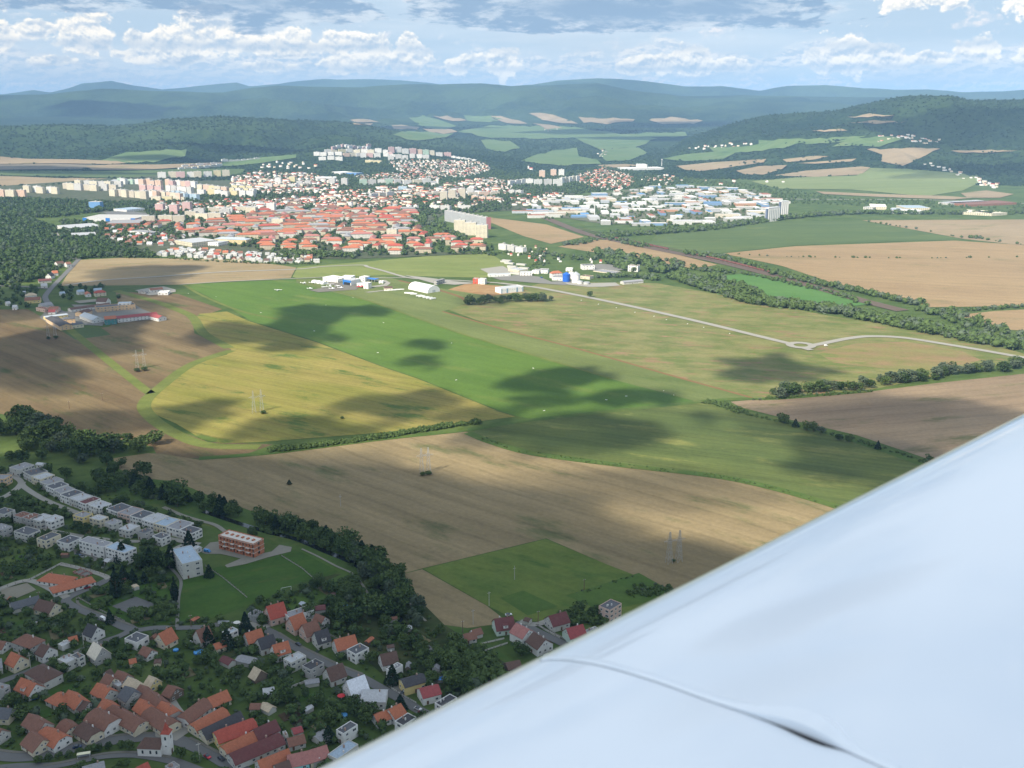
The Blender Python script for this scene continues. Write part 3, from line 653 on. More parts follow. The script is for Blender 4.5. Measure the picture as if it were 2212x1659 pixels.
for i, cl in enumerate(CLOUDS):
    if isinstance(cl[0], tuple): a, b, rx, ry, tau, rot = cl; cloud(a, b, rx, ry, tau, rot, 1400, i+1)
    else:
        x0, y0, x1, y1, tau, rot = cl; tau *= .8; p = [G(x0, (y0+y1)/2), G(x1, (y0+y1)/2), G((x0+x1)/2, y0), G((x0+x1)/2, y1)]
        c_ = (p[2]+p[3])/2; ax, ay = (p[1].x-p[0].x)/2, abs(p[2].y-p[3].y)/2; q = random.Random(i*7+3)
        cloud((c_.x, c_.y), 0, ax*.88, ay*.85, tau, rot, 1400, i+1)
        if tau > 1.1:
            for k in range(4):  # small unseen clouds added at random to break up the shadow edges
                t_ = q.uniform(0, 6.28); cloud((c_.x+math.cos(t_)*ax*q.uniform(.6, 1.), c_.y+math.sin(t_)*ay*q.uniform(.6, 1.)), 0, ax*q.uniform(.25, .5), ay*q.uniform(.25, .5), tau*q.uniform(.4, .8), q.uniform(0, 90), 1400+q.uniform(-60, 60), 200+i*5+k)
FARC = [(520,318,420,200,2.6,0),(250,238,700,500,2.2,0),(900,276,900,260,2.2,0),(1260,285,700,330,2.4,0),(1520,268,900,450,2.4,0),(1420,300,500,200,2.2,0),(2050,280,700,400,.7,0),
        (110,368,420,90,1.6,0),(130,374,500,50,1.6,0),(350,345,260,90,1.6,0),(2120,370,500,200,.8,0)]
for i, (a, b, rx, ry, tau, rot) in enumerate(FARC): cloud(a, b, rx, ry, tau, rot, 1900, i+60)

# ------------------------------------------------------------------ haze
def haze():
    m = bpy.data.materials.new('haze air'); m.use_nodes = True; t = m.node_tree; t.nodes.clear()
    o_ = t.nodes.new('ShaderNodeOutputMaterial'); v_ = t.nodes.new('ShaderNodeVolumePrincipled')
    v_.inputs['Color'].default_value = (.34, .58, .91, 1); v_.inputs['Density'].default_value = 5.4e-5; v_.inputs['Anisotropy'].default_value = -.25
    t.links.new(v_.outputs[0], o_.inputs['Volume'])
    x, y0, y1, z0, z1 = 31000, -31000, 31000, -5, 800
    V = [(a, b, c_) for a in (-x, x) for b in (y0, y1) for c_ in (z0, z1)]
    F = [(0,1,3,2),(4,6,7,5),(0,4,5,1),(2,3,7,6),(0,2,6,4),(1,5,7,3)]
    o = mesh_obj('haze', V, F, m); tag(o, 'pale blue summer haze lying over the whole valley', 'haze', kind='stuff')
haze()

# ------------------------------------------------------------------ the aircraft wing
def wing():
    M_W = bpy.data.materials.new('white gelcoat'); M_W.use_nodes = True; t = NT(M_W.node_tree); b = t.n['Principled BSDF']
    b.inputs['Base Color'].default_value = (.86, .91, .96, 1); b.inputs['Roughness'].default_value = .3; b.inputs['Specular IOR Level'].default_value = .6
    b.inputs['Coat Weight'].default_value = 1.; b.inputs['Coat Roughness'].default_value = .05; b.inputs['Coat IOR'].default_value = 1.5
    p = pos(t); mp = t.node('ShaderNodeMapping'); t.put(mp.inputs[0], p); mp.inputs['Rotation'].default_value = (0, 0, -R(43)); qx, qy, qz = t.sep(mp.outputs[0])
    wv = t.m('ADD', t.m('MULTIPLY', t.noise(t.xyz(t.m('MULTIPLY', qx, .22), qy, qz), 5.0, 3, .5), .5), t.m('MULTIPLY', t.noise(p, 1.6, 2, .5), .5)); bp = t.node('ShaderNodeBump'); bp.inputs['Strength'].default_value = .2; bp.inputs['Distance'].default_value = .006
    t.put(bp.inputs['Height'], wv); t.l.new(bp.outputs[0], b.inputs['Normal']); t.l.new(bp.outputs[0], b.inputs['Coat Normal'])
    drop = .62
    def onp(px, py):
        d = ray(px, py); k = -drop/d[2]; return Vector((d[0]*k, d[1]*k, -drop))
    a = onp(690, 1659); c_ = onp(2212, 893)
    s = (c_-a).normalized(); ch = Vector((s.y, -s.x, 0))          # span outward, chord aft
    root = empty('aircraft_wing', (0, 0, CAMZ))
    tag(root, 'glossy white aircraft wing cutting across the lower right corner close by', 'wing')
    C_ = 1.15; N = 60
    # section: x aft from the nose, z up; the point with slope near 40 degrees is the silhouette
    def zt(x): x = min(max(x, 0), 1); return .105*C_/.2*.5*(.2969*math.sqrt(x)-.1260*x-.3516*x*x+.2843*x**3-.1036*x**4)*2*1.0
    xs = [(1-math.cos(math.pi*i/N))/2 for i in range(N+1)]
    xs = sorted(set([x**1.35 for x in xs]))
    prof = [(x*C_, zt(x)) for x in xs]
    bot = [(x*C_, -zt(x)*.55) for x in xs]
    # find the tangent point
    k0 = min(range(1, len(prof)-1), key=lambda i: abs((prof[i+1][1]-prof[i-1][1])/(prof[i+1][0]-prof[i-1][0]) - .72))
    ox, oz = prof[k0]
    loop = prof + bot[::-1][1:-1]
    V = []; F = []; n = len(loop); st = [-1.6+i*.35 for i in range(34)]
    for u in st:
        for x, z in loop:
            taper = 1 - max(0, u)*.018
            q = a + s*u + ch*((x-ox)*taper) + Vector((0, 0, (z-oz)*taper + max(0, u)*.0))
            V.append(q)
    for i in range(len(st)-1):
        for j in range(n): F.append([i*n+j, i*n+(j+1) % n, (i+1)*n+(j+1) % n, (i+1)*n+j])
    F.append(list(range(n))); F.append([(len(st)-1)*n+j for j in range(n)][::-1])
    skin = mesh_obj('wing_skin', V, F, M_W, root, smooth=True)
    bm = bmesh.new(); bm.from_mesh(skin.data); bmesh.ops.recalc_face_normals(bm, faces=bm.faces); bm.to_mesh(skin.data)
    tree = BVHTree.FromBMesh(bm)
    def hit(px, py):
        d = Vector(ray(px, py)).normalized(); r_ = tree.ray_cast(Vector((0, 0, 0)), d)
        return r_[0], r_[1], d
    # seam of the root fairing: a shallow raised lip with its painted shadow strip
    seam = [(1172,1430),(1184,1427),(1215,1427),(1260,1432),(1302,1440),(1370,1459),(1441,1482),(1520,1511),(1600,1538),(1690,1570),(1781,1606),(1830,1625),(1880,1647),(1935,1672)]
    seam = [(p.x, p.y) for p in catmull([(x, y, 0) for x, y in seam], 6)]
    H = [h for h in (hit(*p) for p in seam) if h[0] is not None]
    def lip(name, off0, off1, h0, h1, mat, bulge=None):
        V = []; F = []
        for i, (p, nrm, d) in enumerate(H):
            t_ = H[min(i+1, len(H)-1)][0]-H[max(i-1, 0)][0]; t_.normalize(); sd = nrm.cross(t_).normalized()
            e = bulge(i/len(H)) if bulge else 0
            w0, w1 = off0, off1 + e*.028
            V += [p+sd*w0-nrm*.001, p+sd*w0+nrm*(h0+e*.010), p+sd*(w0*.5+w1*.5)+nrm*(h1+e*.012), p+sd*w1-nrm*.0012]
        for i in range(len(H)-1):
            for j in range(3): F.append([i*4+j, (i+1)*4+j, (i+1)*4+j+1, i*4+j+1])
        o = mesh_obj(name, V, F, mat, root, smooth=False)
        return o
    bl = lambda f: math.exp(-((f-.72)/.085)**2)
    lip('fairing_lip', .0, .016, .0012, .0016, M_W, bl)
    V = []; F = []; dark = mat_plain('painted gap shade', (.01, .01, .012), .8, 0)
    for i, (p, nrm, d) in enumerate(H):
        t_ = H[min(i+1, len(H)-1)][0]-H[max(i-1, 0)][0]; t_.normalize(); sd = nrm.cross(t_).normalized(); e = math.exp(-((i/len(H)-.735)/.055)**2)
        V += [p+nrm*.0006, p-sd*(.0005+.0055*e)+nrm*.0006]
    for i in range(len(H)-1): F.append([i*2, i*2+1, i*2+3, i*2+2])
    mesh_obj('seam_gap_shade', V, F, dark, root)  # dark strip on the skin paints the seam joint and its shaded gap
wing()
# ------------------------------------------------------------------ buildings
random.seed(7)
ROOF = {'or': (.37,.13,.07), 'rd': (.35,.08,.055), 'rb': (.20,.10,.07), 'br': (.115,.07,.055), 'mr': (.135,.05,.048), 'bk': (.06,.06,.065), 'dg': (.10,.105,.115),
        'gy': (.25,.25,.26), 'lg': (.40,.41,.42), 'bl': (.30,.38,.46), 'tn': (.46,.38,.27), 'wh': (.62,.64,.68), 'pk': (.34,.15,.13), 'cr': (.60,.55,.45), 'si': (.36,.40,.44), 'rs': (.27,.065,.065)}
RWORD = {'or': 'orange', 'rd': 'bright red', 'rb': 'brownish red', 'br': 'brown', 'mr': 'maroon', 'bk': 'black', 'dg': 'dark grey', 'gy': 'grey', 'lg': 'light grey', 'bl': 'blue-grey', 'tn': 'tan', 'wh': 'pale silver', 'pk': 'pinkish red', 'cr': 'cream', 'si': 'silver grey', 'rs': 'crimson'}
WALL = {'w': (.66,.65,.62), 'g': (.38,.37,.35), 'c': (.60,.54,.40), 'y': (.62,.50,.22), 'p': (.56,.40,.33), 'm': (.48,.58,.50), 'l': (.50,.49,.45), 'o': (.60,.42,.25), 'd': (.17,.13,.10), 'k': (.30,.13,.07), 'b': (.30,.60,.62)}
WWORD = {'w': 'white', 'g': 'grey', 'c': 'cream', 'y': 'yellow', 'p': 'pink', 'm': 'pale green', 'l': 'light grey', 'o': 'orange', 'd': 'dark timber', 'k': 'brick', 'b': 'turquoise'}
def tile_mat(key):
    k = ('tile', key)
    if k in MATS: return MATS[k]
    m, t, b = newmat('roof covering'); p = pos(t); n = t.noise(p, .9, 4, .7); n2 = t.noise(p, 4., 2, .7); x, y, z = t.sep(p)
    f = t.m('ADD', t.m('MULTIPLY', t.m('SUBTRACT', n, .5), .9), t.m('MULTIPLY_ADD', t.m('SUBTRACT', n2, .5), .7, 1.))
    row = t.m('SINE', t.m('MULTIPLY', z, 26.)); f = t.m('ADD', f, t.m('MULTIPLY', row, .05))
    col = t.v('MULTIPLY', t.xyz(*ROOF[key]), t.xyz(f, f, f))
    lich = t.ramp(t.noise(p, .35, 5, .7), .56, .70, 0., .5)
    col = t.mix(lich, col, tuple(.55*v+.45*g for v, g in zip(ROOF[key], (.16, .14, .11))))
    t.put(b.inputs['Base Color'], col); b.inputs['Roughness'].default_value = .8 if key not in ('si', 'bl', 'wh', 'lg') else .5
    b.inputs['Specular IOR Level'].default_value = .25; MATS[k] = m; return m
def wall_mat(key): return mat_plain('rendered wall', WALL[key], .85, .13, .5, .2)
M_GLASS = mat_plain('window glass', (.035, .045, .055), .15, .1, .5, .6)
M_FRAME = mat_plain('window frame', (.62, .62, .60), .6, .05)
M_DOOR = mat_plain('door wood', (.13, .07, .04), .6, .1)
M_CHIM = mat_plain('chimney', (.34, .24, .19), .9, .15)
M_PLINTH = mat_plain('plinth', (.22, .20, .18), .9, .1)
def boxm(name, sx, sy, sz, mats, frame=False):
    """unit-placed box mesh centred on x,y with its base at z=0"""
    V = [(a*sx/2, b*sy/2, c_*sz) for a in (-1, 1) for b in (-1, 1) for c_ in (0, 1)]
    F = [(0,1,3,2),(4,6,7,5),(0,4,5,1),(2,3,7,6),(0,2,6,4),(1,5,7,3)]
    me = bpy.data.meshes.new(name); me.from_pydata(V, [], F)
    for m_ in mats: me.materials.append(m_)
    return me
def window_mesh(w_, h_):
    # frame ring proud of the wall and a pane set back in it; outward is +y
    V = []; F = []; mi = []
    def bx(x0, x1, y0, y1, z0, z1, m_):
        k = len(V); V.extend([(x, y, z) for x in (x0, x1) for y in (y0, y1) for z in (z0, z1)])
        for f in ((0,1,3,2),(4,6,7,5),(0,4,5,1),(2,3,7,6),(0,2,6,4),(1,5,7,3)): F.append(tuple(k+i for i in f)); mi.append(m_)
    f = .11
    bx(-w_/2, -w_/2+f, -.02, .07, 0, h_, 0); bx(w_/2-f, w_/2, -.02, .07, 0, h_, 0)
    bx(-w_/2+f, w_/2-f, -.02, .07, 0, f, 0); bx(-w_/2+f, w_/2-f, -.02, .07, h_-f, h_, 0); bx(-.04, .04, -.02, .06, f, h_-f, 0)
    bx(-w_/2+f, -.04, -.02, .03, f, h_-f, 1); bx(.04, w_/2-f, -.02, .03, f, h_-f, 1)
    bx(-w_/2-.1, w_/2+.1, -.02, .16, -.09, -.001, 0)
    me = bpy.data.meshes.new('window'); me.from_pydata(V, [], F); me.materials.append(M_FRAME); me.materials.append(M_GLASS)
    me.polygons.foreach_set('material_index', mi); return me
WIN = window_mesh(1.5, 1.35); WINS = window_mesh(1.0, 1.1); WINW = window_mesh(2.3, 1.45)
DOORM = boxm('door', 1.1, .12, 2.1, [M_DOOR]); CHIMM = boxm('chimney', .7, .7, 1.7, [M_CHIM]); CHIMW = boxm('chimney', .6, .6, 1.5, [mat_plain('white chimney', (.6, .58, .55), .9, .1)])
GARM = boxm('garage_door', 2.6, .12, 2.2, [mat_plain('garage door', (.24, .20, .17), .6, .1)])
FLAB = []; FOOT = []          # footprints: x, y, radius
def child(name, me, parent, loc, rz=0.):
    o = bpy.data.objects.new(name, me); COL.objects.link(o); o.parent = parent; o.location = loc; o.rotation_euler = (0, 0, rz); return o
def sides(L_, W_, c0, ang):
    """the four walls: (centre x,y, outward rotation, wall length, seen?)"""
    out_ = []
    for cx, cy, rz, ln in ((0, -W_/2, math.pi, L_), (0, W_/2, 0, L_), (L_/2, 0, -math.pi/2, W_), (-L_/2, 0, math.pi/2, W_)):
        n = Vector((-math.sin(rz), math.cos(rz)));
        wn = Vector((n.x*math.cos(ang)-n.y*math.sin(ang), n.x*math.sin(ang)+n.y*math.cos(ang)))
        out_.append((cx, cy, rz, ln, wn.dot(Vector((-c0.x, -c0.y)).normalized()) > -.15))
    return out_
def put_windows(root, L_, W_, h, c0, ang, gable=0, storeys=None, dens=3.4, wide=False, door=True):
    st = storeys or max(1, int(h/2.75)); done = not door
    for cx, cy, rz, ln, seen in sides(L_, W_, c0, ang):
        if not seen: continue
        n = max(1, int(ln/dens)); tx, ty = math.cos(rz), math.sin(rz)
        for s in range(st):
            z = h/st*s + (h/st)*.36
            for i in range(n):
                off = (i+.5)/n*ln - ln/2
                if s == 0 and not done and i == n//2:
                    child('door', DOORM, root, (cx+tx*off, cy+ty*off, .15), rz); done = True; continue
                if random.random() < .10: continue
                me = WINW if (wide and i % 2 == 0) else (WIN if ln/n > 2.6 else WINS)
                child('window', me, root, (cx+tx*off, cy+ty*off, z), rz)
        if gable and abs(cx) > .1:
            child('window', WINS, root, (cx, -.9, h+gable*.22), rz); child('window', WINS, root, (cx, .9, h+gable*.22), rz)
def gable_house(c0, ang, L_, W_, h, pitch, rk, wk, name='house', hip=0., label='', cat='house', group=None, windows=True, over=.45, chim=1, dens=3.4, dormer=None, roofmat=None, wallmat=None):
    root = empty(name, c0, ang); rise = W_/2*math.tan(R(pitch)); hx = L_/2; hy = W_/2
    wm = wallmat or wall_mat(wk); rm = roofmat or tile_mat(rk)
    hip_d = min(hip*W_/2, hx*.98)                  # how far the ridge end is drawn in
    top = rise*.96
    V = [(-hx,-hy,0),(hx,-hy,0),(hx,hy,0),(-hx,hy,0),(-hx,-hy,h),(hx,-hy,h),(hx,hy,h),(-hx,hy,h)]
    F = [(0,1,5,4),(1,2,6,5),(2,3,7,6),(3,0,4,7)]
    if hip == 0:
        V += [(-hx,0,h+top),(hx,0,h+top)]; F += [(5,6,9),(7,4,8)]
    elif hip < .9:
        k = 1-hip; V += [(-hx,-hy*hip,h+top*k),(-hx,hy*hip,h+top*k),(hx,-hy*hip,h+top*k),(hx,hy*hip,h+top*k)]
        F += [(5,6,11,10),(7,4,8,9)]
    F += [(4,5,6,7)] if hip >= .9 else []
    mesh_obj('wall', V, F, wm, root)
    # roof slab with eaves
    th = .22; o_ = over; ez = -o_*math.tan(R(pitch)); X = hx+o_*.7; Y = hy+o_
    def slab(pts):
        k = len(RV); RV.extend(pts); RV.extend([(x, y, z-th) for x, y, z in pts]); n = len(pts)
        RF.append(tuple(range(k, k+n))); RF.append(tuple(range(k+2*n-1, k+n-1, -1)))
        for i in range(n): j = (i+1) % n; RF.append((k+i, k+n+i, k+n+j, k+j))
    RV = []; RF = []; zr = h+rise+th; ze = h+ez+th; rx = X if hip == 0 else X-hip_d*1.0
    if hip == 0:
        slab([(-X,-Y,ze),(X,-Y,ze),(X,0,zr),(-X,0,zr)]); slab([(X,Y,ze),(-X,Y,ze),(-X,0,zr),(X,0,zr)])
    elif hip >= .9:
        rx = max(.05, X-Y)
        slab([(-X,-Y,ze),(X,-Y,ze),(rx,0,zr),(-rx,0,zr)]); slab([(X,Y,ze),(-X,Y,ze),(-rx,0,zr),(rx,0,zr)])
        slab([(X,-Y,ze),(X,Y,ze),(rx,0,zr)]); slab([(-X,Y,ze),(-X,-Y,ze),(-rx,0,zr)])
    else:
        hw = Y*hip; hz_ = zr-(zr-ze)*hip; rx = X-hw*.9
        slab([(-X,-Y,ze),(X,-Y,ze),(X,-hw,hz_),(rx,0,zr),(-rx,0,zr),(-X,-hw,hz_)]); slab([(X,Y,ze),(-X,Y,ze),(-X,hw,hz_),(-rx,0,zr),(rx,0,zr),(X,hw,hz_)])
        slab([(X,-hw,hz_),(X,hw,hz_),(rx,0,zr)]); slab([(-X,hw,hz_),(-X,-hw,hz_),(-rx,0,zr)])
    ro = mesh_obj('roof', RV, RF, rm, root)
    for i in range(chim):
        child('chimney', CHIMM if random.random() < .6 else CHIMW, ro, (hx*(.45 if i == 0 else -.4), W_*.08, h+rise-.7))
    if windows: put_windows(root, L_, W_, h, c0, ang, gable=rise if hip < .5 and rise > 2.2 else 0, dens=dens)
    if dormer:
        sgn = dormer
        dw, dd, dh = 2.8, W_*.30, 1.9
        dm = mesh_obj('dormer', [(a*dw/2, sgn*(W_*.16 if b < 0 else W_*.16+dd), h+rise*.12+c_*dh) for a in (-1, 1) for b in (-1, 1) for c_ in (0, 1)],
                      [(0,1,3,2),(4,6,7,5),(0,4,5,1),(2,3,7,6),(0,2,6,4),(1,5,7,3)], wall_mat('w'), ro)
        child('window', WINS, dm, (0, sgn*(W_*.16+dd)+.0, h+rise*.12+.5), 0 if sgn > 0 else math.pi)
        mesh_obj('dormer_roof', [(a*(dw/2+.2), sgn*(W_*.10 if b < 0 else W_*.16+dd+.3), h+rise*.12+dh+.02+c_*.16) for a in (-1, 1) for b in (-1, 1) for c_ in (0, 1)],
                      [(0,1,3,2),(4,6,7,5),(0,4,5,1),(2,3,7,6),(0,2,6,4),(1,5,7,3)], rm, dm)
    tag(root, label, cat, group); FOOT.append((c0.x, c0.y, max(L_, W_)*.55)); FLAB.append((c0.x, c0.y, label)); return root
def flat_house(c0, ang, L_, W_, h, rk, wk, name='house', label='', cat='house', group=None, windows=True, dens=3.2, bits=2, wide=True, storeys=None, wallmat=None, par=.35):
    root = empty(name, c0, ang); hx, hy = L_/2, W_/2; wm = wallmat or wall_mat(wk)
    i_ = .25; V = [(-hx,-hy,0),(hx,-hy,0),(hx,hy,0),(-hx,hy,0),(-hx,-hy,h+par),(hx,-hy,h+par),(hx,hy,h+par),(-hx,hy,h+par)]
    V += [(-hx+i_,-hy+i_,h+par),(hx-i_,-hy+i_,h+par),(hx-i_,hy-i_,h+par),(-hx+i_,hy-i_,h+par),(-hx+i_,-hy+i_,h-.1),(hx-i_,-hy+i_,h-.1),(hx-i_,hy-i_,h-.1),(-hx+i_,hy-i_,h-.1)]
    F = [(0,1,5,4),(1,2,6,5),(2,3,7,6),(3,0,4,7),(4,5,9,8),(5,6,10,9),(6,7,11,10),(7,4,8,11),(9,13,12,8),(10,14,13,9),(11,15,14,10),(8,12,15,11)]
    mesh_obj('wall', V, F, wm, root)
    e = .02; ro = mesh_obj('roof', [(-hx+i_+e,-hy+i_+e,h),(hx-i_-e,-hy+i_+e,h),(hx-i_-e,hy-i_-e,h),(-hx+i_+e,hy-i_-e,h)], [(0,1,2,3)], tile_mat(rk), root)
    for i in range(bits):
        child('chimney', random.choice([CHIMM, CHIMW]), ro, (hx*random.uniform(-.6, .6), hy*random.uniform(-.5, .5), h-.3))
    if windows: put_windows(root, L_, W_, h, c0, ang, dens=dens, wide=wide, storeys=storeys)
    tag(root, label, cat, group); FOOT.append((c0.x, c0.y, max(L_, W_)*.55)); FLAB.append((c0.x, c0.y, label)); return root
def frame3(p0, p1, p2, z, view):
    a = G(*view(*p0), z=z); b = G(*view(*p1), z=z); c_ = G(*view(*p2), z=z)
    u = (b-a); L_ = u.length; u /= L_; n = Vector((-u.y, u.x, 0)); dpt = (c_-b).dot(n); s = 1 if dpt > 0 else -1
    along = (c_-b).dot(u)*.0
    ctr = (a+b)/2 + n*dpt/2; ang = math.atan2(u.y, u.x); return Vector((ctr.x, ctr.y, 0)), ang, L_, abs(dpt)
def frame2(p0, p1, z, view):
    a = G(*view(*p0), z=z); b = G(*view(*p1), z=z); u = b-a
    ctr = (a+b)/2; return Vector((ctr.x, ctr.y, 0)), math.atan2(u.y, u.x), u.length

# type ; points ; width or - ; wall height ; roof ; wall ; place phrase
VIEWS = {'A': A_, 'B': B_, 'C': C_, 'D': D_, 'E': E_, 'F': F_}
TERR = '''A 80,248 165,272 275,218 gy l first house at the far left end of the long stepped terrace
A 200,285 270,322 385,262 dg l second house of the long stepped terrace, dark topped
A 275,330 350,356 430,295 lg c third house of the long stepped terrace, cream fronted
A 350,375 415,400 512,335 gy l terrace house after the first gap in the long row
A 400,412 470,440 550,375 dg w terrace house below the pale roofed one after the gap
A 465,450 530,478 612,415 gy l terrace house in the middle of the upper half row
A 525,487 603,515 690,450 dg w dark topped terrace house left of the pale one by the maroon roof
A 605,520 688,547 760,480 lg l pale terrace house just left of the maroon roofed one
A 690,550 750,572 850,510 mr w terrace house with the only maroon flat roof of the row
A 778,578 870,610 965,562 lg w wide house closing the upper half of the terrace
A 935,610 1033,645 1100,570 dg w first house of the lower half of the terrace
A 1037,648 1138,673 1205,600 gy p pinkish fronted house in the lower half of the terrace
A 1142,674 1243,702 1310,635 dg w black topped house in the lower half of the terrace
A 1247,706 1348,738 1415,655 lg w terrace house above the small cube houses, palest roof
A 1352,742 1458,768 1525,690 bl c terrace house with cream front beside the palest roof
A 1462,770 1576,800 1625,715 gy w last but one house at the right end of the terrace
A 1580,800 1690,832 1775,788 dg w last house at the right end of the terrace'''
FLAT = '''A 640,668 730,692 806,650 6 gy y standing first in the cube house row
A 785,692 880,716 940,678 5.8 lg c second in the cube house row
A 920,732 990,754 1065,715 5.8 gy l third in the cube house row
A 1042,785 1135,808 1215,755 6 lg l biggest of the cube house row
A 1210,812 1272,832 1340,795 5.8 dg g fifth in the cube house row
A 1340,852 1420,878 1487,838 5.8 dg w last in the cube house row
A -60,640 35,662 120,618 6.5 dg l cut by the left picture edge in the middle row
A 112,668 190,692 248,645 6.5 rb g with a reddish roof in the middle left row
A 193,688 268,710 330,655 6.5 rb g next to the reddish roofed one in the middle left row
A 265,700 350,722 420,660 6.5 lg l fourth in the middle left row
A 373,704 445,728 545,680 6.5 lg w right end of the middle left row
A -80,775 20,802 95,762 6.5 gy g at the left edge under the middle left row
A 120,810 248,845 340,795 6 dg l wide and dark topped under the middle left row
A 320,872 400,895 520,832 6 dg c between two dark roofed houses under the middle row
A 497,895 600,922 697,862 6 dg w beside the long three storey flats
A -90,345 35,352 62,310 6.5 gy o in orange render at the left edge by the road fork
C 842,702 893,745 1080,650 5.2 gy w long and low behind the two red gables
C 297,868 345,892 437,845 6 si w by the recycling containers on the lane
C 837,1102 905,1142 1066,1092 6.2 lg l on the diagonal street beside the orange dormer house
C 1002,1165 1080,1205 1222,1152 6 bk g unrendered, right of the pale cube on the diagonal street
C 1396,1022 1475,1067 1617,1022 6 dg w next to the big orange gable
C 1742,1192 1790,1216 1937,1180 5.5 gy w behind the grey brown gable
B 1200,408 1318,448 1450,385 5 dg w at the corner of the field lane
B 553,608 640,648 755,590 5.2 lg l joined to a darker twin on the side street
B 680,572 752,605 840,580 5.6 dg l darker half of the twin on the side street
B -90,872 30,902 118,865 6.5 gy g cut by the left edge beside the orange gable
B 1085,842 1140,872 1205,832 3.6 lg g small and unfinished among the old farm roofs
B 555,462 600,482 670,432 3 lg w low garage by the small orange shed
E 1945,442 2000,472 2128,412 5.5 bk w nearest the wing edge under the crimson roof
E 1648,578 1712,612 1832,560 5.5 bk w black topped with three chimneys at the wing edge
E 1213,642 1268,672 1408,622 6.2 dg w alone above the garden trees near the wing
E 1150,825 1225,862 1400,760 4.5 bl l low workshop with a blue-grey roof at the wing edge
E 1030,862 1050,885 1147,842 3 bl g small lean-to beside the turquoise house
E 815,655 835,690 835,640 4 gy l small annex behind the maroon long house
D 1548,582 1575,598 1668,552 4 gy l low and grey behind the pale green gable
B 1590,1640 1650,1680 1780,1660 3 gy g sliver at the bottom edge right of the lane'''
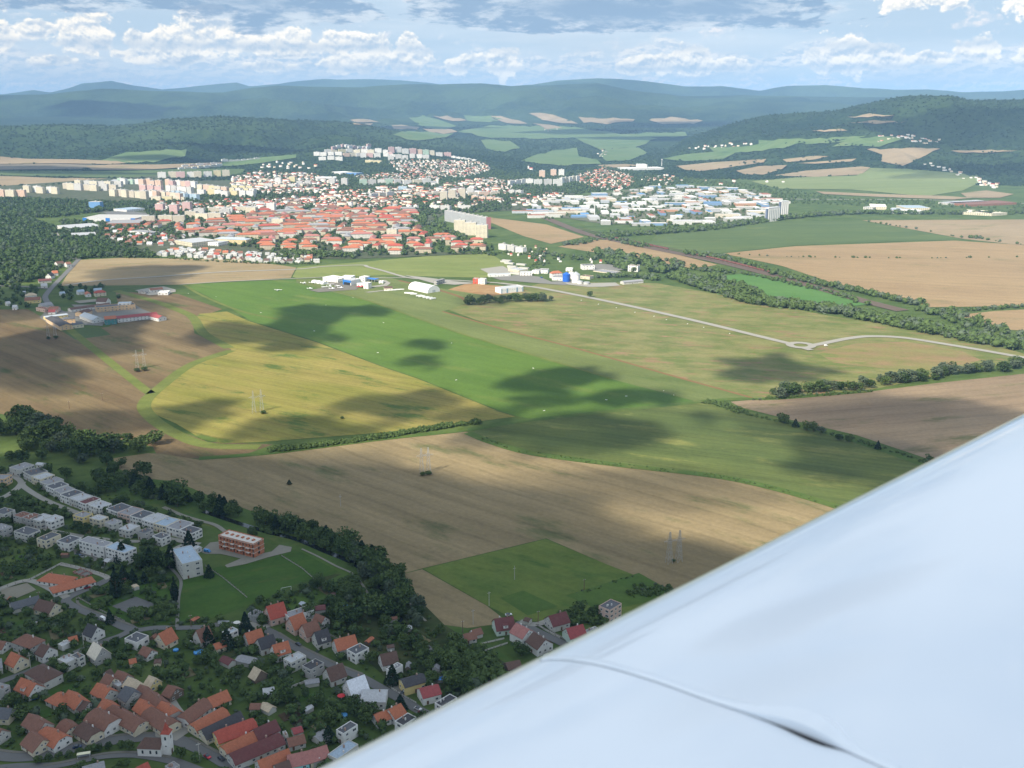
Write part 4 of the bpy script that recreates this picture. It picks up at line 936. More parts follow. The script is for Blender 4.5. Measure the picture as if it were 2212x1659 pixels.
GAB = '''A 345,1408 485,1445 10 3.6 40 br c 0 1 0 with a cream gable facing the street corner
A 90,1445 335,1378 9 2.8 30 dg l 0 1 0 long and low at the left below the building plot
A 430,1185 570,1205 11 2.8 28 or w 1 2 0 bungalow with hipped roof at the new plot
A 510,1285 760,1218 9.5 2.8 28 or w 1 1 0 long bungalow with a dark rooflight at the new plot
A 330,205 385,212 5 3 20 lg w 0 0 0 tiny hut above the top of the terrace
A 935,1052 975,1062 5 2.8 15 lg w 0 0 0 garage below the three storey flats
A 1725,940 1755,955 4 3 20 lg w 0 0 0 kiosk between the flats and the building site
B 850,264 940,297 9 4 45 bk w 0 1 0 by the bend of the main road with the white van
B 232,368 302,392 10 5.6 35 rb g 1 1 0 with a grey bay at the left side
B 400,457 476,492 9 4.2 42 br w 0 1 0 bright white gable on the side street
B 110,537 196,580 9 4 45 or c 0 1 0 on the left behind the side street
B 1530,364 1650,300 10 3.6 48 or c 0 1 0 with a dark porch on the field lane
B 1893,332 2010,287 10 4 48 rb l 0 1 0 beside a dark conifer on the field lane
B 903,440 985,498 9 4.2 50 cr g 0 2 0 under an unusual bare cream roof
B 370,662 452,702 11 5.2 35 br l 1 1 0 with several grey balconies beside the street
B 205,787 345,850 9.5 3.4 42 or w 0 1 -1 over a blue paddling pool
B -70,620 10,602 8 4 40 gy l 0 0 0 cut by the left edge on the side street
B 660,400 738,380 6 2.6 32 or l 0 0 0 garden shed roofed like new
B 1385,482 1465,522 7 2.9 38 rb w 0 0 0 small outhouse below the dark cube house
B 1245,612 1308,598 5 2.4 30 or c 0 0 0 hut among the garden trees
B 0,430 60,440 8 3 35 rb w 0 0 0 half hidden at the left edge behind trees
B 1025,725 1060,708 6 2.8 38 br l 0 0 0 first of the old barn roofs
B 1138,715 1228,762 7.5 3.2 40 rb l 0 0 0 old barn at the top of the farm row
B 1022,748 1100,792 7.5 3.2 40 rb c 0 1 0 old barn left of the unfinished box
B 1240,782 1348,850 8 3.6 40 tn l 0 0 0 patched old barn in the right farm row
B 1352,852 1430,918 8 3.6 40 rb l 0 0 0 barn in the middle of the right farm row
B 1425,902 1555,1005 9 3.8 40 rb c 0 1 0 long barn in the right farm row
B 1555,1010 1655,1080 9 3.6 40 or l .5 1 0 newest red roof at the end of the right farm row
B 940,838 1062,902 9 3.2 38 or l 0 1 0 alone left of the grey barn
B 1207,868 1292,922 9.5 4.8 38 dg g 0 0 0 grey arched barn in the farmyard
B 1350,990 1452,1062 9 3.4 40 or c 0 1 0 upper half of the farmhouse by the yard
B 1455,1068 1630,1180 10 3.4 40 rb c .5 1 0 lower half of the farmhouse facing the square
B 1000,988 1080,1042 8.5 3.2 40 or l 0 0 0 top of the long farmhouse by the yard
B 1085,1050 1345,1185 9.5 3.4 40 rb c .4 3 0 longest old farmhouse with a white street end
B 922,1082 1060,1150 11 4.4 40 rb w .5 2 0 stout bright white villa between the farms
B 662,908 790,1000 8.5 3.2 40 or l 0 1 0 steep farm roof left of the lawn
B 545,925 592,948 9 3.2 38 or l .9 1 0 small hipped roof beside the steep farm roof
B 785,1000 855,1030 7.5 3 38 br l 0 0 0 low extension below the steep farm roof
B 280,1132 432,1220 9 3.4 40 rb l 0 1 0 upper part of the big left farm
B 440,1262 575,1328 10 3.4 40 or w .4 1 0 lower part of the big left farm by the road
B 295,1305 415,1388 11 3 35 rb c 0 0 0 wide brown roof at the front of the left farm
B 622,1188 680,1232 8 3 40 rb c .4 0 0 short red roof behind a cream yard wall
B 803,1215 898,1272 9 3.2 42 br c .5 2 0 old cream cottage beside the orange fence
B -60,1078 120,1088 9 3.6 32 dg c 0 1 0 dark roofed with a cream end at the left edge
B -70,1262 15,1292 9 3.4 40 rb l 0 0 0 cut by the left edge above the bushes
B 1440,766 1500,802 7 3.6 42 tn y 0 0 0 little straw coloured barn in the orchard
B 1622,858 1700,892 9 3.2 35 rb d 0 0 0 open dark timber barn in the orchard
B 800,1655 1000,1600 10 3.5 30 gy l 0 1 0 grey roof at the very bottom edge
B 1320,1650 1420,1602 9 3.2 38 rd l 0 0 0 bright red roof at the bottom edge
C 690,645 835,603 11 4.8 48 rd p 0 2 1 with pink walls beside the grey shell building
C 892,742 1005,697 10 4.2 50 or p 0 0 0 first tall gable on the diagonal street
C 1005,806 1130,762 10 4 48 rb p 0 1 0 second tall gable on the diagonal street
C 1112,872 1226,838 9.5 4 48 bk l 0 0 -1 with a white dormer in its black roof
C 1128,706 1205,738 7.5 3 42 rb w 0 0 0 small red gable behind the two tall ones
C 1300,668 1425,652 6 2.6 25 or l 0 0 0 open shed below the stream trees
C 500,882 640,838 9 4 45 or l 0 2 0 left of the black gable on the diagonal street
C 612,932 745,888 9 4.2 45 bk l 0 1 0 black gable between two orange ones
C 742,986 876,947 9 4.2 46 or w 0 2 -1 bright white with an orange roof and white dormer
C 1217,1192 1355,1142 10 3.8 46 br l 0 1 0 dark brown gable right of the unrendered cube
C 1397,1302 1550,1247 11 3.6 48 wh w 0 1 0 under a steep silver roof with a skylight
C 1580,1402 1695,1402 11 4.6 20 lg w .6 1 0 low pitched pale villa below the silver roof
C 1287,938 1465,892 10 4.2 42 or l 0 2 0 largest orange gable on the right of the street
C 1692,1068 1830,1037 9.5 3.8 42 br w 0 1 0 grey brown roof nearest the stream
C 1882,1292 2070,1238 8.5 5 28 bk y 0 1 0 lemon walls under a black roof by the pool
C 2042,1372 2200,1332 9.5 4.4 30 rs w 0 1 0 crimson roof beside the lemon house
C 583,1174 640,1208 8 2.4 45 tn d 0 0 0 pale plank roof hut in the meadow
C 440,1085 600,1120 6 2.6 15 gy g 0 0 0 patched tin sheds behind the black gable
C 1640,1600 1760,1560 8 3.4 30 or w 0 1 0 left half of the orange pair by the wing
C 1770,1555 1870,1500 9 3.8 36 or w 0 2 0 right half of the orange pair by the wing
C 305,1080 385,1120 5 2.6 32 mr l 0 0 0 rusty shed behind the blue pool garden
C 1030,1310 1150,1290 4 2.2 12 gy l 0 0 0 long lean-to under the dark brown gable
C 660,1380 755,1365 6 2.2 20 lg g 0 0 0 glass greenhouse in the lower gardens
C 225,975 315,945 6 2.8 35 or c 0 0 0 outbuilding behind the conifer house
C 1115,650 1205,640 6 2.6 15 mr l 0 0 0 rusty lean-to behind the white long house
C 550,1500 635,1500 5 2.4 32 rb l 0 0 0 hut at the edge of the lower orchard
C 660,1490 740,1530 5 2.4 32 tn l 0 0 0 patched hut beside the orchard hut
E 215,640 500,505 9 3.2 38 bk c 0 0 0 longest black barn beside the square
E 165,582 362,478 9 3.2 38 or c .4 1 0 second orange farmhouse from the square
E 88,512 232,408 9.5 3.4 38 rb w .5 1 0 corner farmhouse on the square
E 262,405 400,347 9 3 38 or c 0 1 0 upper wing of the corner farmhouse
E 340,645 580,560 9.5 4.2 40 rd y .4 2 0 yellow farmhouse with three round dormers
E 400,745 590,655 8.5 3.4 38 or c .5 1 0 orange farmhouse below the yellow one
E 455,805 775,670 9.5 3.6 38 mr l .4 1 0 long maroon roof by the main road
E 600,640 762,568 9 3.8 38 mr w 0 1 0 dark maroon roof with white walls
E 632,872 858,782 8.5 3.2 38 or l 0 1 0 freshly tiled long house near the bottom
E 852,832 1000,800 9 3.4 38 pk b 0 1 0 turquoise walls with white window bands
E 1000,800 1140,756 9 3.4 38 pk c 0 0 0 faded tiles right of the turquoise house
E 852,708 972,676 7 2.8 34 rb l 0 0 0 brown shed above the turquoise house
E 760,905 860,868 8 3 36 br l 0 0 0 brown roof at the bottom edge near the wing
E 1065,700 1145,650 7 2.6 15 gy l 0 0 0 curved tin roof beside a garden conifer
E 890,640 955,620 5 2.4 25 rs l 0 0 0 small crimson shed by the blue slide
D 762,478 925,455 11 3.6 42 mr m 0 2 -1 pale green with a half-round dormer
D 955,514 1068,572 10.5 5.4 36 pk w 0 2 0 raspberry roof and white gable
D 1110,592 1212,662 11 4.6 38 br w 0 2 0 dark brown roof and white gable nearest the wing
D 1242,452 1390,412 10.5 4 40 mr l 0 1 0 maroon roof across the lane
D 1397,562 1540,525 9.5 4 42 rs m 0 1 0 crimson roof and pale green gable
D 490,612 590,590 6.5 2.8 38 rb l 0 1 0 small red roof with a pink awning
D 562,577 640,555 6 2.6 36 rb l 0 0 0 shed behind the pink awning house
D 1240,768 1365,715 9 4 38 bk w 0 0 0 sliver of a dark roof under the wing
D 865,868 982,842 7 2.6 30 br d 0 0 0 brown shed beside the stream garden
D 1035,465 1080,478 4 2.4 25 br l 0 0 0 wooden hut at the lane end'''
ORD = ['first', 'second', 'third', 'fourth', 'fifth', 'sixth', 'seventh', 'eighth', 'ninth', 'tenth', 'eleventh', 'twelfth', 'thirteenth', 'fourteenth', 'fifteenth', 'sixteenth', 'seventeenth', 'eighteenth', 'nineteenth', 'twentieth', 'twenty first', 'twenty second', 'twenty third', 'twenty fourth', 'twenty fifth']
def pt(s): x, y = s.split(','); return float(x), float(y)
def build_flat(TXT, nm='house', win=True, dens=3.2, grp=None):
    for ln in TXT.splitlines():
        v, a, b, c_, h, rk, wk, *lb = ln.split(); h = float(h); f = frame3(pt(a), pt(b), pt(c_), h+.3, VIEWS[v])
        n_ = 'shed' if h < 4 else nm
        flat_house(f[0], f[1], f[2], f[3], h, rk, wk, n_, f'{WWORD[wk]} flat roofed building '+' '.join(lb), n_.replace('_', ' '), grp, windows=win and h > 3.4, dens=dens)
def build_gab(TXT, nm='house', win=True, dens=3.4):
    for ln in TXT.splitlines():
        v, a, b, W_w, h, pit, rk, wk, hip, ch, dm, *lb = ln.split(); W_w = float(W_w); h = float(h); pit = float(pit)
        rise = W_w/2*math.tan(R(pit)); f = frame2(pt(a), pt(b), h+rise, VIEWS[v]); hp = float(hip)
        Ln = f[2] + (W_w*hp*.9 if hp else 0)
        n_ = 'shed' if h < 2.9 and int(ch) == 0 else nm
        gable_house(f[0], f[1], max(Ln, 3.), W_w, h, pit, rk, wk, n_, hp, f"{RWORD[rk]} {'roof shed' if n_ == 'shed' else 'roof house' if n_ == 'house' else 'roof building'}, "+' '.join(lb), n_.replace('_', ' '), None, windows=win and h > 2.7, chim=int(ch), dormer=int(dm) or None, dens=dens)
for ln in TERR.splitlines():
    v, a, b, c_, rk, wk, *lb = ln.split(); f = frame3(pt(a), pt(b), pt(c_), 6.2, VIEWS[v])
    flat_house(f[0], f[1], f[2]*.995, f[3], 6.0, rk, wk, 'terraced_house', (RWORD[rk]+' topped '+' '.join(lb)), 'terraced house', 'terraced houses in the long stepped row', dens=2.7)
build_flat(FLAT); build_gab(GAB)

# three storey flats, school-like block, brick shell
def facade_block(view, p0, p1, p2, h, rk, wk, storeys, name, label, cat, dens=3.2, extra=None, group=None):
    f = frame3(p0, p1, p2, h+.3, view); o = flat_house(f[0], f[1], f[2], f[3], h, rk, wk, name, label, cat, group, dens=dens, storeys=storeys, bits=3)
    return o, f
facade_block(A_, (692,893), (908,950), (985,907), 9, 'gy', 'w', 3, 'apartment_block', 'three storey white flats with balconies and grey roof, left of its twin', 'apartment block', 3.0)
facade_block(A_, (925,950), (1095,1003), (1235,965), 9, 'bl', 'w', 3, 'apartment_block', 'three storey white flats under a blue-grey roof behind a conifer', 'apartment block', 3.0)
o, f = facade_block(A_, (1605,1100), (1782,1060), (1640,940), 11, 'bl', 'l', 3, 'apartment_block', 'tall pale block with blue roof and small panels beside the crossing footpath', 'apartment block', 4.5)
o, f = facade_block(D_, (1682,362), (1780,402), (1932,358), 9, 'dg', 'p', 3, 'apartment_block', 'pink three storey block with grey roof above the wing edge', 'apartment block', 3.4)
# brick shell under construction
fb = frame3(F_(540,1125) and (540,1125), (850,1205), (945,1155), 10.2, F_)
def brick_shell(c0, ang, L_, W_):
    root = empty('unfinished_building', c0, ang); m, t, b = newmat('hollow brick'); p = pos(t); x, y, z = t.sep(p)
    n = t.noise(p, 1.2, 4, .7); col = t.mix(t.ramp(n, .3, .7), (.34, .12, .06), (.48, .19, .10)); t.put(b.inputs['Base Color'], col); b.inputs['Roughness'].default_value = .95
    slabm = mat_plain('concrete slab', (.55, .52, .47), .9, .1); H = 3.3
    for s in range(3):
        # wall ring per storey with real openings: piers, sill and lintel
        V = []; F = []
        def bx(x0, x1, y0, y1, z0, z1):
            k = len(V); V.extend([(xx, yy, zz) for xx in (x0, x1) for yy in (y0, y1) for zz in (z0, z1)])
            for f_ in ((0,1,3,2),(4,6,7,5),(0,4,5,1),(2,3,7,6),(0,2,6,4),(1,5,7,3)): F.append(tuple(k+i for i in f_))
        z0 = s*H+.3; z1 = (s+1)*H
        n = 11; w_ = L_/n
        for sy in (-1, 1):
            y0, y1 = (sy*W_/2-.3 if sy > 0 else -W_/2), (W_/2 if sy > 0 else -W_/2+.3)
            for i in range(n):
                x0 = -L_/2+i*w_
                bx(x0, x0+w_*.55, y0, y1, z0, z1)
                if i % 3 != 1: bx(x0+w_*.55, x0+w_, y0+.003, y1-.003, z0, z0+.9)
                bx(x0+w_*.55, x0+w_, y0+.003, y1-.003, z1-.45, z1)
        for sx in (-1, 1):
            x0, x1 = (L_/2-.3, L_/2) if sx > 0 else (-L_/2, -L_/2+.3)
            bx(x0, x1, -W_/2+.3, -W_*.1, z0, z1); bx(x0, x1, W_*.08, W_/2-.3, z0, z1); bx(x0+.003, x1-.003, -W_*.1, W_*.08, z0, z0+.9)
        for xx in (-L_*.3, -L_*.1, L_*.1, L_*.3): bx(xx-.15, xx+.15, -W_/2+.3, W_/2-.3, z0, z1)
        mesh_obj('brick_storey', V, F, m, root)
        V = []; F = []; bx(-L_/2-.05, L_/2+.05, -W_/2-.05, W_/2+.05, z1, z1+.3)
        for i in range(4) if s else (): bx(-L_*.36+i*L_*.22, -L_*.36+i*L_*.22+L_*.09, -W_/2-1.3, -W_/2-.05, z1-H, z1-H+.2)
        mesh_obj('floor_slab', V, F, slabm, root)
    V = []; F = []; z1 = 3*H+.3
    bx(-L_/2, L_/2, -W_/2, -W_/2+.3, z1, z1+.5); bx(-L_/2, L_/2, W_/2-.3, W_/2, z1, z1+.5); bx(-L_/2, -L_/2+.3, -W_/2+.3, W_/2-.3, z1, z1+.5); bx(L_/2-.3, L_/2, -W_/2+.3, W_/2-.3, z1, z1+.5)
    for i in range(6): a = -L_*.42+i*L_*.15; bx(a, a+1.6, -W_*.1, W_*.1, z1, z1+.8)
    mesh_obj('parapet', V, F, m, root)
    tag(root, 'red brick apartment shell under construction with pale floor slabs on a gravel yard', 'building'); FOOT.append((c0.x, c0.y, L_*.5))
brick_shell(*[fb[0], fb[1], fb[2], fb[3]])
# roofless grey shell, foundation slab
def shell(view, p0, p1, p2, h, label, name, mat, wt=.35):
    f = frame3(p0, p1, p2, h, view); root = empty(name, f[0], f[1]); L_, W_ = f[2], f[3]; V = []; F = []
    def bx(x0, x1, y0, y1, z0, z1):
        k = len(V); V.extend([(xx, yy, zz) for xx in (x0, x1) for yy in (y0, y1) for zz in (z0, z1)])
        for f_ in ((0,1,3,2),(4,6,7,5),(0,4,5,1),(2,3,7,6),(0,2,6,4),(1,5,7,3)): F.append(tuple(k+i for i in f_))
    for sy in (-1, 1):
        y0, y1 = (W_/2-wt, W_/2) if sy > 0 else (-W_/2, -W_/2+wt)
        n = 4; w_ = L_/n
        for i in range(n): bx(-L_/2+i*w_, -L_/2+i*w_+w_*.6, y0, y1, 0, h); bx(-L_/2+i*w_+w_*.6, -L_/2+(i+1)*w_, y0+.003, y1-.003, 0, h*.35)
    for sx in (-1, 1):
        x0, x1 = (L_/2-wt, L_/2) if sx > 0 else (-L_/2, -L_/2+wt)
        bx(x0, x1, -W_/2+wt, -W_*.12, 0, h); bx(x0, x1, W_*.12, W_/2-wt, 0, h)
    bx(-.15, .15, -W_/2+wt, W_/2-wt, 0, h*.8)
    mesh_obj('wall', V, F, mat, root); mesh_obj('floor', [(-L_/2+wt, -W_/2+wt, .25), (L_/2-wt, -W_/2+wt, .25), (L_/2-wt, W_/2-wt, .25), (-L_/2+wt, W_/2-wt, .25)], [(0, 1, 2, 3)], M_CONC, root)
    tag(root, label, 'building'); FOOT.append((f[0].x, f[0].y, L_*.5))
shell(C_, (525,705), (600,732), (662,690), 4.5, 'roofless grey block walls of a house being built beside the pink one', 'unfinished_house', mat_plain('grey blocks', (.36, .36, .36), .95, .1))
shell(A_, (640,1165), (750,1203), (805,1168), 1.2, 'low red block walls of a house just begun on the new plot', 'unfinished_house', mat_plain('red blocks', (.30, .16, .13), .95, .1))

# chapel
def chapel():
    a = G(*B_(1475, 1505)); b = G(*B_(1590, 1510)); u = b-a; ang = math.atan2(u.y, u.x)
    root = empty('chapel', Vector((a.x, a.y, 0)), ang); wm = wall_mat('w')
    L_, W_, h = 11.5, 7.5, 4.6; hx, hy = L_/2, W_/2; rise = 3.4
    V = [(-hx,-hy,0),(hx,-hy,0),(hx,hy,0),(-hx,hy,0),(-hx,-hy,h),(hx,-hy,h),(hx,hy,h),(-hx,hy,h),(hx,0,h+rise)]
    mesh_obj('nave_wall', V, [(0,1,5,4),(1,2,6,5),(2,3,7,6),(3,0,4,7),(5,6,8)], wm, root)
    e = .4; V = [(-hx-e,-hy-e,h-.2),(hx+.1,-hy-e,h-.2),(hx+.1,0,h+rise+.1),(-hx+2.6,0,h+rise+.1),(-hx-e,hy+e,h-.2),(hx+.1,hy+e,h-.2)]
    mesh_obj('nave_roof', V, [(0,1,2,3),(5,4,3,2),(4,0,3)], tile_mat('br'), root)
    tw = 3.9; tx = hx+tw/2; H = 11.5
    tv = [(tx+a_*tw/2, b_*tw/2, c_) for a_ in (-1, 1) for b_ in (-1, 1) for c_ in (0, H)]
    bf = [(0,1,3,2),(4,6,7,5),(0,4,5,1),(2,3,7,6),(0,2,6,4),(1,5,7,3)]
    tower = mesh_obj('tower', tv, bf, wm, root)
    s = tw/2+.35; sp = mesh_obj('spire', [(tx-s,-s,H),(tx+s,-s,H),(tx+s,s,H),(tx-s,s,H),(tx-s*.5,-s*.5,H+1.6),(tx+s*.5,-s*.5,H+1.6),(tx+s*.5,s*.5,H+1.6),(tx-s*.5,s*.5,H+1.6),(tx,0,H+5.6)],
             [(3,2,1,0),(0,1,5,4),(1,2,6,5),(2,3,7,6),(3,0,4,7),(4,5,8),(5,6,8),(6,7,8),(7,4,8)], tile_mat('rd'), tower)
    mesh_obj('ridge_cross', [(tx+a_*.07, b_*.07, H+5.4+c_*1.3) for a_ in (-1, 1) for b_ in (-1, 1) for c_ in (0, 1)], bf, M_FRAME, sp)
    # arched windows and door
    def arch(w_, h_, mat=M_GLASS):
        pts = [(-w_/2, 0)] + [(w_/2*-math.cos(i/8*math.pi), h_-w_/2+w_/2*math.sin(i/8*math.pi)) for i in range(9)] + [(w_/2, 0)]
        n = len(pts); V = [(x, .06, z) for x, z in pts]+[(x, -.05, z) for x, z in pts]
        me = bpy.data.meshes.new('arched window'); me.from_pydata(V, [], [tuple(range(n))]+[(i, n+i, n+(i+1) % n, (i+1) % n) for i in range(n)]); me.materials.append(mat); return me
    aw = arch(.9, 1.8); ad = arch(1.5, 2.6, M_DOOR)
    for x in (-3.2, .6, 3.6): child('window', aw, root, (x, -hy, 1.7), math.pi)
    child('window', aw, root, (tx, -tw/2, 8.2), math.pi); child('window', aw, root, (tx+tw/2, 0, 8.2), -math.pi/2); child('door', ad, root, (tx+tw/2, 0, .1), -math.pi/2); child('window', arch(.7, .7), root, (tx, -tw/2, 4.6), math.pi)
    tag(root, 'small white chapel with brown nave roof and red spire beside the main road', 'chapel'); FOOT.append((root.location.x, root.location.y, 9))
chapel()
# ------------------------------------------------------------------ the middle distance: hamlet, airfield, waterworks
VIEWS.update({'N': N0, 'S': S_, 'Q': Q_, 'T': T0, 'U': T1, 'X': T2, 'Y': T3, 'M': M1, 'R': R_, 'O': M2})
ROOF.update({'sb': (.04, .16, .42), 'wt': (.72, .72, .70)}); RWORD.update({'sb': 'bright blue', 'wt': 'white'})
WALL.update({'r': (.50, .10, .06), 't': (.08, .24, .24), 'v': (.10, .25, .55), 'z': (.74, .73, .70)}); WWORD.update({'r': 'red', 't': 'teal', 'v': 'blue', 'z': 'bright white'})
build_gab('''N 870,597 1370,532 13 4 18 br w 0 0 0 long dark workshop beside the hamlet road
N 1462,702 1968,650 15 6 18 rs w 0 0 0 long white works under a crimson roof by the fields
N 1310,706 1455,694 16 8 20 or t 0 0 0 teal sided hall at the end of the crimson roof
N 1930,672 2042,697 13 5 22 rs w 0 0 0 white gable at the far end of the crimson roof
N 645,700 830,802 16 6 15 bk o 0 0 0 dark diagonal wing of the ochre works
N 800,716 942,706 15 8 12 dg o 0 0 0 ochre block in the yard of the works
N 832,802 1032,776 13 5 12 dg c 0 0 0 cream front wing of the ochre works
N 555,702 840,668 10 4.5 12 si y 0 0 0 silver back wing of the ochre works
N 1065,652 1232,712 16 5 25 si w 0 0 0 rounded silver store between the works
N 990,640 1110,606 13 5 25 br o 0 0 0 brown gable above the silver store
N 612,620 700,617 10 4 30 rs w 0 1 0 small crimson hip by the works gate
N 622,582 740,580 13 5 25 rb p 0 0 0 pinkish building at the hamlet crossroads
N 500,542 640,522 14 5 25 gy l 0 0 0 grey roofed hall at the hamlet crossroads
N 312,467 508,457 12 5 32 rb y 0 1 0 long yellow barn left of the hamlet road
N 352,412 420,407 11 5 32 tn w 0.9 0 0 pale hip behind the yellow barn
N 160,562 215,560 10 4 30 lg w 0 0 0 white house left of the yellow barn
N 70,520 120,514 9 3.6 30 lg w 0 0 0 small white house at the left field edge
N 288,388 322,386 9 3.6 25 si w 0 0 0 silver roof among the hamlet trees
N 512,292 590,286 10 4 35 lg w 0 0 0 white house left of the straight road
N 480,238 640,226 12 4 22 mr g 0 0 0 long low maroon roof under the trees
N 602,168 650,150 10 5 45 bk w 0 0 0 black gable beside the straight road
N 652,132 720,126 11 5 35 or w 0 0 0 orange gable beside the straight road
N 700,16 790,6 14 6 30 br w 0 0 0 large house at the wood end of the straight road
N 822,22 880,16 12 6 30 rb w 0 0 0 last house at the wood end of the straight road
N 750,397 810,391 9 4 28 bl w 0 0 0 light blue roof nearest the crossroads
N 968,373 1050,364 10 5 28 bl w 0 0 0 light blue roof in the middle of the hamlet trees
N 1092,388 1112,412 8 4 32 or w 0 0 0 narrow orange roof amid the hamlet
N 1178,352 1280,346 10 5 28 bl w 0 0 0 light blue roof behind the red hip
N 1218,378 1290,372 11 6 30 rd c .9 0 0 red hip with cream walls at the hamlet edge
N 1232,468 1360,472 13 5 38 br w 0 0 0 brown barn with an arched white gable
N 1882,352 2040,337 11 4 25 rb w 0 0 0 long villa alone beside the runway
S 1655,236 1770,232 11 4.5 18 br c 0 0 0 flat brown roofed clubhouse by the big tent
Q 965,162 1040,157 10 9 35 or w .9 0 0 white tower house with orange hip in the waterworks
Q 1780,277 2010,257 12 4 18 gy l 0 0 0 long grey shed at the right of the waterworks''', 'building', True, 5.)
build_flat('''N 1212,595 1702,552 1640,530 7.5 dg o long ochre and white works with many bays
N 1482,540 1640,535 1632,518 10 bl w pale box rising behind the ochre works
N 450,592 560,612 590,592 5 rb p low pink range at the hamlet crossroads
N 1985,402 2112,400 2090,378 4.5 wt z brilliant white box beside the runway villa
N 1740,388 1830,396 1830,384 3.6 dg g dark annex beside the runway villa
S 790,100 925,120 942,76 7 wt z left most hangar of the airfield
S 930,128 1000,135 1030,108 6 wt z low hangar right of the left one
S 1046,96 1190,102 1250,78 8 wt z hangar behind the blue fronted one
S 1305,96 1386,104 1410,84 8 wt z square hangar next to the blue canopy
S 1270,186 1360,196 1400,172 5 lg z offices in front of the blue canopy
S 1362,182 1430,188 1452,172 10 wt z airfield control block above the parked red plane
S 1580,158 1640,160 1640,150 4 wt z little store beside the curved drive
Q 88,254 165,258 132,242 9 lg z small office right of its red half
Q 26,250 84,252 102,240 9 lg r half of the small office by the sand heap
Q 957,236 1080,240 1086,206 5 gy z pump house left of the blue tank
Q 1118,132 1196,134 1190,121 5 wt z store at the top of the waterworks
Q 1320,98 1460,94 1440,76 8 dg z long hall at the back of the waterworks
Q 1850,95 1965,102 1945,86 11 br z tall cube at the tree belt of the waterworks
Q 720,152 800,157 790,139 6 gy z first of the depot offices
Q 802,150 905,153 896,133 6 gy z second of the depot offices
Q 582,182 722,182 700,162 5.5 lg z depot garage by the concrete yard
Q 442,132 572,154 540,116 5 lg c depot hall at the car park
Q 1290,217 1400,228 1460,216 5 br c low works range behind the pale tank
Q 1150,182 1200,184 1200,172 11 wt z filter tower between the two tanks
Q 215,205 470,196 455,184 4 si z long silver store at the car park edge''', 'building', True, 5.)
# the hangar with the blue front
f = frame3((1075,137), (1186,152), (1325,125), 9, S_)
hb = flat_house(f[0], f[1], f[2], f[3], 8.5, 'lg', 'z', 'hangar', 'white aircraft hangar with a bright blue front and open dark doorway', 'hangar', None, windows=False)
sy = -1 if (Vector((math.sin(f[1]), -math.cos(f[1]), 0))).dot(-f[0]) > 0 else 1
def hbox(nm, x0, x1, y0, y1, z0, z1, mat, par):
    return mesh_obj(nm, [(x, y, z) for x in (x0, x1) for y in (y0, y1) for z in (z0, z1)], [(0,1,3,2),(4,6,7,5),(0,4,5,1),(2,3,7,6),(0,2,6,4),(1,5,7,3)], mat, par)
mb = mat_plain('blue cladding', (.03, .17, .50), .5, .05)
hw = f[3]/2*sy; hbox('blue_front', -f[2]/2-.1, f[2]/2+.1, hw+sy*.05, hw+sy*.5, 5.2, 9.1, mb, hb); hbox('doorway', -f[2]*.38, f[2]*.42, hw+sy*.01, hw+sy*.2, 0, 5.0, mat_plain('painted interior shade', (.02, .025, .03), .9, .1), hb)  # doorway is a dark panel on the solid wall, painting the shaded interior
hbox('blue_post', -f[2]/2-.1, -f[2]*.39, hw+sy*.05, hw+sy*.4, 0, 5.15, mb, hb)
f = frame3((1396,120), (1522,138), (1500,114), 5, S_)
cn = empty('canopy', f[0], f[1]); hbox('roof', -f[2]/2, f[2]/2, -f[3]/2, f[3]/2, 4.6, 5.1, mb, cn)
for i in range(4): hbox('post', -f[2]/2+.4+i*(f[2]-1.2)/3, -f[2]/2+.8+i*(f[2]-1.2)/3, -f[3]/2+.3, -f[3]/2+.7, 0, 4.58, M_FRAME, cn)
tag(cn, 'bright blue flat canopy on posts beside the airfield drive', 'canopy')
# white hall with blue window strips
f = frame3((358,374), (620,347), (520,329), 8, Q_)
wh = flat_house(f[0], f[1], f[2], f[3], 8, 'lg', 'z', 'hall', 'long white hall with grey-blue window strips beside the straight road', 'hall', None, windows=False, bits=0, par=.5)
sy = -1 if (Vector((math.sin(f[1]), -math.cos(f[1]), 0))).dot(-f[0]) > 0 else 1
mg = mat_plain('blue glazing', (.22, .34, .44), .3, .05)
for k in (-.22, .22): hbox('window_strip', f[2]*k-1.6, f[2]*k+1.6, sy*(f[3]/2+.01), sy*(f[3]/2+.12), .3, 8, mg, wh)
for k in (-.47, .47): hbox('window_strip', f[2]*k-.9, f[2]*k+.9, sy*(f[3]/2+.01), sy*(f[3]/2+.12), .3, 8, mg, wh)
for k in range(9):
    if k not in (2, 6): hbox('window', f[2]*(-.42+k*.105)-.4, f[2]*(-.42+k*.105)+.4, sy*(f[3]/2+.01), sy*(f[3]/2+.1), 4.8, 5.9, mg, wh)
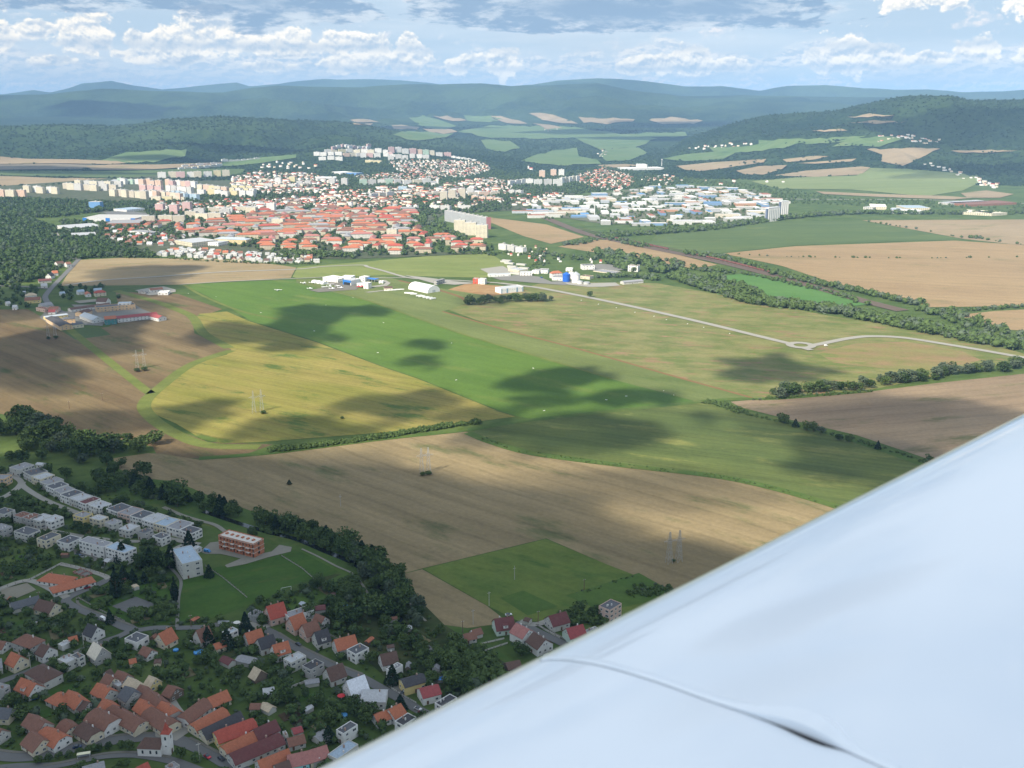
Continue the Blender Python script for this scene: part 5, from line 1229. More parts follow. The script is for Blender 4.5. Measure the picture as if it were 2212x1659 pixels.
# big white arch tent
def arch(view, a, b, W_w, H, label, name='arched_hall', mat=None):
    A0 = G(*view(*a), z=H); B0 = G(*view(*b), z=H); u = B0-A0; L_ = u.length; c0 = (A0+B0)/2; root = empty(name, Vector((c0.x, c0.y, 0)), math.atan2(u.y, u.x)); m = mat or mat_plain('white membrane', (.78, .78, .77), .5, .04, .1)
    V = []; F = []; n = 14
    for x in (-L_/2, L_/2):
        for i in range(n+1): t_ = i/n*math.pi; V.append((x, -W_w/2*math.cos(t_), H*math.sin(t_)**.8))
    for i in range(n): F.append((i, i+1, n+2+i, n+1+i))
    F += [tuple(range(n, -1, -1)), tuple(range(n+1, 2*n+2))]
    mesh_obj('membrane', V, F, m, root)
    for k in range(1, 8):
        x = -L_/2+L_*k/8; V = []; F = []
        for i in range(n+1): t_ = i/n*math.pi; V += [(x-.2, -W_w/2*1.008*math.cos(t_), H*1.008*math.sin(t_)**.8), (x+.2, -W_w/2*1.008*math.cos(t_), H*1.008*math.sin(t_)**.8)]
        for i in range(n): F.append((i*2, i*2+1, i*2+3, i*2+2))
        mesh_obj('rib', V, F, mat_plain('pale rib', (.55, .58, .6), .5, .04), root)
    hbox('door', L_/2+.02, L_/2+.15, -3, 3, 0, 4.5, mat_plain('tent door', (.45, .48, .5), .6, .04), root)
    tag(root, label, 'hall'); FOOT.append((c0.x, c0.y, L_/2)); return root
arch(M1, (1440,270), (1610,306), 26, 11.5, 'large white arched hall standing beside the sandy ground')
for k, (a, b) in enumerate((((668,140),(715,152)), ((728,146),(772,160)), ((785,155),(828,170)))):
    arch(S_, a, b, 12, 4.5, ['low white tent hangar, left of three beside the apron', 'low white tent hangar, middle of three beside the apron', 'low white tent hangar, right of three beside the apron'][k], 'tent_hangar')
# tanks
def tank(view, p, r, h, col, cone, label):
    c0 = G(*view(*p)); root = empty('storage_tank', c0); m = mat_plain('tank paint', col, .5, .05, .2); n = 28; V = []; F = []
    for z in (0, h):
        for i in range(n): a = i/n*6.28318; V.append((math.cos(a)*r, math.sin(a)*r, z))
    for i in range(n): j = (i+1) % n; F.append((i, j, n+j, n+i))
    mesh_obj('tank_wall', V, F, m, root)
    V = [(math.cos(i/n*6.28318)*r*1.05, math.sin(i/n*6.28318)*r*1.05, h) for i in range(n)] + [(math.cos(i/n*6.28318)*r*.12, math.sin(i/n*6.28318)*r*.12, h+cone) for i in range(n)]
    F = [(i, (i+1) % n, n+(i+1) % n, n+i) for i in range(n)] + [tuple(range(n, 2*n)), tuple(range(n-1, -1, -1))]
    mesh_obj('tank_roof', V, F, m if col[2] > .4 and col[0] < .1 else mat_plain('tank roof', (.36, .38, .40), .6, .05), root)
    tag(root, label, 'tank'); FOOT.append((c0.x, c0.y, r+2))
tank(Q_, (1125,287), 6.6, 13.5, (.015, .11, .50), 3.2, 'vivid blue round tank with conical roof in the waterworks')
tank(Q_, (1236,300), 7.2, 15.0, (.70, .69, .66), 4.5, 'tall pale round tank with grey conical roof beside the blue one')
tank(Q_, (1285,314), 4.8, 5.2, (.66, .64, .60), 1.0, 'short cream tank in front of the tall pale one')
tank(Q_, (1362,318), 5.4, 4.0, (.48, .48, .46), .8, 'squat grey tank right of the short cream one')
# grain silos
def silos(view, p0, p1, H, rows, label):
    a = G(*view(*p0)); b = G(*view(*p1)); u = b-a; L_ = u.length; root = empty('grain_silo', a, math.atan2(u.y, u.x)); n = max(4, int(L_/7)); r = L_/n/2; m = mat_plain('silo concrete', (.60, .59, .57), .8, .06, .05)
    for k in range(n):
        for q in range(rows):
            V = []; F = []; cx = r+2*r*k; cy = 2*r*q
            for z in (0, H):
                for i in range(14): t_ = i/14*6.28318; V.append((cx+math.cos(t_)*r*1.01, cy+math.sin(t_)*r*1.01, z))
            for i in range(14): j = (i+1) % 14; F.append((i, j, 14+j, 14+i))
            F.append(tuple(range(14, 28))); mesh_obj('silo_tube', V, F, m, root)
    hbox('head_house', r*.3, L_-r*.3, -r*.7, 2*r*(rows-1)+r*.7, H+.01, H+4.0, mat_plain('head house', (.55, .55, .55), .8, .05), root)
    hbox('lift_shaft', -4, -.2, -2, 4, 0, H+1, mat_plain('dark shaft', (.12, .15, .22), .8, .05), root)
    tag(root, label, 'silo'); FOOT.append(((a.x+b.x)/2, (a.y+b.y)/2, L_/2+8))
V4 = vw(2300, 600, .18083)
silos(V4, (800,592), (1012,570), 33, 2, 'front row of pale concrete grain silos, shorter and nearer the trees')
silos(V4, (1030,528), (1165,520), 43, 2, 'rear row of pale concrete grain silos, taller one at the back')
# pylons
def pylon_mesh(H=23.):
    V = []; F = []
    def bar(a, b, w=.16):
        w *= .55
        a = Vector(a); b = Vector(b); d = (b-a).normalized(); s = d.orthogonal().normalized()*w; t_ = d.cross(s).normalized()*w; k = len(V)
        for p in (a, b): V.extend([p+s, p+t_, p-s, p-t_])
        for i in range(4): j = (i+1) % 4; F.append((k+i, k+j, k+4+j, k+4+i))
    def w_(z): return 1.5*(1-z/H)+.35
    lv = [0, 4, 8, 11.5, 15, 18, 20.5, H]
    for i in range(len(lv)-1):
        z0, z1 = lv[i], lv[i+1]; a, b = w_(z0), w_(z1)
        c0 = [(-a,-a,z0),(a,-a,z0),(a,a,z0),(-a,a,z0)]; c1 = [(-b,-b,z1),(b,-b,z1),(b,b,z1),(-b,b,z1)]
        for k in range(4): bar(c0[k], c1[k], .17); bar(c0[k], c1[(k+1) % 4], .10); bar(c1[k], c1[(k+1) % 4], .09)
    me = bpy.data.meshes.new('lattice_mast'); me.from_pydata(V, [], F); V2, F2 = V, F
    V = []; F = []
    def bar2(a, b, w=.14):
        w *= .6
        a = Vector(a); b = Vector(b); d = (b-a).normalized(); s = d.orthogonal().normalized()*w; t_ = d.cross(s).normalized()*w; k = len(V)
        for p in (a, b): V.extend([p+s, p+t_, p-s, p-t_])
        for i in range(4): j = (i+1) % 4; F.append((k+i, k+j, k+4+j, k+4+i))
    for sx in (-1, 1):
        bar2((0, .4, 16), (sx*4.2, 0, 16.5)); bar2((0, -.4, 16), (sx*4.2, 0, 16.5)); bar2((0, 0, 18), (sx*4.2, 0, 16.5)); bar2((sx*4.1, 0, 16.5), (sx*4.1, 0, 15.2), .1); bar2((sx*2.2, 0, 16.3), (sx*2.2, 0, 15.0), .1)
    ma = bpy.data.meshes.new('cross_arm'); ma.from_pydata(V, [], F)
    st_ = mat_plain('galvanised steel', (.36, .37, .37), .6, .05, .5, .3); me.materials.append(st_); ma.materials.append(st_); return me, ma
PM, PA = pylon_mesh()
PY = [((297,797), 'left mast of the pylon pair in the brown field'), ((312,795), 'right mast of the pylon pair in the brown field'),
      ((549,892), 'left mast of the pylon pair in the yellow field'), ((566,889), 'right mast of the pylon pair in the yellow field'),
      ((105,731), 'left mast of the pylon pair behind the works'), ((120,729), 'right mast of the pylon pair behind the works'),
      ((911,1024), 'left mast of the pylon pair in the middle of the stubble field'), ((926,1022), 'right mast of the pylon pair in the middle of the stubble field'),
      ((1445,1217), 'left mast of the pylon pair close to the wing'), ((1466,1213), 'right mast of the pylon pair close to the wing')]
for (p, lb) in PY:
    o = empty('pylon', G(*p), R(20)); child('lattice_mast', PM, o, (0, 0, 0)); child('cross_arm', PA, o, (0, 0, 0)); tag(o, 'grey steel '+lb, 'pylon', 'lattice pylons crossing the fields')
# poles
def cyl(name, r0, r1, h, mats, n=8):
    V = [(math.cos(i/n*6.2832)*r, math.sin(i/n*6.2832)*r, z) for r, z in ((r0, 0), (r1, h)) for i in range(n)]
    F = [(i, (i+1) % n, n+(i+1) % n, n+i) for i in range(n)] + [tuple(range(n, 2*n)), tuple(range(n-1, -1, -1))]
    me = bpy.data.meshes.new(name); me.from_pydata(V, [], F)
    for m_ in mats: me.materials.append(m_)
    return me
M_POLE = mat_plain('pole concrete', (.42, .40, .37), .85, .08)
POLE = cyl('pole', .2, .12, 10, [M_POLE]); ARM = boxm('arm', 2.2, .15, .15, [M_POLE]); SPOLE = cyl('pole', .25, .18, 8, [mat_plain('rusty steel', (.16, .10, .07), .8, .1)])
for v, p, h, lb in ((D_, (576,527), 10, 'at the tip of the brown strip by the small red house'), (D_, (716,366), 10, 'on the edge of the dark meadow'), (D_, (1148,512), 8, 'beside the lane end'), (D_, (1553,226), 8, 'between the two dark meadows'),
                 (D_, (940,132), 9, 'rusty, alone in the middle of the square meadow'), (B_, (1928,1592), 10, 'on the green by the main road'), (B_, (812,505), 9, 'beside the cream roofed house'), (B_, (298,700), 9, 'left of the brown hipped house'),
                 (E_, (202,872), 10, 'near the red car'), (F_, (1620,868), 9, 'alone in the stubble field with a strip of weeds'), (M0, (903,1318), 8, 'alone in the brown field'), (M0, (612,1388), 8, 'near the left tree belt in the brown field'), (D_, (484,600), 8, 'behind the pink awning house'), (C_, (27,825), 8, 'beside the recycling containers lane'), (A_, (350,1445), 7, 'at the street corner')):
    o = empty('utility_pole', G(*v(*p)), R(30)); child('pole', POLE if h > 8.5 else SPOLE, o, (0, 0, 0)); child('cross_arm', ARM, o, (0, 0, h-1 if h > 8.5 else 7.4)); tag(o, 'slim utility pole '+lb, 'utility pole', 'utility poles in fields and streets')
# cars
def car_mesh(van=False):
    def sect(y0, y1, z0, prof):
        V = [(x, y, z) for y in (y0, y1) for x, z in prof]; n = len(prof); F = [tuple(range(n-1, -1, -1)), tuple(range(n, 2*n))] + [(i, (i+1) % n, n+(i+1) % n, n+i) for i in range(n)]; return V, F
    if van: body = [(-2.4,.35),(2.4,.35),(2.45,.95),(1.9,1.15),(1.2,2.05),(-2.35,2.1),(-2.4,1.2)]; cab = [(1.05,1.25),(1.75,1.25),(1.25,1.85),(.6,1.85),(.5,1.25)]
    else: body = [(-2.05,.35),(2.05,.35),(2.1,.7),(1.9,.85),(.95,.92),(-1.6,.95),(-2.05,.85)]; cab = [(-1.65,.95),(1.0,.92),(.35,1.42),(-1.1,1.44)]
    b = bpy.data.meshes.new('body'); V, F = sect(-.87, .87, 0, body); b.from_pydata(V, [], F)
    c_ = bpy.data.meshes.new('cabin'); V, F = sect(-.89 if van else -.74, .89 if van else .74, 0, cab); c_.from_pydata(V, [], F); c_.materials.append(M_GLASS); return b, c_
CARM = car_mesh(); VANM = car_mesh(True); WHEEL = cyl('wheel', .32, .32, .22, [mat_plain('tyre', (.02, .02, .02), .9, .05)], 12)
def car(view, p, rz, col, label, van=False):
    c0 = G(*view(*p)); c0.z = .34; o = empty('parked_car' if not van else 'van', c0, R(rz)); b, c_ = VANM if van else CARM; b = b.copy(); b.materials.append(mat_plain('car paint', col, .25, .02, 1, .6)); child('body', b, o, (0, 0, 0)); child('cabin', c_, o, (0, 0, 0))
    for x in (-1.3, 1.3):
        for y in (-.87, .65):
            w = child('wheel', WHEEL, o, (x, y, .32)); w.rotation_euler = (-math.pi/2, 0, 0)
    tag(o, label, 'van' if van else 'car')
car(A_, (912,1598), -38, (.75,.75,.75), 'white van driving on the village road past the court', True)
car(A_, (770,1318), 32, (.30,.02,.02), 'dark red car on the road near the orange bungalows')
car(F_, (445,1274), -20, (.05,.22,.50), 'light blue van parked on the gravel of the building site', True)
car(B_, (748,1468), 15, (.02,.04,.09), 'dark blue car on the main road left of the chapel')
car(B_, (2003,1562), -40, (.50,.02,.03), 'bright red car on the main road right of the chapel')
car(E_, (362,868), -42, (.04,.04,.05), 'black car just behind the bright red one')
car(A_, (690,1027), -20, (.10,.14,.25), 'blue car in the yard of the three storey flats'); car(A_, (735,1043), -20, (.5,.5,.5), 'silver car in the yard of the three storey flats')
car(A_, (618,1342), 30, (.05,.08,.25), 'navy car in front of the long orange bungalow'); car(C_, (972,988), -40, (.05,.05,.05), 'black car on the diagonal street')
car(C_, (2025,1557), -30, (.6,.6,.6), 'white car at the lower end of the diagonal street'); car(C_, (1898,1412), 60, (.08,.09,.1), 'grey car on the drive of the lemon house')
car(B_, (1822,470), 60, (.75,.75,.75), 'white car beside the conifer garden', True); car(D_, (888,450), 10, (.6,.6,.6), 'white car behind the maroon dormer house')
car(W_, (897,215), 20, (.8,.8,.8), 'white box van on grass beside the roundabout', True); car(A_, (925,1140), 10, (.5,.5,.5), 'white car under trees below the flats')
car(Q_, (836,246), 0, (.02,.08,.25), 'blue lorry on the depot forecourt', True); car(T3, (150,0), 0, (.5,.1,.1), 'red car on the far car park'); car(C_, (2060,1590), -30, (.2,.03,.03), 'dark red car near the wing on the diagonal street')
# recycling containers, goal, shelter, pools, parasols
for k in range(5):
    o = empty('recycling_container', G(*C_(275+k*19, 797)), R(5)); child('body', boxm('body', 1.5, 1.2, 1.6, [mat_plain('white plastic', (.62, .64, .66), .5, .04)]), o, (0, 0, .05)); child('lid', boxm('lid', 1.54, 1.24, .15, [mat_plain('grey lid', (.30, .32, .34), .5, .04)]), o, (0, 0, 1.66))
    tag(o, ORD[k]+' from the left of five white recycling containers by the lane', 'container', 'white recycling containers')
g0 = G(*C_(820,515)); g1 = G(*C_(908,497)); u = g1-g0; go = empty('football_goal', g0, math.atan2(u.y, u.x)); mw_ = mat_plain('white tube', (.7, .7, .7), .5, .02)
for nm, x0, x1, y0, y1, z0, z1 in (('post', -.08, .08, -.08, .08, 0, 2.5), ('post', u.length-.08, u.length+.08, -.08, .08, 0, 2.5), ('crossbar', .08, u.length-.08, -.08, .08, 2.42, 2.58), ('back_stay', -.05, .05, .08, 1.6, .0, .1), ('back_stay', u.length-.05, u.length+.05, .08, 1.6, 0, .1)): hbox(nm, x0, x1, y0, y1, z0, z1, mw_, go)
tag(go, 'white football goal on the grass pitch by the tree belt', 'goal')
s0 = empty('bus_shelter', G(*B_(812,1560)), R(15)); hbox('roof', -3, 3, -1, 1, 2.4, 2.6, mat_plain('shelter roof', (.66, .64, .45), .6, .05), s0); hbox('back_panel', -2.9, 2.9, .8, .95, 0, 2.38, mat_plain('shelter panel', (.35, .38, .4), .4, .05), s0)
for x in (-2.8, 2.7): hbox('post', x, x+.1, -.9, -.8, 0, 2.38, M_FRAME, s0)
tag(s0, 'pale bus shelter on the green strip between the two roads', 'bus shelter')
for v, p, r, lb in ((B_, (325,978), 2.6, 'round blue paddling pool below the orange gabled house'), (B_, (1915,548), 2.7, 'round blue paddling pool in the garden of the conifer house'), (B_, (1697,527), 1.6, 'small pale blue pool beside the larger blue pool'), (C_, (1366,1612), 2.2, 'blue tarpaulin pool in the lower gardens near the wing'), (C_, (1376,640), 2.0, 'blue garden pool behind the open orange shed')):
    o = empty('paddling_pool', G(*v(*p))); child('pool_wall', cyl('pool wall', r, r, .8, [mat_plain('blue vinyl', (.04, .20, .55), .4, .05)], 24), o, (0, 0, .05)); child('pool_water', cyl('pool water', r*.93, r*.93, .02, [mat_plain('pool water', (.10, .32, .62), .15, .03)], 24), o, (0, 0, .86)); tag(o, lb, 'pool')
o = empty('swimming_pool', G(*D_(322,1000)), R(12)); child('pool_deck', boxm('deck', 14, 8.5, .35, [M_CONC]), o, (0, 0, .05)); w = child('pool_basin', cyl('basin', 1, 1, .03, [mat_plain('pool water', (.05, .22, .60), .15, .03)], 28), o, (-.5, -.6, .42)); w.scale = (4.2, 1.9, 1); hbox('screen_wall', -7, 7, 4.25, 4.5, .05, 1.9, M_CONC, o); hbox('screen_wall', 7, 7.25, -4.2, 4.25, .05, 1.9, M_CONC, o)
tag(o, 'oval blue swimming pool set in a pale walled deck behind the lemon house', 'swimming pool')
for v, p, c_, lb in ((C_, (1350,1460), (.55,.05,.06), 'red parasol in the garden below the silver roof'), (C_, (1525,1540), (.7,.7,.68), 'white parasol in the garden below the pale villa'), (C_, (430,812), (.66,.64,.6), 'white tent canopy beside the lane containers')):
    o = empty('parasol', G(*v(*p))); child('pole', cyl('pole', .05, .05, 2.3, [M_FRAME]), o, (0, 0, 0)); child('shade', cyl('shade', 2.1, .15, .7, [mat_plain('parasol cloth', c_, .8, .03)], 10), o, (0, 0, 2.1)); tag(o, lb, 'parasol')
# light aircraft and glider trailers
def plane_parts():
    def bx(n, V, F): me = bpy.data.meshes.new(n); me.from_pydata(V, [], F); return me
    n = 8; V = []; F = []
    for x, r, z in ((3.6,.12,0),(3.2,.42,0),(1.6,.58,.05),(0,.52,.05),(-2.4,.22,.12),(-4.2,.10,.2)):
        for i in range(n): a = i/n*6.2832; V.append((x, math.cos(a)*r, 1.1+z+math.sin(a)*r))
    for k in range(5):
        for i in range(n): F.append((k*n+i, k*n+(i+1) % n, (k+1)*n+(i+1) % n, (k+1)*n+i))
    F += [tuple(range(n)), tuple(range(5*n, 6*n))[::-1]]; fu = bx('fuselage', V, F)
    def slab(n, x0, x1, y, z, t): return bx(n, [(xx, yy, zz) for xx in (x0, x1) for yy in (-y, y) for zz in (z, z+t)], [(0,1,3,2),(4,6,7,5),(0,4,5,1),(2,3,7,6),(0,2,6,4),(1,5,7,3)])
    wi = slab('wing', .1, 1.6, 5.4, 1.6, .16); ta = slab('tailplane', -4.2, -3.4, 1.6, 1.35, .08)
    fi = bx('fin', [(-4.3,-.05,1.4),(-3.2,-.05,1.4),(-3.9,-.05,2.7),(-4.4,-.05,2.7),(-4.3,.05,1.4),(-3.2,.05,1.4),(-3.9,.05,2.7),(-4.4,.05,2.7)], [(0,1,2,3),(7,6,5,4),(0,4,5,1),(1,5,6,2),(2,6,7,3),(3,7,4,0)]); return fu, wi, ta, fi
PP = plane_parts(); PW = mat_plain('aircraft paint', (.78,.78,.78), .3, .02); PR = mat_plain('red aircraft paint', (.6,.03,.05), .3, .02)
for i, (p, rz, red, lb) in enumerate((((612,274), 30, 0, 'at the left tip of the apron'), ((810,254), 60, 0, 'behind the apron'), ((888,243), 20, 0, 'nearest the grass beside the apron'), ((898,218), 100, 0, 'larger one beside the apron grass'), ((922,274), 15, 0, 'in the middle of the apron'), ((1002,240), 40, 0, 'on the taxiway'), ((1150,204), 70, 0, 'outside the blue fronted hangar'), ((1045,262), 10, 0, 'at the right end of the apron'), ((1335,246), 0, 1, ''), ((1310,250), 30, 1, 'x'), ((520,196), 0, 0, 'among the tents left'), ((640,192), 20, 0, 'second among the tents'), ((160,297), 80, 0, 'alone on the grass runway'))):
    o = empty('light_aircraft', G(*S_(*p)), R(rz))
    for m_ in PP:
        q = m_.copy(); q.materials.append(PR if red else PW); child(q.name.split('.')[0], q, o, (0, 0, 0))
    o.scale = (1.25, 1.25, 1.25)
    tag(o, ('red light aircraft parked in front of the control block' if lb != 'x' else 'second red light aircraft, left of the other red one') if red else 'white light aircraft '+lb, 'aircraft', 'parked light aircraft')
TR = boxm('trailer', 8, 1.6, 1.3, [PW])
for i, p in enumerate(((1378,378),(1405,380),(1430,386),(1480,402),(1502,408),(1540,416),(1570,422),(1600,428))):
    o = empty('glider_trailer', G(*M1(*p)), R(-10+i*7)); child('trailer_body', TR, o, (0, 0, .5)); child('nose', cyl('nose', .78, .3, 1.6, [PW]), o, (4, 0, 1.1)).rotation_euler = (0, math.pi/2, 0)
    for y in (-.85, .63): child('wheel', WHEEL, o, (0, y, .32)).rotation_euler = (-math.pi/2, 0, 0)
    o.scale = (1.2, 1.6, 1.5)
    tag(o, f'white glider trailer, {ORD[i]} from the left in the line beside the arched hall', 'trailer', 'glider trailers on the airfield grass')
for i, p in enumerate((1690,1740,1790,1840,1895)):
    o = empty('glider_trailer', G(*S_(p, 300-(p-1690)*.08)), R(8)); child('trailer_body', TR, o, (0, 0, .5)); child('nose', cyl('nose', .78, .3, 1.6, [PW]), o, (4, 0, 1.1)).rotation_euler = (0, math.pi/2, 0)
    tag(o, f'white trailer, {ORD[i]} from the left along the pale strip near the clubhouse', 'trailer', 'trailers along the pale strip')
MK = [(M1, (1168,632)), (M1, (557,706)), (M1, (1118,897)), (M1, (1808,1138)), (M1, (1767,812)), (M1, (660,478)), (M1, (900,412)), (M2, (276,1034)), (M2, (920,1313)), (M2, (1095,1280)), (M2, (372,1408)), (M2, (1425,1233)), (M2, (1515,1272)), (M0, (1905,405)), (M0, (1660,375)), (M1, (87,545))]
MB_ = cyl('marker', .01, .01, .01, [PW])
mk_me = bpy.data.meshes.new('marker board'); mk_me.from_pydata([(-1.2,-.3,0),(1.2,-.3,0),(1.2,.3,0),(-1.2,.3,0),(-1.1,0,.35),(1.1,0,.35)], [], [(0,1,5,4),(2,3,4,5),(3,0,4),(1,2,5),(3,2,1,0)]); mk_me.materials.append(PW)
for i, (v, p) in enumerate(MK):
    o = link('runway_marker', mk_me); o.location = G(*v(*p)) + Vector((0, 0, .12)); o.rotation_euler = (0, 0, R(-40+i*25))
    tag(o, 'small white roof-shaped marker board lying on the runway grass', 'marker', 'white marker boards of the grass runway')
cu = boxm('headwall', 3.0, .8, .6, [mat_plain('pale concrete', (.6, .59, .55), .9, .04)])
for i, x in enumerate(((850,470),(1008,502),(1172,542),(1340,577),(1450,606),(1635,643),(1778,675),(2007,729),(700,436))):
    o = link('culvert_headwall', cu); o.location = G(*M2(*x)); o.rotation_euler = (0, 0, R(60)); tag(o, f'pale concrete culvert headwall, {ORD[i] if i < 8 else "nearest the white hall, before the first"} along the straight road', 'culvert', 'culvert headwalls along the straight road')
# freight wagons on the line
wb = boxm('wagon_body', 12.5, 3, 2.3, [mat_plain('wagon paint', (.18, .075, .06), .8, .1)]); wc = boxm('chassis', 12, 2.2, .5, [mat_plain('wagon frame', (.06, .05, .05), .8, .1)])
def track(pts, step):
    W3 = catmull([G(*p) for p in pts], 10); acc = 0; outp = []
    for a, b in zip(W3, W3[1:]):
        d = (b-a).length
        while acc < d: outp.append((a.lerp(b, acc/d), math.atan2((b-a).y, (b-a).x))); acc += step
        acc -= d
    return outp
tr_ = track([(1330,516),(1440,539),(1560,564),(1680,594)], 14.2)
for i, (p, a) in enumerate(tr_):
    if 14 < i < 20: continue
    o = empty('freight_wagon', p+Vector((0, 0, .5)), a); child('wagon_body', wb, o, (0, 0, 1.1)); child('chassis', wc, o, (0, 0, .55))
    tag(o, f'brown open freight wagon, {ORD[i]} from the town end of the far string' if i < 15 else f'brown open freight wagon, {ORD[min(24, i-20)]} from the town end of the near string', 'freight wagon', 'freight wagons of the far string' if i < 15 else 'freight wagons of the near string')
# fence panels by the lower gardens and the field lane wall
def fence(pts, h, mat, label, name='garden_fence', t_=.12):
    P3 = [G(*p) for p in pts]; root = empty(name, P3[0]); o0 = P3[0]
    V = []; F = []
    for a, b in zip(P3, P3[1:]):
        d = (b-a); s = Vector((-d.y, d.x, 0)).normalized()*t_/2; k = len(V)
        V += [a-o0+s, b-o0+s, b-o0-s, a-o0-s] + [q+Vector((0, 0, h)) for q in (a-o0+s, b-o0+s, b-o0-s, a-o0-s)]
        F += [(k, k+1, k+5, k+4), (k+1, k+2, k+6, k+5), (k+2, k+3, k+7, k+6), (k+3, k, k+4, k+7), (k+4, k+5, k+6, k+7)]
    mesh_obj('fence_panel', V, F, mat, root)
    for a, b in zip(P3, P3[1:]):
        n = max(1, int((b-a).length/4))
        for i in range(n):
            q = a.lerp(b, i/n)-o0; child('fence_post', POSTM, root, (q.x, q.y, 0))
    tag(root, label, 'fence')
POSTM = boxm('post', .3, .3, 1.7, [M_KERB]); fm = mat_plain('fence boards', (.30, .28, .25), .9, .1); fw = mat_plain('pale wall', (.48, .46, .42), .9, .08)
fence(V_(C_, [(705,1435),(900,1365),(1120,1285)]), 1.4, fw, 'pale panel fence running down through the lower gardens')
fence(V_(D_, [(590,720),(700,690),(850,655)]), 1.0, fw, 'low pale wall around the lawn left of the white gable')
fence(V_(D_, [(640,775),(760,735),(880,695)]), 1.0, fw, 'second low wall below the lawn left of the white gable')
fence(V_(D_, [(1150,545),(1300,630),(1340,650)]), 1.2, fw, 'roadside wall with white pillars across the lane')
fence(V_(A_, [(0,1325),(270,1240),(540,1100),(800,1160),(965,1215)]), 1.2, fw, 'pale wall around the new bungalow plot')
fence(V_(A_, [(690,1400),(880,1510),(1100,1610)]), 1.0, fm, 'fence on the green side of the village road')
fence(V_(B_, [(945,1350),(1040,1320)]), 1.8, mat_plain('orange boards', (.42, .22, .05), .9, .1), 'orange plank fence beside the old cream cottage')
fence(V_(C_, [(1790,1370),(1900,1440),(2010,1500)]), 1.0, fw, 'pale front wall of the lemon and crimson houses')
fence(V_(C_, [(150,290),(300,390),(520,570)]), .9, fm, 'thin wire fence line dividing the school meadow')
fence(V_(C_, [(820,200),(1000,310),(1150,440)]), .9, fm, 'thin fence line along the football pitch')
fence(V_(C_, [(1440,1000),(1250,900),(1000,790)]), 1.0, fm, 'garden fence behind the two tall gables')
# ------------------------------------------------------------------ the town
rng = np.random.default_rng(11)
def facade(rgb, floor=2.9, bay=3.2, glass=(.10, .12, .14), frac=.5):
    k = ('fac', rgb, bay)
    if k in MATS: return MATS[k]
    m, t, b = newmat('apartment facade'); g = t.node('ShaderNodeNewGeometry'); p = g.outputs['Position']; n = g.outputs['Normal']
    tan = t.v('CROSS_PRODUCT', n, (0, 0, 1)); s = t.v('DOT_PRODUCT', p, tan); x, y, z = t.sep(p)
    fs = t.m('FRACT', t.m('DIVIDE', s, bay)); fz = t.m('FRACT', t.m('DIVIDE', z, floor))
    win = t.m('MULTIPLY', t.m('MULTIPLY', t.m('GREATER_THAN', fs, 1-frac), t.m('GREATER_THAN', fz, .32)), t.m('LESS_THAN', fz, .80))
    nz = t.sep(n)[2]; win = t.m('MULTIPLY', win, t.m('LESS_THAN', t.m('ABSOLUTE', nz), .3))
    wn = t.node('ShaderNodeTexWhiteNoise'); wn.noise_dimensions = '2D'
    t.put(wn.inputs['Vector'], t.xyz(t.m('FLOOR', t.m('DIVIDE', s, bay)), t.m('FLOOR', t.m('DIVIDE', z, floor)), 0.))
    gcol = t.mix(t.m('MULTIPLY', wn.outputs['Value'], .55), glass, tuple(.7*v for v in rgb))
    d = t.noise(p, .06, 3, .6); f = t.m('MULTIPLY_ADD', t.m('SUBTRACT', d, .5), .35, 1.)
    base_ = t.v('MULTIPLY', t.xyz(*rgb), t.xyz(f, f, f))
    t.put(b.inputs['Base Color'], t.mix(win, base_, gcol)); b.inputs['Roughness'].default_value = .75; b.inputs['Specular IOR Level'].default_value = .2
    MATS[k] = m; return m
PALE = {'white': (.70,.69,.66), 'cream': (.66,.60,.46), 'pale grey': (.55,.54,.52), 'peach': (.66,.47,.36), 'pale yellow': (.66,.58,.34), 'pink': (.60,.40,.38), 'pale blue': (.42,.55,.66), 'beige': (.56,.50,.40), 'pale green': (.44,.58,.46)}
bf6 = [(0,1,3,2),(4,6,7,5),(0,4,5,1),(2,3,7,6),(0,2,6,4),(1,5,7,3)]
def block(c0, ang, L_, W_, h, col, label, group, name='apartment_block', cat='apartment block', flatroof=(.42,.41,.39), lifts=True, parts=True):
    z0 = -3.
    root = empty(name, c0, ang)
    wallm = facade(PALE[col] if isinstance(col, str) else col)
    V = []; F = []
    def bx(x0, x1, y0, y1, z0_, z1):
        k = len(V); V.extend([(a, b, c_) for a in (x0, x1) for b in (y0, y1) for c_ in (z0_, z1)]); F.extend([tuple(k+i for i in f) for f in bf6])
    bx(-L_/2, L_/2, -W_/2, W_/2, z0, h); mesh_obj('wall', V, F, wallm, root)
    V = []; F = []; bx(-L_/2+.3, L_/2-.3, -W_/2+.3, W_/2-.3, h+.01, h+.35)
    if lifts:
        n = max(1, int(L_/22))
        for i in range(n): xx = -L_/2+L_*(i+.5)/n; bx(xx-2.4, xx+2.4, -2.2, 2.2, h+.351, h+3.2)
    mesh_obj('roof', V, F, mat_plain('flat roof', flatroof, .9, .08), root)
    tag(root, label, cat, group); FOOT.append((c0.x, c0.y, max(L_, W_)*.5)); return root
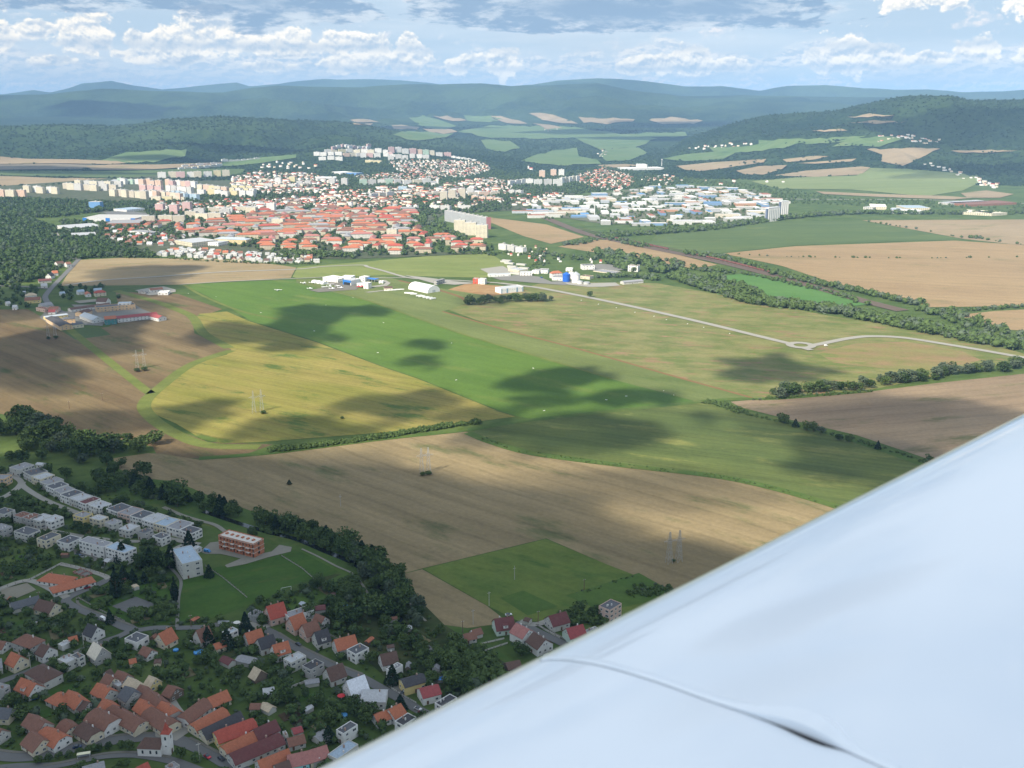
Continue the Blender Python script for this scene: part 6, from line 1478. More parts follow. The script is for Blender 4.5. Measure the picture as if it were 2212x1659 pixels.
def row(x0, y0, x1, y1, h, cols, label, W_=12., Lb=34., gap=1.2, name='apartment_block', lifts=True, jig=0):
    a = G(x0, y0); b = G(x1, y1); d = b-a; T_ = Vector((d.x, d.y, 0)).length; n = max(1, int(round(T_/(Lb+gap)))); Lr = T_/n-gap; ang = math.atan2(d.y, d.x)
    for i in range(n):
        q = a.lerp(b, (i+.5)/n); c0 = Vector((q.x, q.y, hz(q.x, q.y)))
        if h > 14: c0 = c0 + Vector((0, float(rng.uniform(-14, 26)), 0)); c0.z = hz(c0.x, c0.y)
        col = cols[i % len(cols)]; pos_ = f'{ORD[i]} from the left' if n > 1 and i < 16 else ('alone' if n == 1 else 'right end')
        block(c0, ang+float(rng.uniform(-.05, .05)), Lr*float(rng.uniform(.8, 1.0)), W_, h*float(rng.uniform(.86, 1.04)), col, f'{col} slab block, {pos_}, {label}', 'panel apartment blocks', name, lifts=lifts)
ROWS = [
 (-70,425,50,427,25,['cream','peach'],'at the far left edge of the estate',12),(52,416,132,419,25,['cream','white'],'left estate, behind the left edge row',12),(132,409,250,414,25,['beige','cream','pale grey'],'left estate, long upper row',12),
 (165,401,262,405,22,['cream','pale grey'],'left estate, rear row under the wheat field',12),(252,397,300,400,22,['pale green','white'],'greenish end of the left rear row',12),
 (242,423,322,430,26,['cream','beige'],'left estate, front row',12),(322,426,395,434,24,['cream','peach'],'left estate, front row beside the pink one',12),
 (302,401,352,404,26,['peach','peach'],'orange estate core',12),(355,401,425,407,24,['peach','pink','white'],'pink and white rear row',12),(303,414,352,417,26,['pink'],'deep pink slab in mid estate',12),(305,424,352,428,24,['pink','white'],'pink front slab',12),
 (362,413,420,419,24,['white','pale grey','white'],'white blocks right of the pink slab',12),(372,424,424,434,20,['pale blue'],'long pale blue slab in front',12),
 (425,412,495,417,24,['cream','peach','pale yellow'],'yellowish row right of the estate',12),(430,422,550,427,22,['white','pale yellow','white'],'front right row of the estate',12),(500,417,552,421,22,['pale yellow','white'],'last row at the right of the estate',12),
 (340,385,420,384,26,['white','cream','pink'],'crest row left of the hill slopes',12),(420,383,496,381,26,['cream','white','pale yellow'],'crest row right half',12),
 (384,367,480,358,11,['white','cream'],'low white terraces on the wooded slope',10),(392,362,470,355,11,['white','peach'],'upper low terraces on the wooded slope',10),(478,348,562,345,11,['white'],'bright low terraces highest on the slope',10),
 (326,433,400,434,14,['cream','pale yellow'],'low row before the blue slab',11),
 # hill estate
 (716,325,800,318,15,['pink','white'],'top edge of the hill estate',11),(752,320,800,320,15,['white','pink'],'top right edge of the hill estate',11),(700,331,790,328,18,['white','cream','pale yellow'],'second line of the hill estate',11),
 (676,338,738,338,17,['white','white'],'left tip of the hill estate',11),(740,339,795,338,17,['peach','cream','white'],'middle of the hill estate',11),(688,346,742,347,16,['white'],'lower left line of the hill estate',11),
 (765,331,824,331,20,['cream','white'],'middle right of the hill estate',11),(778,339,822,341,22,['white','pink'],'tall whites of the hill estate',11),(826,333,850,334,16,['white','pink'],'stepped group on the hill',11),(826,339,856,341,16,['white'],'lower stepped group on the hill',11),
 (838,330,868,330,30,['pink','white'],'tallest hill blocks',12),(868,331,900,332,28,['white','pink'],'hill blocks right of the tallest',12),(900,332,940,335,24,['peach','pale green','cream'],'descending right flank of the hill',12),(940,336,975,339,20,['white','pink'],'lowest right flank of the hill',12),
 (838,345,882,346,22,['pale grey'],'grey pair under the hill top',12),(884,341,928,344,20,['pale grey','white'],'grey white group under the hill top',12),(975,340,1030,349,9,['white'],'little houses trailing off the hill',10),(790,350,825,352,12,['pale yellow'],'school like range below the hill',14),
 # centre
 (776,400,868,398,22,['pale green','pale grey','white'],'central row with the turquoise end',12),(870,400,930,398,20,['white','cream','white'],'central row right half',12),(500,410,545,412,16,['pale yellow'],'cream row left of the two towers',12),
 (640,402,672,402,20,['pale grey'],'row beside the tower blocks',12),(560,404,640,408,16,['cream','pale grey','peach'],'low row among the tower blocks',12),
 (1098,402,1150,397,22,['white'],'left wing of the white row',12),(1152,402,1215,401,24,['white','pale grey'],'main white row right of the centre',12),(1210,398,1250,392,24,['white','cream'],'right wing of the white row',12),
 (1100,418,1130,421,14,['pale grey'],'low blocks under the white row',12),(1010,425,1080,423,16,['beige','peach'],'long beige range right of the centre',12),(1020,430,1085,436,13,['peach'],'ochre range above the railway fields',12),
 (930,452,975,455,14,['white','pale grey'],'low pair before the centre towers',12),(985,452,1020,452,12,['white'],'small white range in front of the centre towers',12),
 (800,428,850,424,17,['pale grey','beige'],'beige office range in the centre',13),(860,415,880,415,22,['pale blue'],'light blue office block in the centre',13),(896,425,950,422,12,['beige'],'long civic hall in the centre',16),
 (305,483,400,482,19,['beige','cream'],'beige front row left of the red roofs',12),(398,472,480,475,19,['beige','cream','beige'],'second beige row left of the red roofs',12),(420,463,500,463,17,['pale grey','beige'],'third beige row at the left',12),(480,458,560,457,16,['white','cream'],'white row above the red roofs',12),
 (500,447,600,446,12,['white','pale grey'],'low white range above the red roofs',11),(1080,538,1135,548,13,['white','pale grey'],'white row behind the garage rows',11)]
for r_ in ROWS: row(*r_[:7], W_=r_[7])
TOW = [(T1, 240, 520, 26, 'white', 'left tower of the pair above the centre'), (T1, 365, 505, 24, 'pale yellow', 'lemon tower right of the white one'), (T1, 715, 520, 26, 'pale grey', 'third tower in the central line'), (T1, 825, 532, 28, 'pale grey', 'fourth tower in the central line'),
       (T2, 355, 465, 32, 'peach', 'left of three towers on the white row'), (T2, 455, 455, 32, 'peach', 'middle of three towers on the white row'), (T2, 525, 455, 32, 'white', 'right of three towers on the white row'),
       (T1, 1700, 665, 30, 'beige', 'first tower in the front of the centre'), (T1, 1775, 650, 30, 'beige', 'second tower in the front of the centre'), (T1, 1860, 645, 32, 'beige', 'third tower in the front of the centre'), (T1, 1935, 625, 28, 'pale grey', 'fourth tower in the front of the centre'),
       (T1, 177, 770, 27, 'white', 'lone white tower above the red roofs'), (T1, 0, 785, 20, 'cream', 'cream tower left of the lone white one'), (T1, 238, 888, 18, 'cream', 'cream tower standing in the red roofs'),
       (T0, 1380, 745, 22, 'pink', 'left of three brownish towers by the shopping hall'), (T0, 1503, 765, 26, 'pink', 'middle of three brownish towers by the shopping hall'), (T0, 1615, 740, 26, 'pink', 'right of three brownish towers by the shopping hall'),
       (T1, 1842, 945, 30, 'cream', 'rear of the three towers by the long slab'), (T1, 1938, 968, 30, 'cream', 'middle of the three towers by the long slab'), (T1, 2036, 992, 30, 'cream', 'front of the three towers by the long slab'), (T1, 1245, 1003, 23, 'cream', 'cream block at the front of the red roofs'),
       (X_ if False else T2, 250, 525, 22, 'white', 'white tower left of the white row')]
for v, x, y, h, col, lb in TOW:
    g = G(*v(x, y)); big = x > 1700 and y > 900
    block(Vector((g.x, g.y+8, hz(g.x, g.y))), R(-8), 27 if big else (24 if h > 20 else 30), 16, h, col, f'{col} tower block, {lb}', 'tower blocks of the town', 'tower_block', 'tower block')
# the long slab beside the wheat
a = G(*T1(1725,840)); b = G(*T1(2095,915)); d = b-a
lb_ = block(Vector(((a.x+b.x)/2, (a.y+b.y)/2, 0)), math.atan2(d.y, d.x), d.length, 13, 28, (.40,.41,.42), 'very long pale slab block ending in a pink gable beside the wheat field', None, 'apartment_block')
hbox('gable_panel', d.length/2+.02, d.length/2+.3, -6.5, 6.5, 0, 30, mat_plain('pink gable', (.55, .22, .22), .8, .05), lb_)
# blue tower, shopping hall, white factory
g = G(*T0(835, 722)); block(g, R(-5), 34, 22, 22, (.16, .34, .62), 'blue and white office block among the woods at the left of town', None, 'office_block', 'office block')
f = frame3((708,800), (1160,805), (1130,770), 9, T0); sm = block(f[0], f[1], f[2], min(f[3], 90), 9, (.66,.66,.66), 'huge white shopping hall with blue corners at the left of town', None, 'shopping_hall', 'shopping hall', lifts=False)
for k in (-.46, -.02, .46): hbox('blue_panel', f[2]*(k-.04), f[2]*(k+.04), -min(f[3], 90)/2-.4, -min(f[3], 90)/2-.02, .5, 9.6, mb, sm)
HALLS = [(T0,(570,890),(880,868),(870,838),7,'w','lg','long white hall below the shopping hall'),(T0,(910,850),(1200,845),(1190,812),9,'k','gy','brown hall beside the shopping hall'),(T0,(1215,830),(1370,822),(1360,800),7,'r','gy','striped red and yellow hall'),(T0,(620,955),(830,945),(820,920),6,'z','lg','white depot at the end of the wood road'),
 (T0,(1120,910),(1290,930),(1290,910),6,'z','gy','long white range above the villas'),(T0,(1795,1010),(1885,1015),(1885,975),8,'z','lg','white gymnasium left of the school'),(T0,(1510,990),(1660,1015),(1650,955),10,'c','lg','glazed school wing in the trees'),(T0,(950,480),(1260,475),(1250,462),8,'g','lg','long silver hall behind the pink estate'),(T0,(1095,730),(1250,715),(1240,695),7,'z','bl','pale blue roofed hall near the blue block'),
 (T1,(835,425),(945,420),(940,395),10,'z','wt','white hall under the hill'),(T1,(950,425),(1010,420),(1005,400),9,'v','bl','blue grey hall under the hill'),(T1,(570,470),(750,468),(740,445),9,'z','wt','white and blue sports hall'),
 (T2,(1090,385),(1450,378),(1440,362),9,'z','wt','wide white dairy like works on the rise'),(T2,(1222,360),(1306,360),(1300,330),24,'z','wt','tall white cube on the rise'),
 (R_,(780,545),(890,548),(885,512),9,'c','wt','white hall in the right hand works'),(R_,(715,540),(780,545),(770,520),7,'l','lg','left end of the right hand works'),(R_,(890,565),(960,568),(955,540),8,'z','si','silver hall of the right hand works'),(R_,(960,555),(1020,565),(1015,545),8,'z','wt','middle hall of the right hand works'),(R_,(1025,548),(1185,548),(1180,525),9,'c','bl','pale blue roofed hall of the right hand works'),
 (R_,(1310,515),(1560,500),(1540,488),6,'l','lg','long greenhouse like range at the right edge'),(R_,(1430,525),(1750,510),(1740,488),6,'k','rb','long brick red range at the right edge'),(R_,(1376,575),(1570,585),(1560,560),7,'c','cr','left cream stable at the right edge'),(R_,(1580,582),(1682,575),(1670,556),7,'c','cr','right cream stable at the right edge'),
 (Q_,(1440,160),(1670,190),(1690,160),1.2,'c','gy','concrete basin of the waterworks'),(M1,(1610,262),(1640,265),(1640,240),7,'g','gy','grey kiosk hut on the sandy road')]
for v, a, b, c_, h, wk, rk, lb in HALLS:
    f = frame3(a, b, c_, h, v); z = hz(f[0].x, f[0].y); o = flat_house(Vector((f[0].x, f[0].y, z-1)), f[1], f[2], min(f[3], 80), h+1, rk, wk, 'factory_hall', f'{WWORD[wk]} walled {lb}', 'hall', None, windows=False, bits=0, par=.4, wallmat=facade(WALL[wk], 4., 6.))
# school with long silver hipped roof
f = frame2((1330,232), (1700,246), 16, T3); gable_house(f[0], f[1], f[2]+14, 24, 11, 18, 'si', 'c', 'school', .95, 'long cream school with silver hipped roof behind the sports field', 'school', windows=False, chim=0, wallmat=facade((.66,.54,.30)))
sheet('sports_field', V_(T3, [(960,355),(1180,350),(1560,400),(1500,440),(1200,428)]), M_BRIGHT, .3); sheet('hard_court', V_(T3, [(1470,385),(1560,360),(1740,345),(1740,372),(1500,392)]), M_ROADF, .34)
# church with white tower, town centre
g = G(*T1(1620, 528)); ch = empty('church', g, R(10)); hbox('nave_wall', -14, 6, -6, 6, 0, 11, wall_mat('z'), ch); tw_ = hbox('tower', 6.05, 14, -4, 4, 0, 26, wall_mat('z'), ch)
mesh_obj('nave_roof', [(-14.3,-6.4,11.05),(6,-6.4,11.05),(6,6.4,11.05),(-14.3,6.4,11.05),(-14.3,0,17),(6,0,17)], [(0,1,5,4),(2,3,4,5),(0,4,3),(1,2,5),(3,2,1,0)], tile_mat('gy'), ch)
mesh_obj('spire', [(6,-4,26.05),(14,-4,26.05),(14,4,26.05),(6,4,26.05),(8,-2,30),(12,-2,30),(12,2,30),(8,2,30),(10,0,37)], [(3,2,1,0),(0,1,5,4),(1,2,6,5),(2,3,7,6),(3,0,4,7),(4,5,8),(5,6,8),(6,7,8),(7,4,8)], tile_mat('gy'), tw_)
tag(ch, 'white church with tall tower and grey spire in the middle of town', 'church')
g = G(*T2(250, 395)); ch = empty('church', g, R(160)); hbox('nave_wall', -12, 6, -5, 5, -3, 9, wall_mat('z'), ch); tw_ = hbox('tower', 6.05, 12, -3, 3, -3, 20, wall_mat('z'), ch)
mesh_obj('nave_roof', [(-12.3,-5.4,9.05),(6,-5.4,9.05),(6,5.4,9.05),(-12.3,5.4,9.05),(-12.3,0,13),(6,0,13)], [(0,1,5,4),(2,3,4,5),(0,4,3),(1,2,5),(3,2,1,0)], tile_mat('rd'), ch); mesh_obj('spire', [(6,-3,20.05),(12,-3,20.05),(12,3,20.05),(6,3,20.05),(9,0,26)], [(3,2,1,0),(0,1,4),(1,2,4),(2,3,4),(3,0,4)], tile_mat('br'), tw_)
tag(ch, 'small white church on the tree covered rise right of the hill estate', 'church')
# chimneys
for v, p, r, h, lb in ((T2, (816,800), 1.6, 32, 'slim white chimney of the near works'), (T2, (1408,355), 2.0, 28, 'white water tower like chimney on the rise')):
    g = G(*v(*p)); o = empty('factory_chimney', g); child('shaft', cyl('shaft', r, r*.7, h, [mat_plain('pale shaft', (.62,.62,.6), .8, .03)], 14), o, (0, 0, 0))
    if 'rise' in lb: child('head', cyl('head', 3.4, 3.4, 5, [mat_plain('pale shaft', (.62,.62,.6), .8, .03)], 14), o, (0, 0, h))
    tag(o, lb, 'chimney')

def inpoly(x, y, P):
    ins = np.zeros(np.shape(x), bool); j = len(P)-1
    for i in range(len(P)):
        xi, yi = P[i]; xj, yj = P[j]
        c_ = ((yi > y) != (yj > y)) & (x < (xj-xi)*(y-yi)/((yj-yi)+1e-12)+xi); ins ^= c_; j = i
    return ins
def wpoly(pts): return [(p.x, p.y) for p in (G(*q) for q in pts)]
def grid_in(pts, ca, cb, ang, jit=.25, keep=1.):
    P = wpoly(pts); A = np.array(P); c0 = A.mean(0); Rr = np.abs(A-c0).max()*1.5
    na, nb = int(Rr*2/ca)+1, int(Rr*2/cb)+1
    u, v = np.meshgrid(np.arange(na)*ca-Rr, np.arange(nb)*cb-Rr); u = u.ravel()+rng.uniform(-jit, jit, u.size)*ca; v = v.ravel()+rng.uniform(-jit, jit, v.size)*cb
    ca_, sa_ = math.cos(R(ang)), math.sin(R(ang)); x = c0[0]+u*ca_-v*sa_; y = c0[1]+u*sa_+v*ca_
    k = inpoly(x, y, P) & (rng.random(x.size) < keep); return np.stack([x[k], y[k]], 1)
def foot_clear(x, y, extra=0.):
    F_ = FOOTA
    d = np.hypot(F_[:, 0]-x, F_[:, 1]-y)-F_[:, 2]; return d.min() > extra
FOOTA = np.array(FOOT)
# red roofed tenements
ZRED = [(300,490),(345,478),(430,484),(520,472),(545,457),(640,450),(760,453),(885,456),(903,470),(905,500),(925,512),(1000,518),(1062,533),(1058,546),(760,553),(690,547),(640,544),(610,545),(560,537),(480,519),(400,508),(335,500)]
pts = grid_in(ZRED, 44, 44, 13, .30, .93); pts = pts[np.argsort(pts[:, 1])]
RC = ['or','or','rb','rd','rb','or','pk','rb','gy']; RCW = []
TEN_M = {k: facade(c_) for k, c_ in (('cream', (.62,.55,.40)), ('white', (.64,.62,.56)), ('beige', (.54,.46,.34)))}
nt = 0; used_t = []
for i, (x, y) in enumerate(pts):
    if not foot_clear(x, y, 14) or any((a-x)**2+(b-y)**2 < 26**2 for a, b in used_t): continue
    used_t.append((x, y)); turn = rng.random() < .36; L_ = float(rng.uniform(26, 58)); rk = RC[int(rng.integers(0, len(RC)))]; wc_ = ['cream','white','beige'][int(rng.integers(0, 3))]
    if y < 2260: L_ = float(rng.uniform(24, 38)); rk = RC[int(rng.integers(0, 4))]
    where = 'front line by the meadow' if y < 2260 else ('near old quarter' if y < 2400 else 'middle old quarter' if y < 2560 else 'far old quarter')
    side_ = 'far left' if x < -760 else 'left' if x < -620 else 'centre left' if x < -460 else 'centre right' if x < -300 else 'right'; turnw = 'end-on' if turn else ('long' if L_ > 42 else 'short')
    gable_house(Vector((x, y, 0)), R(9+9*math.sin(x/160)+(88 if turn else 0)+rng.uniform(-6, 6)), L_, float(rng.uniform(11.5, 14)), float(rng.uniform(8.5, 12.5)), 27, rk, 'c', 'tenement_block', .95, f'{turnw} {RWORD[rk]} hipped tenement with {wc_} walls, {where}, {side_}', 'tenement', f'{turnw} {RWORD[rk]} {wc_} tenements {where}, {side_}', windows=False, chim=0, over=.8, wallmat=TEN_M[wc_])
    nt += 1
# factory halls
ZIND = [(1120,458),(1190,432),(1290,424),(1390,407),(1500,402),(1640,414),(1700,440),(1655,470),(1560,484),(1480,492),(1390,492),(1310,486),(1250,470),(1180,476),(1125,466)]
pts = grid_in(ZIND, 50, 60, 12, .32, .9); HC = [('white',(.70,.70,.68)),('pale grey',(.52,.53,.54)),('cream',(.64,.58,.46)),('white',(.72,.72,.70)),('silver',(.46,.50,.54)),('beige',(.52,.46,.38)),('white',(.66,.66,.62)),('pale grey',(.46,.46,.44)),('white',(.68,.68,.68)),('cream',(.58,.52,.42)),('blue',(.20,.32,.50)),('orange',(.54,.30,.18))]
HR = [(.60,.60,.60),(.42,.42,.43),(.66,.66,.65),(.36,.38,.41),(.50,.47,.42),(.30,.12,.08),(.12,.25,.45)]
FOOTA = np.array(FOOT)
for i, (x, y) in enumerate(pts):
    if not foot_clear(x, y, 16) or any((a-x)**2+(b-y)**2 < 38**2 for a, b in used_t): continue
    used_t.append((x, y)); L_ = float(rng.uniform(22, 70)); W_b = float(rng.uniform(11, 30)); h = float(rng.uniform(5, 11)); cn_, cc = HC[int(rng.integers(0, len(HC)))]; rr_ = HR[int(rng.choice([0, 0, 1, 1, 2, 2, 3, 3, 4, 4, 5, 6]))]
    where = 'nearest the tree belt' if y < 2900 else ('in the middle of the works district' if y < 3400 else 'at the back of the works district'); side_ = 'left' if x < 450 else ('centre' if x < 1000 else 'right')
    block(Vector((x, y, hz(x, y))), R(4+rng.choice([0, 90])+rng.uniform(-5, 5)), L_, W_b, h, cc, f'{"long" if L_ > 46 else "short"} {"tall" if h > 8 else "low"} {cn_} factory hall {where}, {side_}', f'{"long" if L_ > 46 else "short"} {"tall" if h > 8 else "low"} {cn_} halls {where}, {side_}', 'factory_hall', 'hall', rr_, lifts=False)
# small houses: the nearest ones as things, the rest as one
ZV = [('flat', [(337,546),(400,537),(470,545),(560,549),(625,552),(700,560),(692,569),(560,568),(480,563),(400,558),(345,553)], 15, 15, .85, 'white villa quarter'),
 ('gab', [(225,496),(300,489),(345,500),(400,512),(385,530),(330,532),(280,530),(232,515)], 26, 24, .8, 'small quarter left of the red roofs'),
 ('gab', [(1075,560),(1150,575),(1140,598),(1100,592)], 22, 12, .7, 'garage rows behind the waterworks')]
ZR = [('gab', [(480,448),(560,437),(700,425),(890,430),(900,452),(760,449),(640,447),(540,453),(490,470),(430,474)], 20, 22, .85),
 ('gab', [(500,385),(560,372),(680,378),(745,395),(720,418),(600,422),(550,415),(500,400)], 22, 28, .8), ('gab', [(700,418),(880,405),(1000,415),(990,432),(880,432),(700,432)], 22, 28, .75),
 ('gab', [(840,350),(930,347),(1000,348),(1045,352),(1062,370),(1000,385),(900,380),(855,368)], 18, 28, .9), ('gab', [(960,398),(1060,385),(1112,392),(1105,418),(1000,428),(935,422)], 20, 28, .8),
 ('gab', [(760,382),(840,375),(960,385),(930,398),(800,398)], 22, 30, .75), ('gab', [(580,348),(660,352),(690,362),(620,368),(560,362)], 30, 50, .6), ('gab', [(1250,378),(1300,366),(1362,380),(1372,398),(1335,414),(1270,404),(1240,392)], 22, 30, .85),
 ('gab', [(1105,425),(1190,418),(1230,420),(1180,436),(1110,450)], 28, 30, .7), ('gab', [(1385,385),(1440,378),(1480,392),(1440,402),(1380,400)], 30, 60, .6),
 ('gab', [(1487,322),(1520,315),(1585,309),(1640,313),(1560,322),(1500,325)], 26, 60, .8), ('gab', [(1880,303),(1930,293),(2000,297),(2045,302),(1985,312),(1900,313)], 26, 60, .8), 
 ('gab', [(1990,352),(2010,352),(2090,376),(2165,402),(2150,408),(2070,384)], 28, 40, .6), ('gab', [(1170,280),(1200,278),(1215,283),(1180,286)], 40, 80, .6), ('gab', [(1300,322),(1316,330),(1300,342),(1290,334)], 30, 50, .6),
 ('gab', [(1130,530),(1210,545),(1300,568),(1250,575),(1150,566),(1095,550)], 22, 24, .45), ('gab', [(330,440),(480,436),(560,430),(480,452),(340,462)], 24, 28, .6), ('gab', [(560,432),(700,436),(640,446),(560,452)], 22, 26, .7), ('gab', [(900,430),(1000,440),(1060,420),(1100,436),(1000,452),(930,448)], 26, 30, .5), ('gab', [(1700,395),(1640,398),(1500,400),(1500,392),(1600,388)], 60, 60, .3)]
hr = 0
FOOTA = np.array(FOOT)
for kind, zp, ca, cb, kp, lb in ZV:
    P_ = grid_in(zp, ca, cb, 6, .32, kp); rng.shuffle(P_)
    for x, y in P_:
        if not foot_clear(x, y, 6) or hr > 175 or any((a-x)**2+(b-y)**2 < 12.5**2 for a, b in used_t): continue
        used_t.append((x, y))
        hr += 1; rk = ['or','rb','rd','rb','br','wh'][int(rng.integers(0, 6))]; wk = ['w','w','c','w','l'][int(rng.integers(0, 5))]; side_ = 'left part' if x < -900 else 'right part' if x > -650 else 'middle part'
        if kind == 'flat' and rng.random() < .55: flat_house(Vector((x, y, 0)), R(6+rng.choice([0, 90])+rng.uniform(-9, 9)), float(rng.uniform(8.5, 13)), float(rng.uniform(7.5, 10)), float(rng.uniform(4, 7)), 'lg', 'z', 'house', f'white flat roofed villa, {side_} of the {lb}', 'house', f'white villas, {side_} of the {lb}', windows=False, bits=0, wallmat=facade((.70,.69,.66), 3.1, 2.8))
        elif 'garage' in lb: flat_house(Vector((x, y, 0)), R(-32), 20, 6, 2.7, 'gy', 'l', 'garage', f'low pale lock-up garage among the {lb}', 'garage', lb, windows=False, bits=0)
        else: gable_house(Vector((x, y, 0)), R(6+rng.choice([0, 90])+rng.uniform(-12, 12)), 11, 9, 4.4, 38, rk, wk, 'house', 0, f'{RWORD[rk]} gabled {WWORD[wk].split()[-1]} house, {side_} of the {lb}', 'house', f'{RWORD[rk]} {WWORD[wk]} houses, {side_} of the {lb}', windows=False, chim=0, wallmat=facade(WALL[wk], 3., 2.8))
def _mh(): pass
def mass_houses():
    V = []; F = []; M = []; mats = [mat_plain('town wall', (.64,.62,.57), .8, .12, .2), mat_plain('town wall cream', (.60,.52,.40), .8, .12, .2)] + [mat_plain('town roof', ROOF[k], .8, .15, .2) for k in ('or','rb','br','gy','rd')]
    k = 0; A = np.array(FOOT)
    for kind, zp, ca, cb, kp in ZR:
        P_ = grid_in(zp, ca, cb, float(rng.uniform(-15, 15)), .3, kp); red = zp[0][0] in (1250, 1487, 1880)
        Z_ = height(P_[:, 0], P_[:, 1]) if len(P_) else []
        for (x, y), z in zip(P_, Z_):
            if (np.hypot(A[:, 0]-x, A[:, 1]-y)-A[:, 2]).min() < 2: continue
            a = float(rng.uniform(-.25, .25))+(math.pi/2 if rng.random() < .4 else 0); ca_, sa_ = math.cos(a), math.sin(a); L_, W_b, h = float(rng.uniform(9, 17)), float(rng.uniform(8, 11)), float(rng.uniform(3.5, 7))
            if rng.random() < .14 and zp[0][0] in (500, 700, 480, 960): L_, W_b, h = float(rng.uniform(18, 34)), 11, float(rng.uniform(8, 13))
            small = zp[0] == (1130, 530)
            if small: L_, W_b, h = 5, 4, 2.5
            r_ = float(rng.uniform(2.2, 4)) if rng.random() < (.75 if not small else .9) else .3
            lc = [(-L_/2,-W_b/2,-2),(L_/2,-W_b/2,-2),(L_/2,W_b/2,-2),(-L_/2,W_b/2,-2),(-L_/2,-W_b/2,h),(L_/2,-W_b/2,h),(L_/2,W_b/2,h),(-L_/2,W_b/2,h),(-L_/2,0,h+r_),(L_/2,0,h+r_)]
            V += [(x+u*ca_-v*sa_, y+u*sa_+v*ca_, z+w_) for u, v, w_ in lc]
            f = [(0,1,5),(0,5,4),(1,2,6),(1,6,5),(2,3,7),(2,7,6),(3,0,4),(3,4,7),(5,6,9),(7,4,8),(4,5,9),(4,9,8),(6,7,8),(6,8,9)]
            F += [tuple(k+i for i in q) for q in f]; wm = 0 if rng.random() < .7 else 1; rm = 2+int(rng.choice([0,1,1,2,3,4] if not red else [0,0,1,1,4])); M += [wm]*10+[rm]*4; k += 10
    o = link('town_houses', np_mesh('town_houses', V, F, mats, M)); tag(o, 'mass of small red and white houses filling the rest of the town', 'houses', kind='stuff'); print('mass houses', k/10, 'ten', nt, 'indiv', hr)
mass_houses()
# ------------------------------------------------------------------ trees and woods
def leaf_mat(name, c1, c2, sc_=.35):
    m, t, b = newmat(name); p = pos(t); oi = t.node('ShaderNodeObjectInfo'); n = t.noise(p, sc_, 3, .6); n2 = t.noise(p, sc_*.12, 2, .5)
    f = t.m('ADD', t.m('MULTIPLY', t.ramp(n, .3, .7), .5), t.m('MULTIPLY', t.ramp(t.m('ADD', t.m('MULTIPLY', n2, .5), t.m('MULTIPLY', oi.outputs['Random'], .5)), .3, .7), .5))
    t.put(b.inputs['Base Color'], t.mix(f, c1, c2)); b.inputs['Roughness'].default_value = .8; b.inputs['Specular IOR Level'].default_value = .15
    return m
LM = leaf_mat('broad leaves', (.024,.050,.016), (.092,.136,.040)); LM2 = leaf_mat('silver willow leaves', (.055,.080,.048), (.10,.130,.080)); LM3 = leaf_mat('conifer needles', (.012,.030,.016), (.024,.046,.022)); LM4 = leaf_mat('light leaves', (.042,.076,.022), (.080,.118,.036))
BARK = mat_plain('bark', (.10,.075,.05), .9, .1)
r7 = np.random.default_rng(5)
def crown(shape, n, leaf, seed):
    """leaf clumps spread through the volume of a crown 1 high and about 1 wide; returns verts, quad faces"""
    g = np.random.default_rng(seed); V = []; F = []
    lobes = [(0, 0, .55, .38)] + [(math.cos(a)*g.uniform(.12, .27), math.sin(a)*g.uniform(.12, .27), g.uniform(.35, .78), g.uniform(.17, .27)) for a in np.linspace(0, 6.28, 8)[:-1]]
    for i in range(n):
        if shape == 'cone':
            z = g.random()**1.3; r = (.34*(1-z)**.85+.015)*(.72+.4*g.random())*(1+.16*math.sin(z*34)); a = g.random()*6.283; p = (math.cos(a)*r, math.sin(a)*r, .06+.94*z)
        elif shape == 'column':
            z = g.random(); r = .13*math.sin(min(1, z*1.15+.12)*math.pi)**.6*(.7+.45*g.random()); a = g.random()*6.283; p = (math.cos(a)*r, math.sin(a)*r, .05+.95*z)
        else:
            cx, cy, cz, cr = lobes[g.integers(0, len(lobes))]; d = g.normal(size=3); d /= np.linalg.norm(d); q = cr*(.78+.3*g.random()); p = (cx+d[0]*q, cy+d[1]*q, cz+d[2]*q*.85)
            if p[2] < .10: p = (p[0]*.8, p[1]*.8, .10+g.random()*.1)
        u = g.normal(size=3); u /= np.linalg.norm(u); w_ = np.cross(u, g.normal(size=3)); w_ /= np.linalg.norm(w_); s = leaf*(.6+.8*g.random()); k = len(V)
        p = np.array(p); V += [p+u*s, p+w_*s, p-u*s, p-w_*s*.9]; F.append((k, k+1, k+2, k+3))
    return np.array(V), np.array(F)
def crown_mesh(name, shape, n, leaf, seed, mat):
    V, F = crown(shape, n, leaf, seed); me = np_mesh(name, V, F, mat)
    return me
def trunk_mesh():
    V = []; F = []
    def tube(a, b, r0, r1):
        a = Vector(a); b = Vector(b); d = (b-a).normalized(); s = d.orthogonal().normalized(); t_ = d.cross(s); k = len(V)
        for p, r in ((a, r0), (b, r1)):
            for i in range(6): V.append(p+s*math.cos(i*1.047)*r+t_*math.sin(i*1.047)*r)
        for i in range(6): F.append((k+i, k+(i+1) % 6, k+6+(i+1) % 6, k+6+i))
    tube((0, 0, -.02), (.01, 0, .35), .028, .02); tube((.01, 0, .35), (0, .02, .8), .02, .006); tube((.01, 0, .3), (.2, .05, .6), .012, .004); tube((.01, 0, .34), (-.18, .1, .62), .012, .004); tube((0, 0, .4), (.03, -.2, .68), .010, .004)
    me = bpy.data.meshes.new('trunk'); me.from_pydata(V, [], F); me.materials.append(BARK); return me
TRUNK = trunk_mesh()
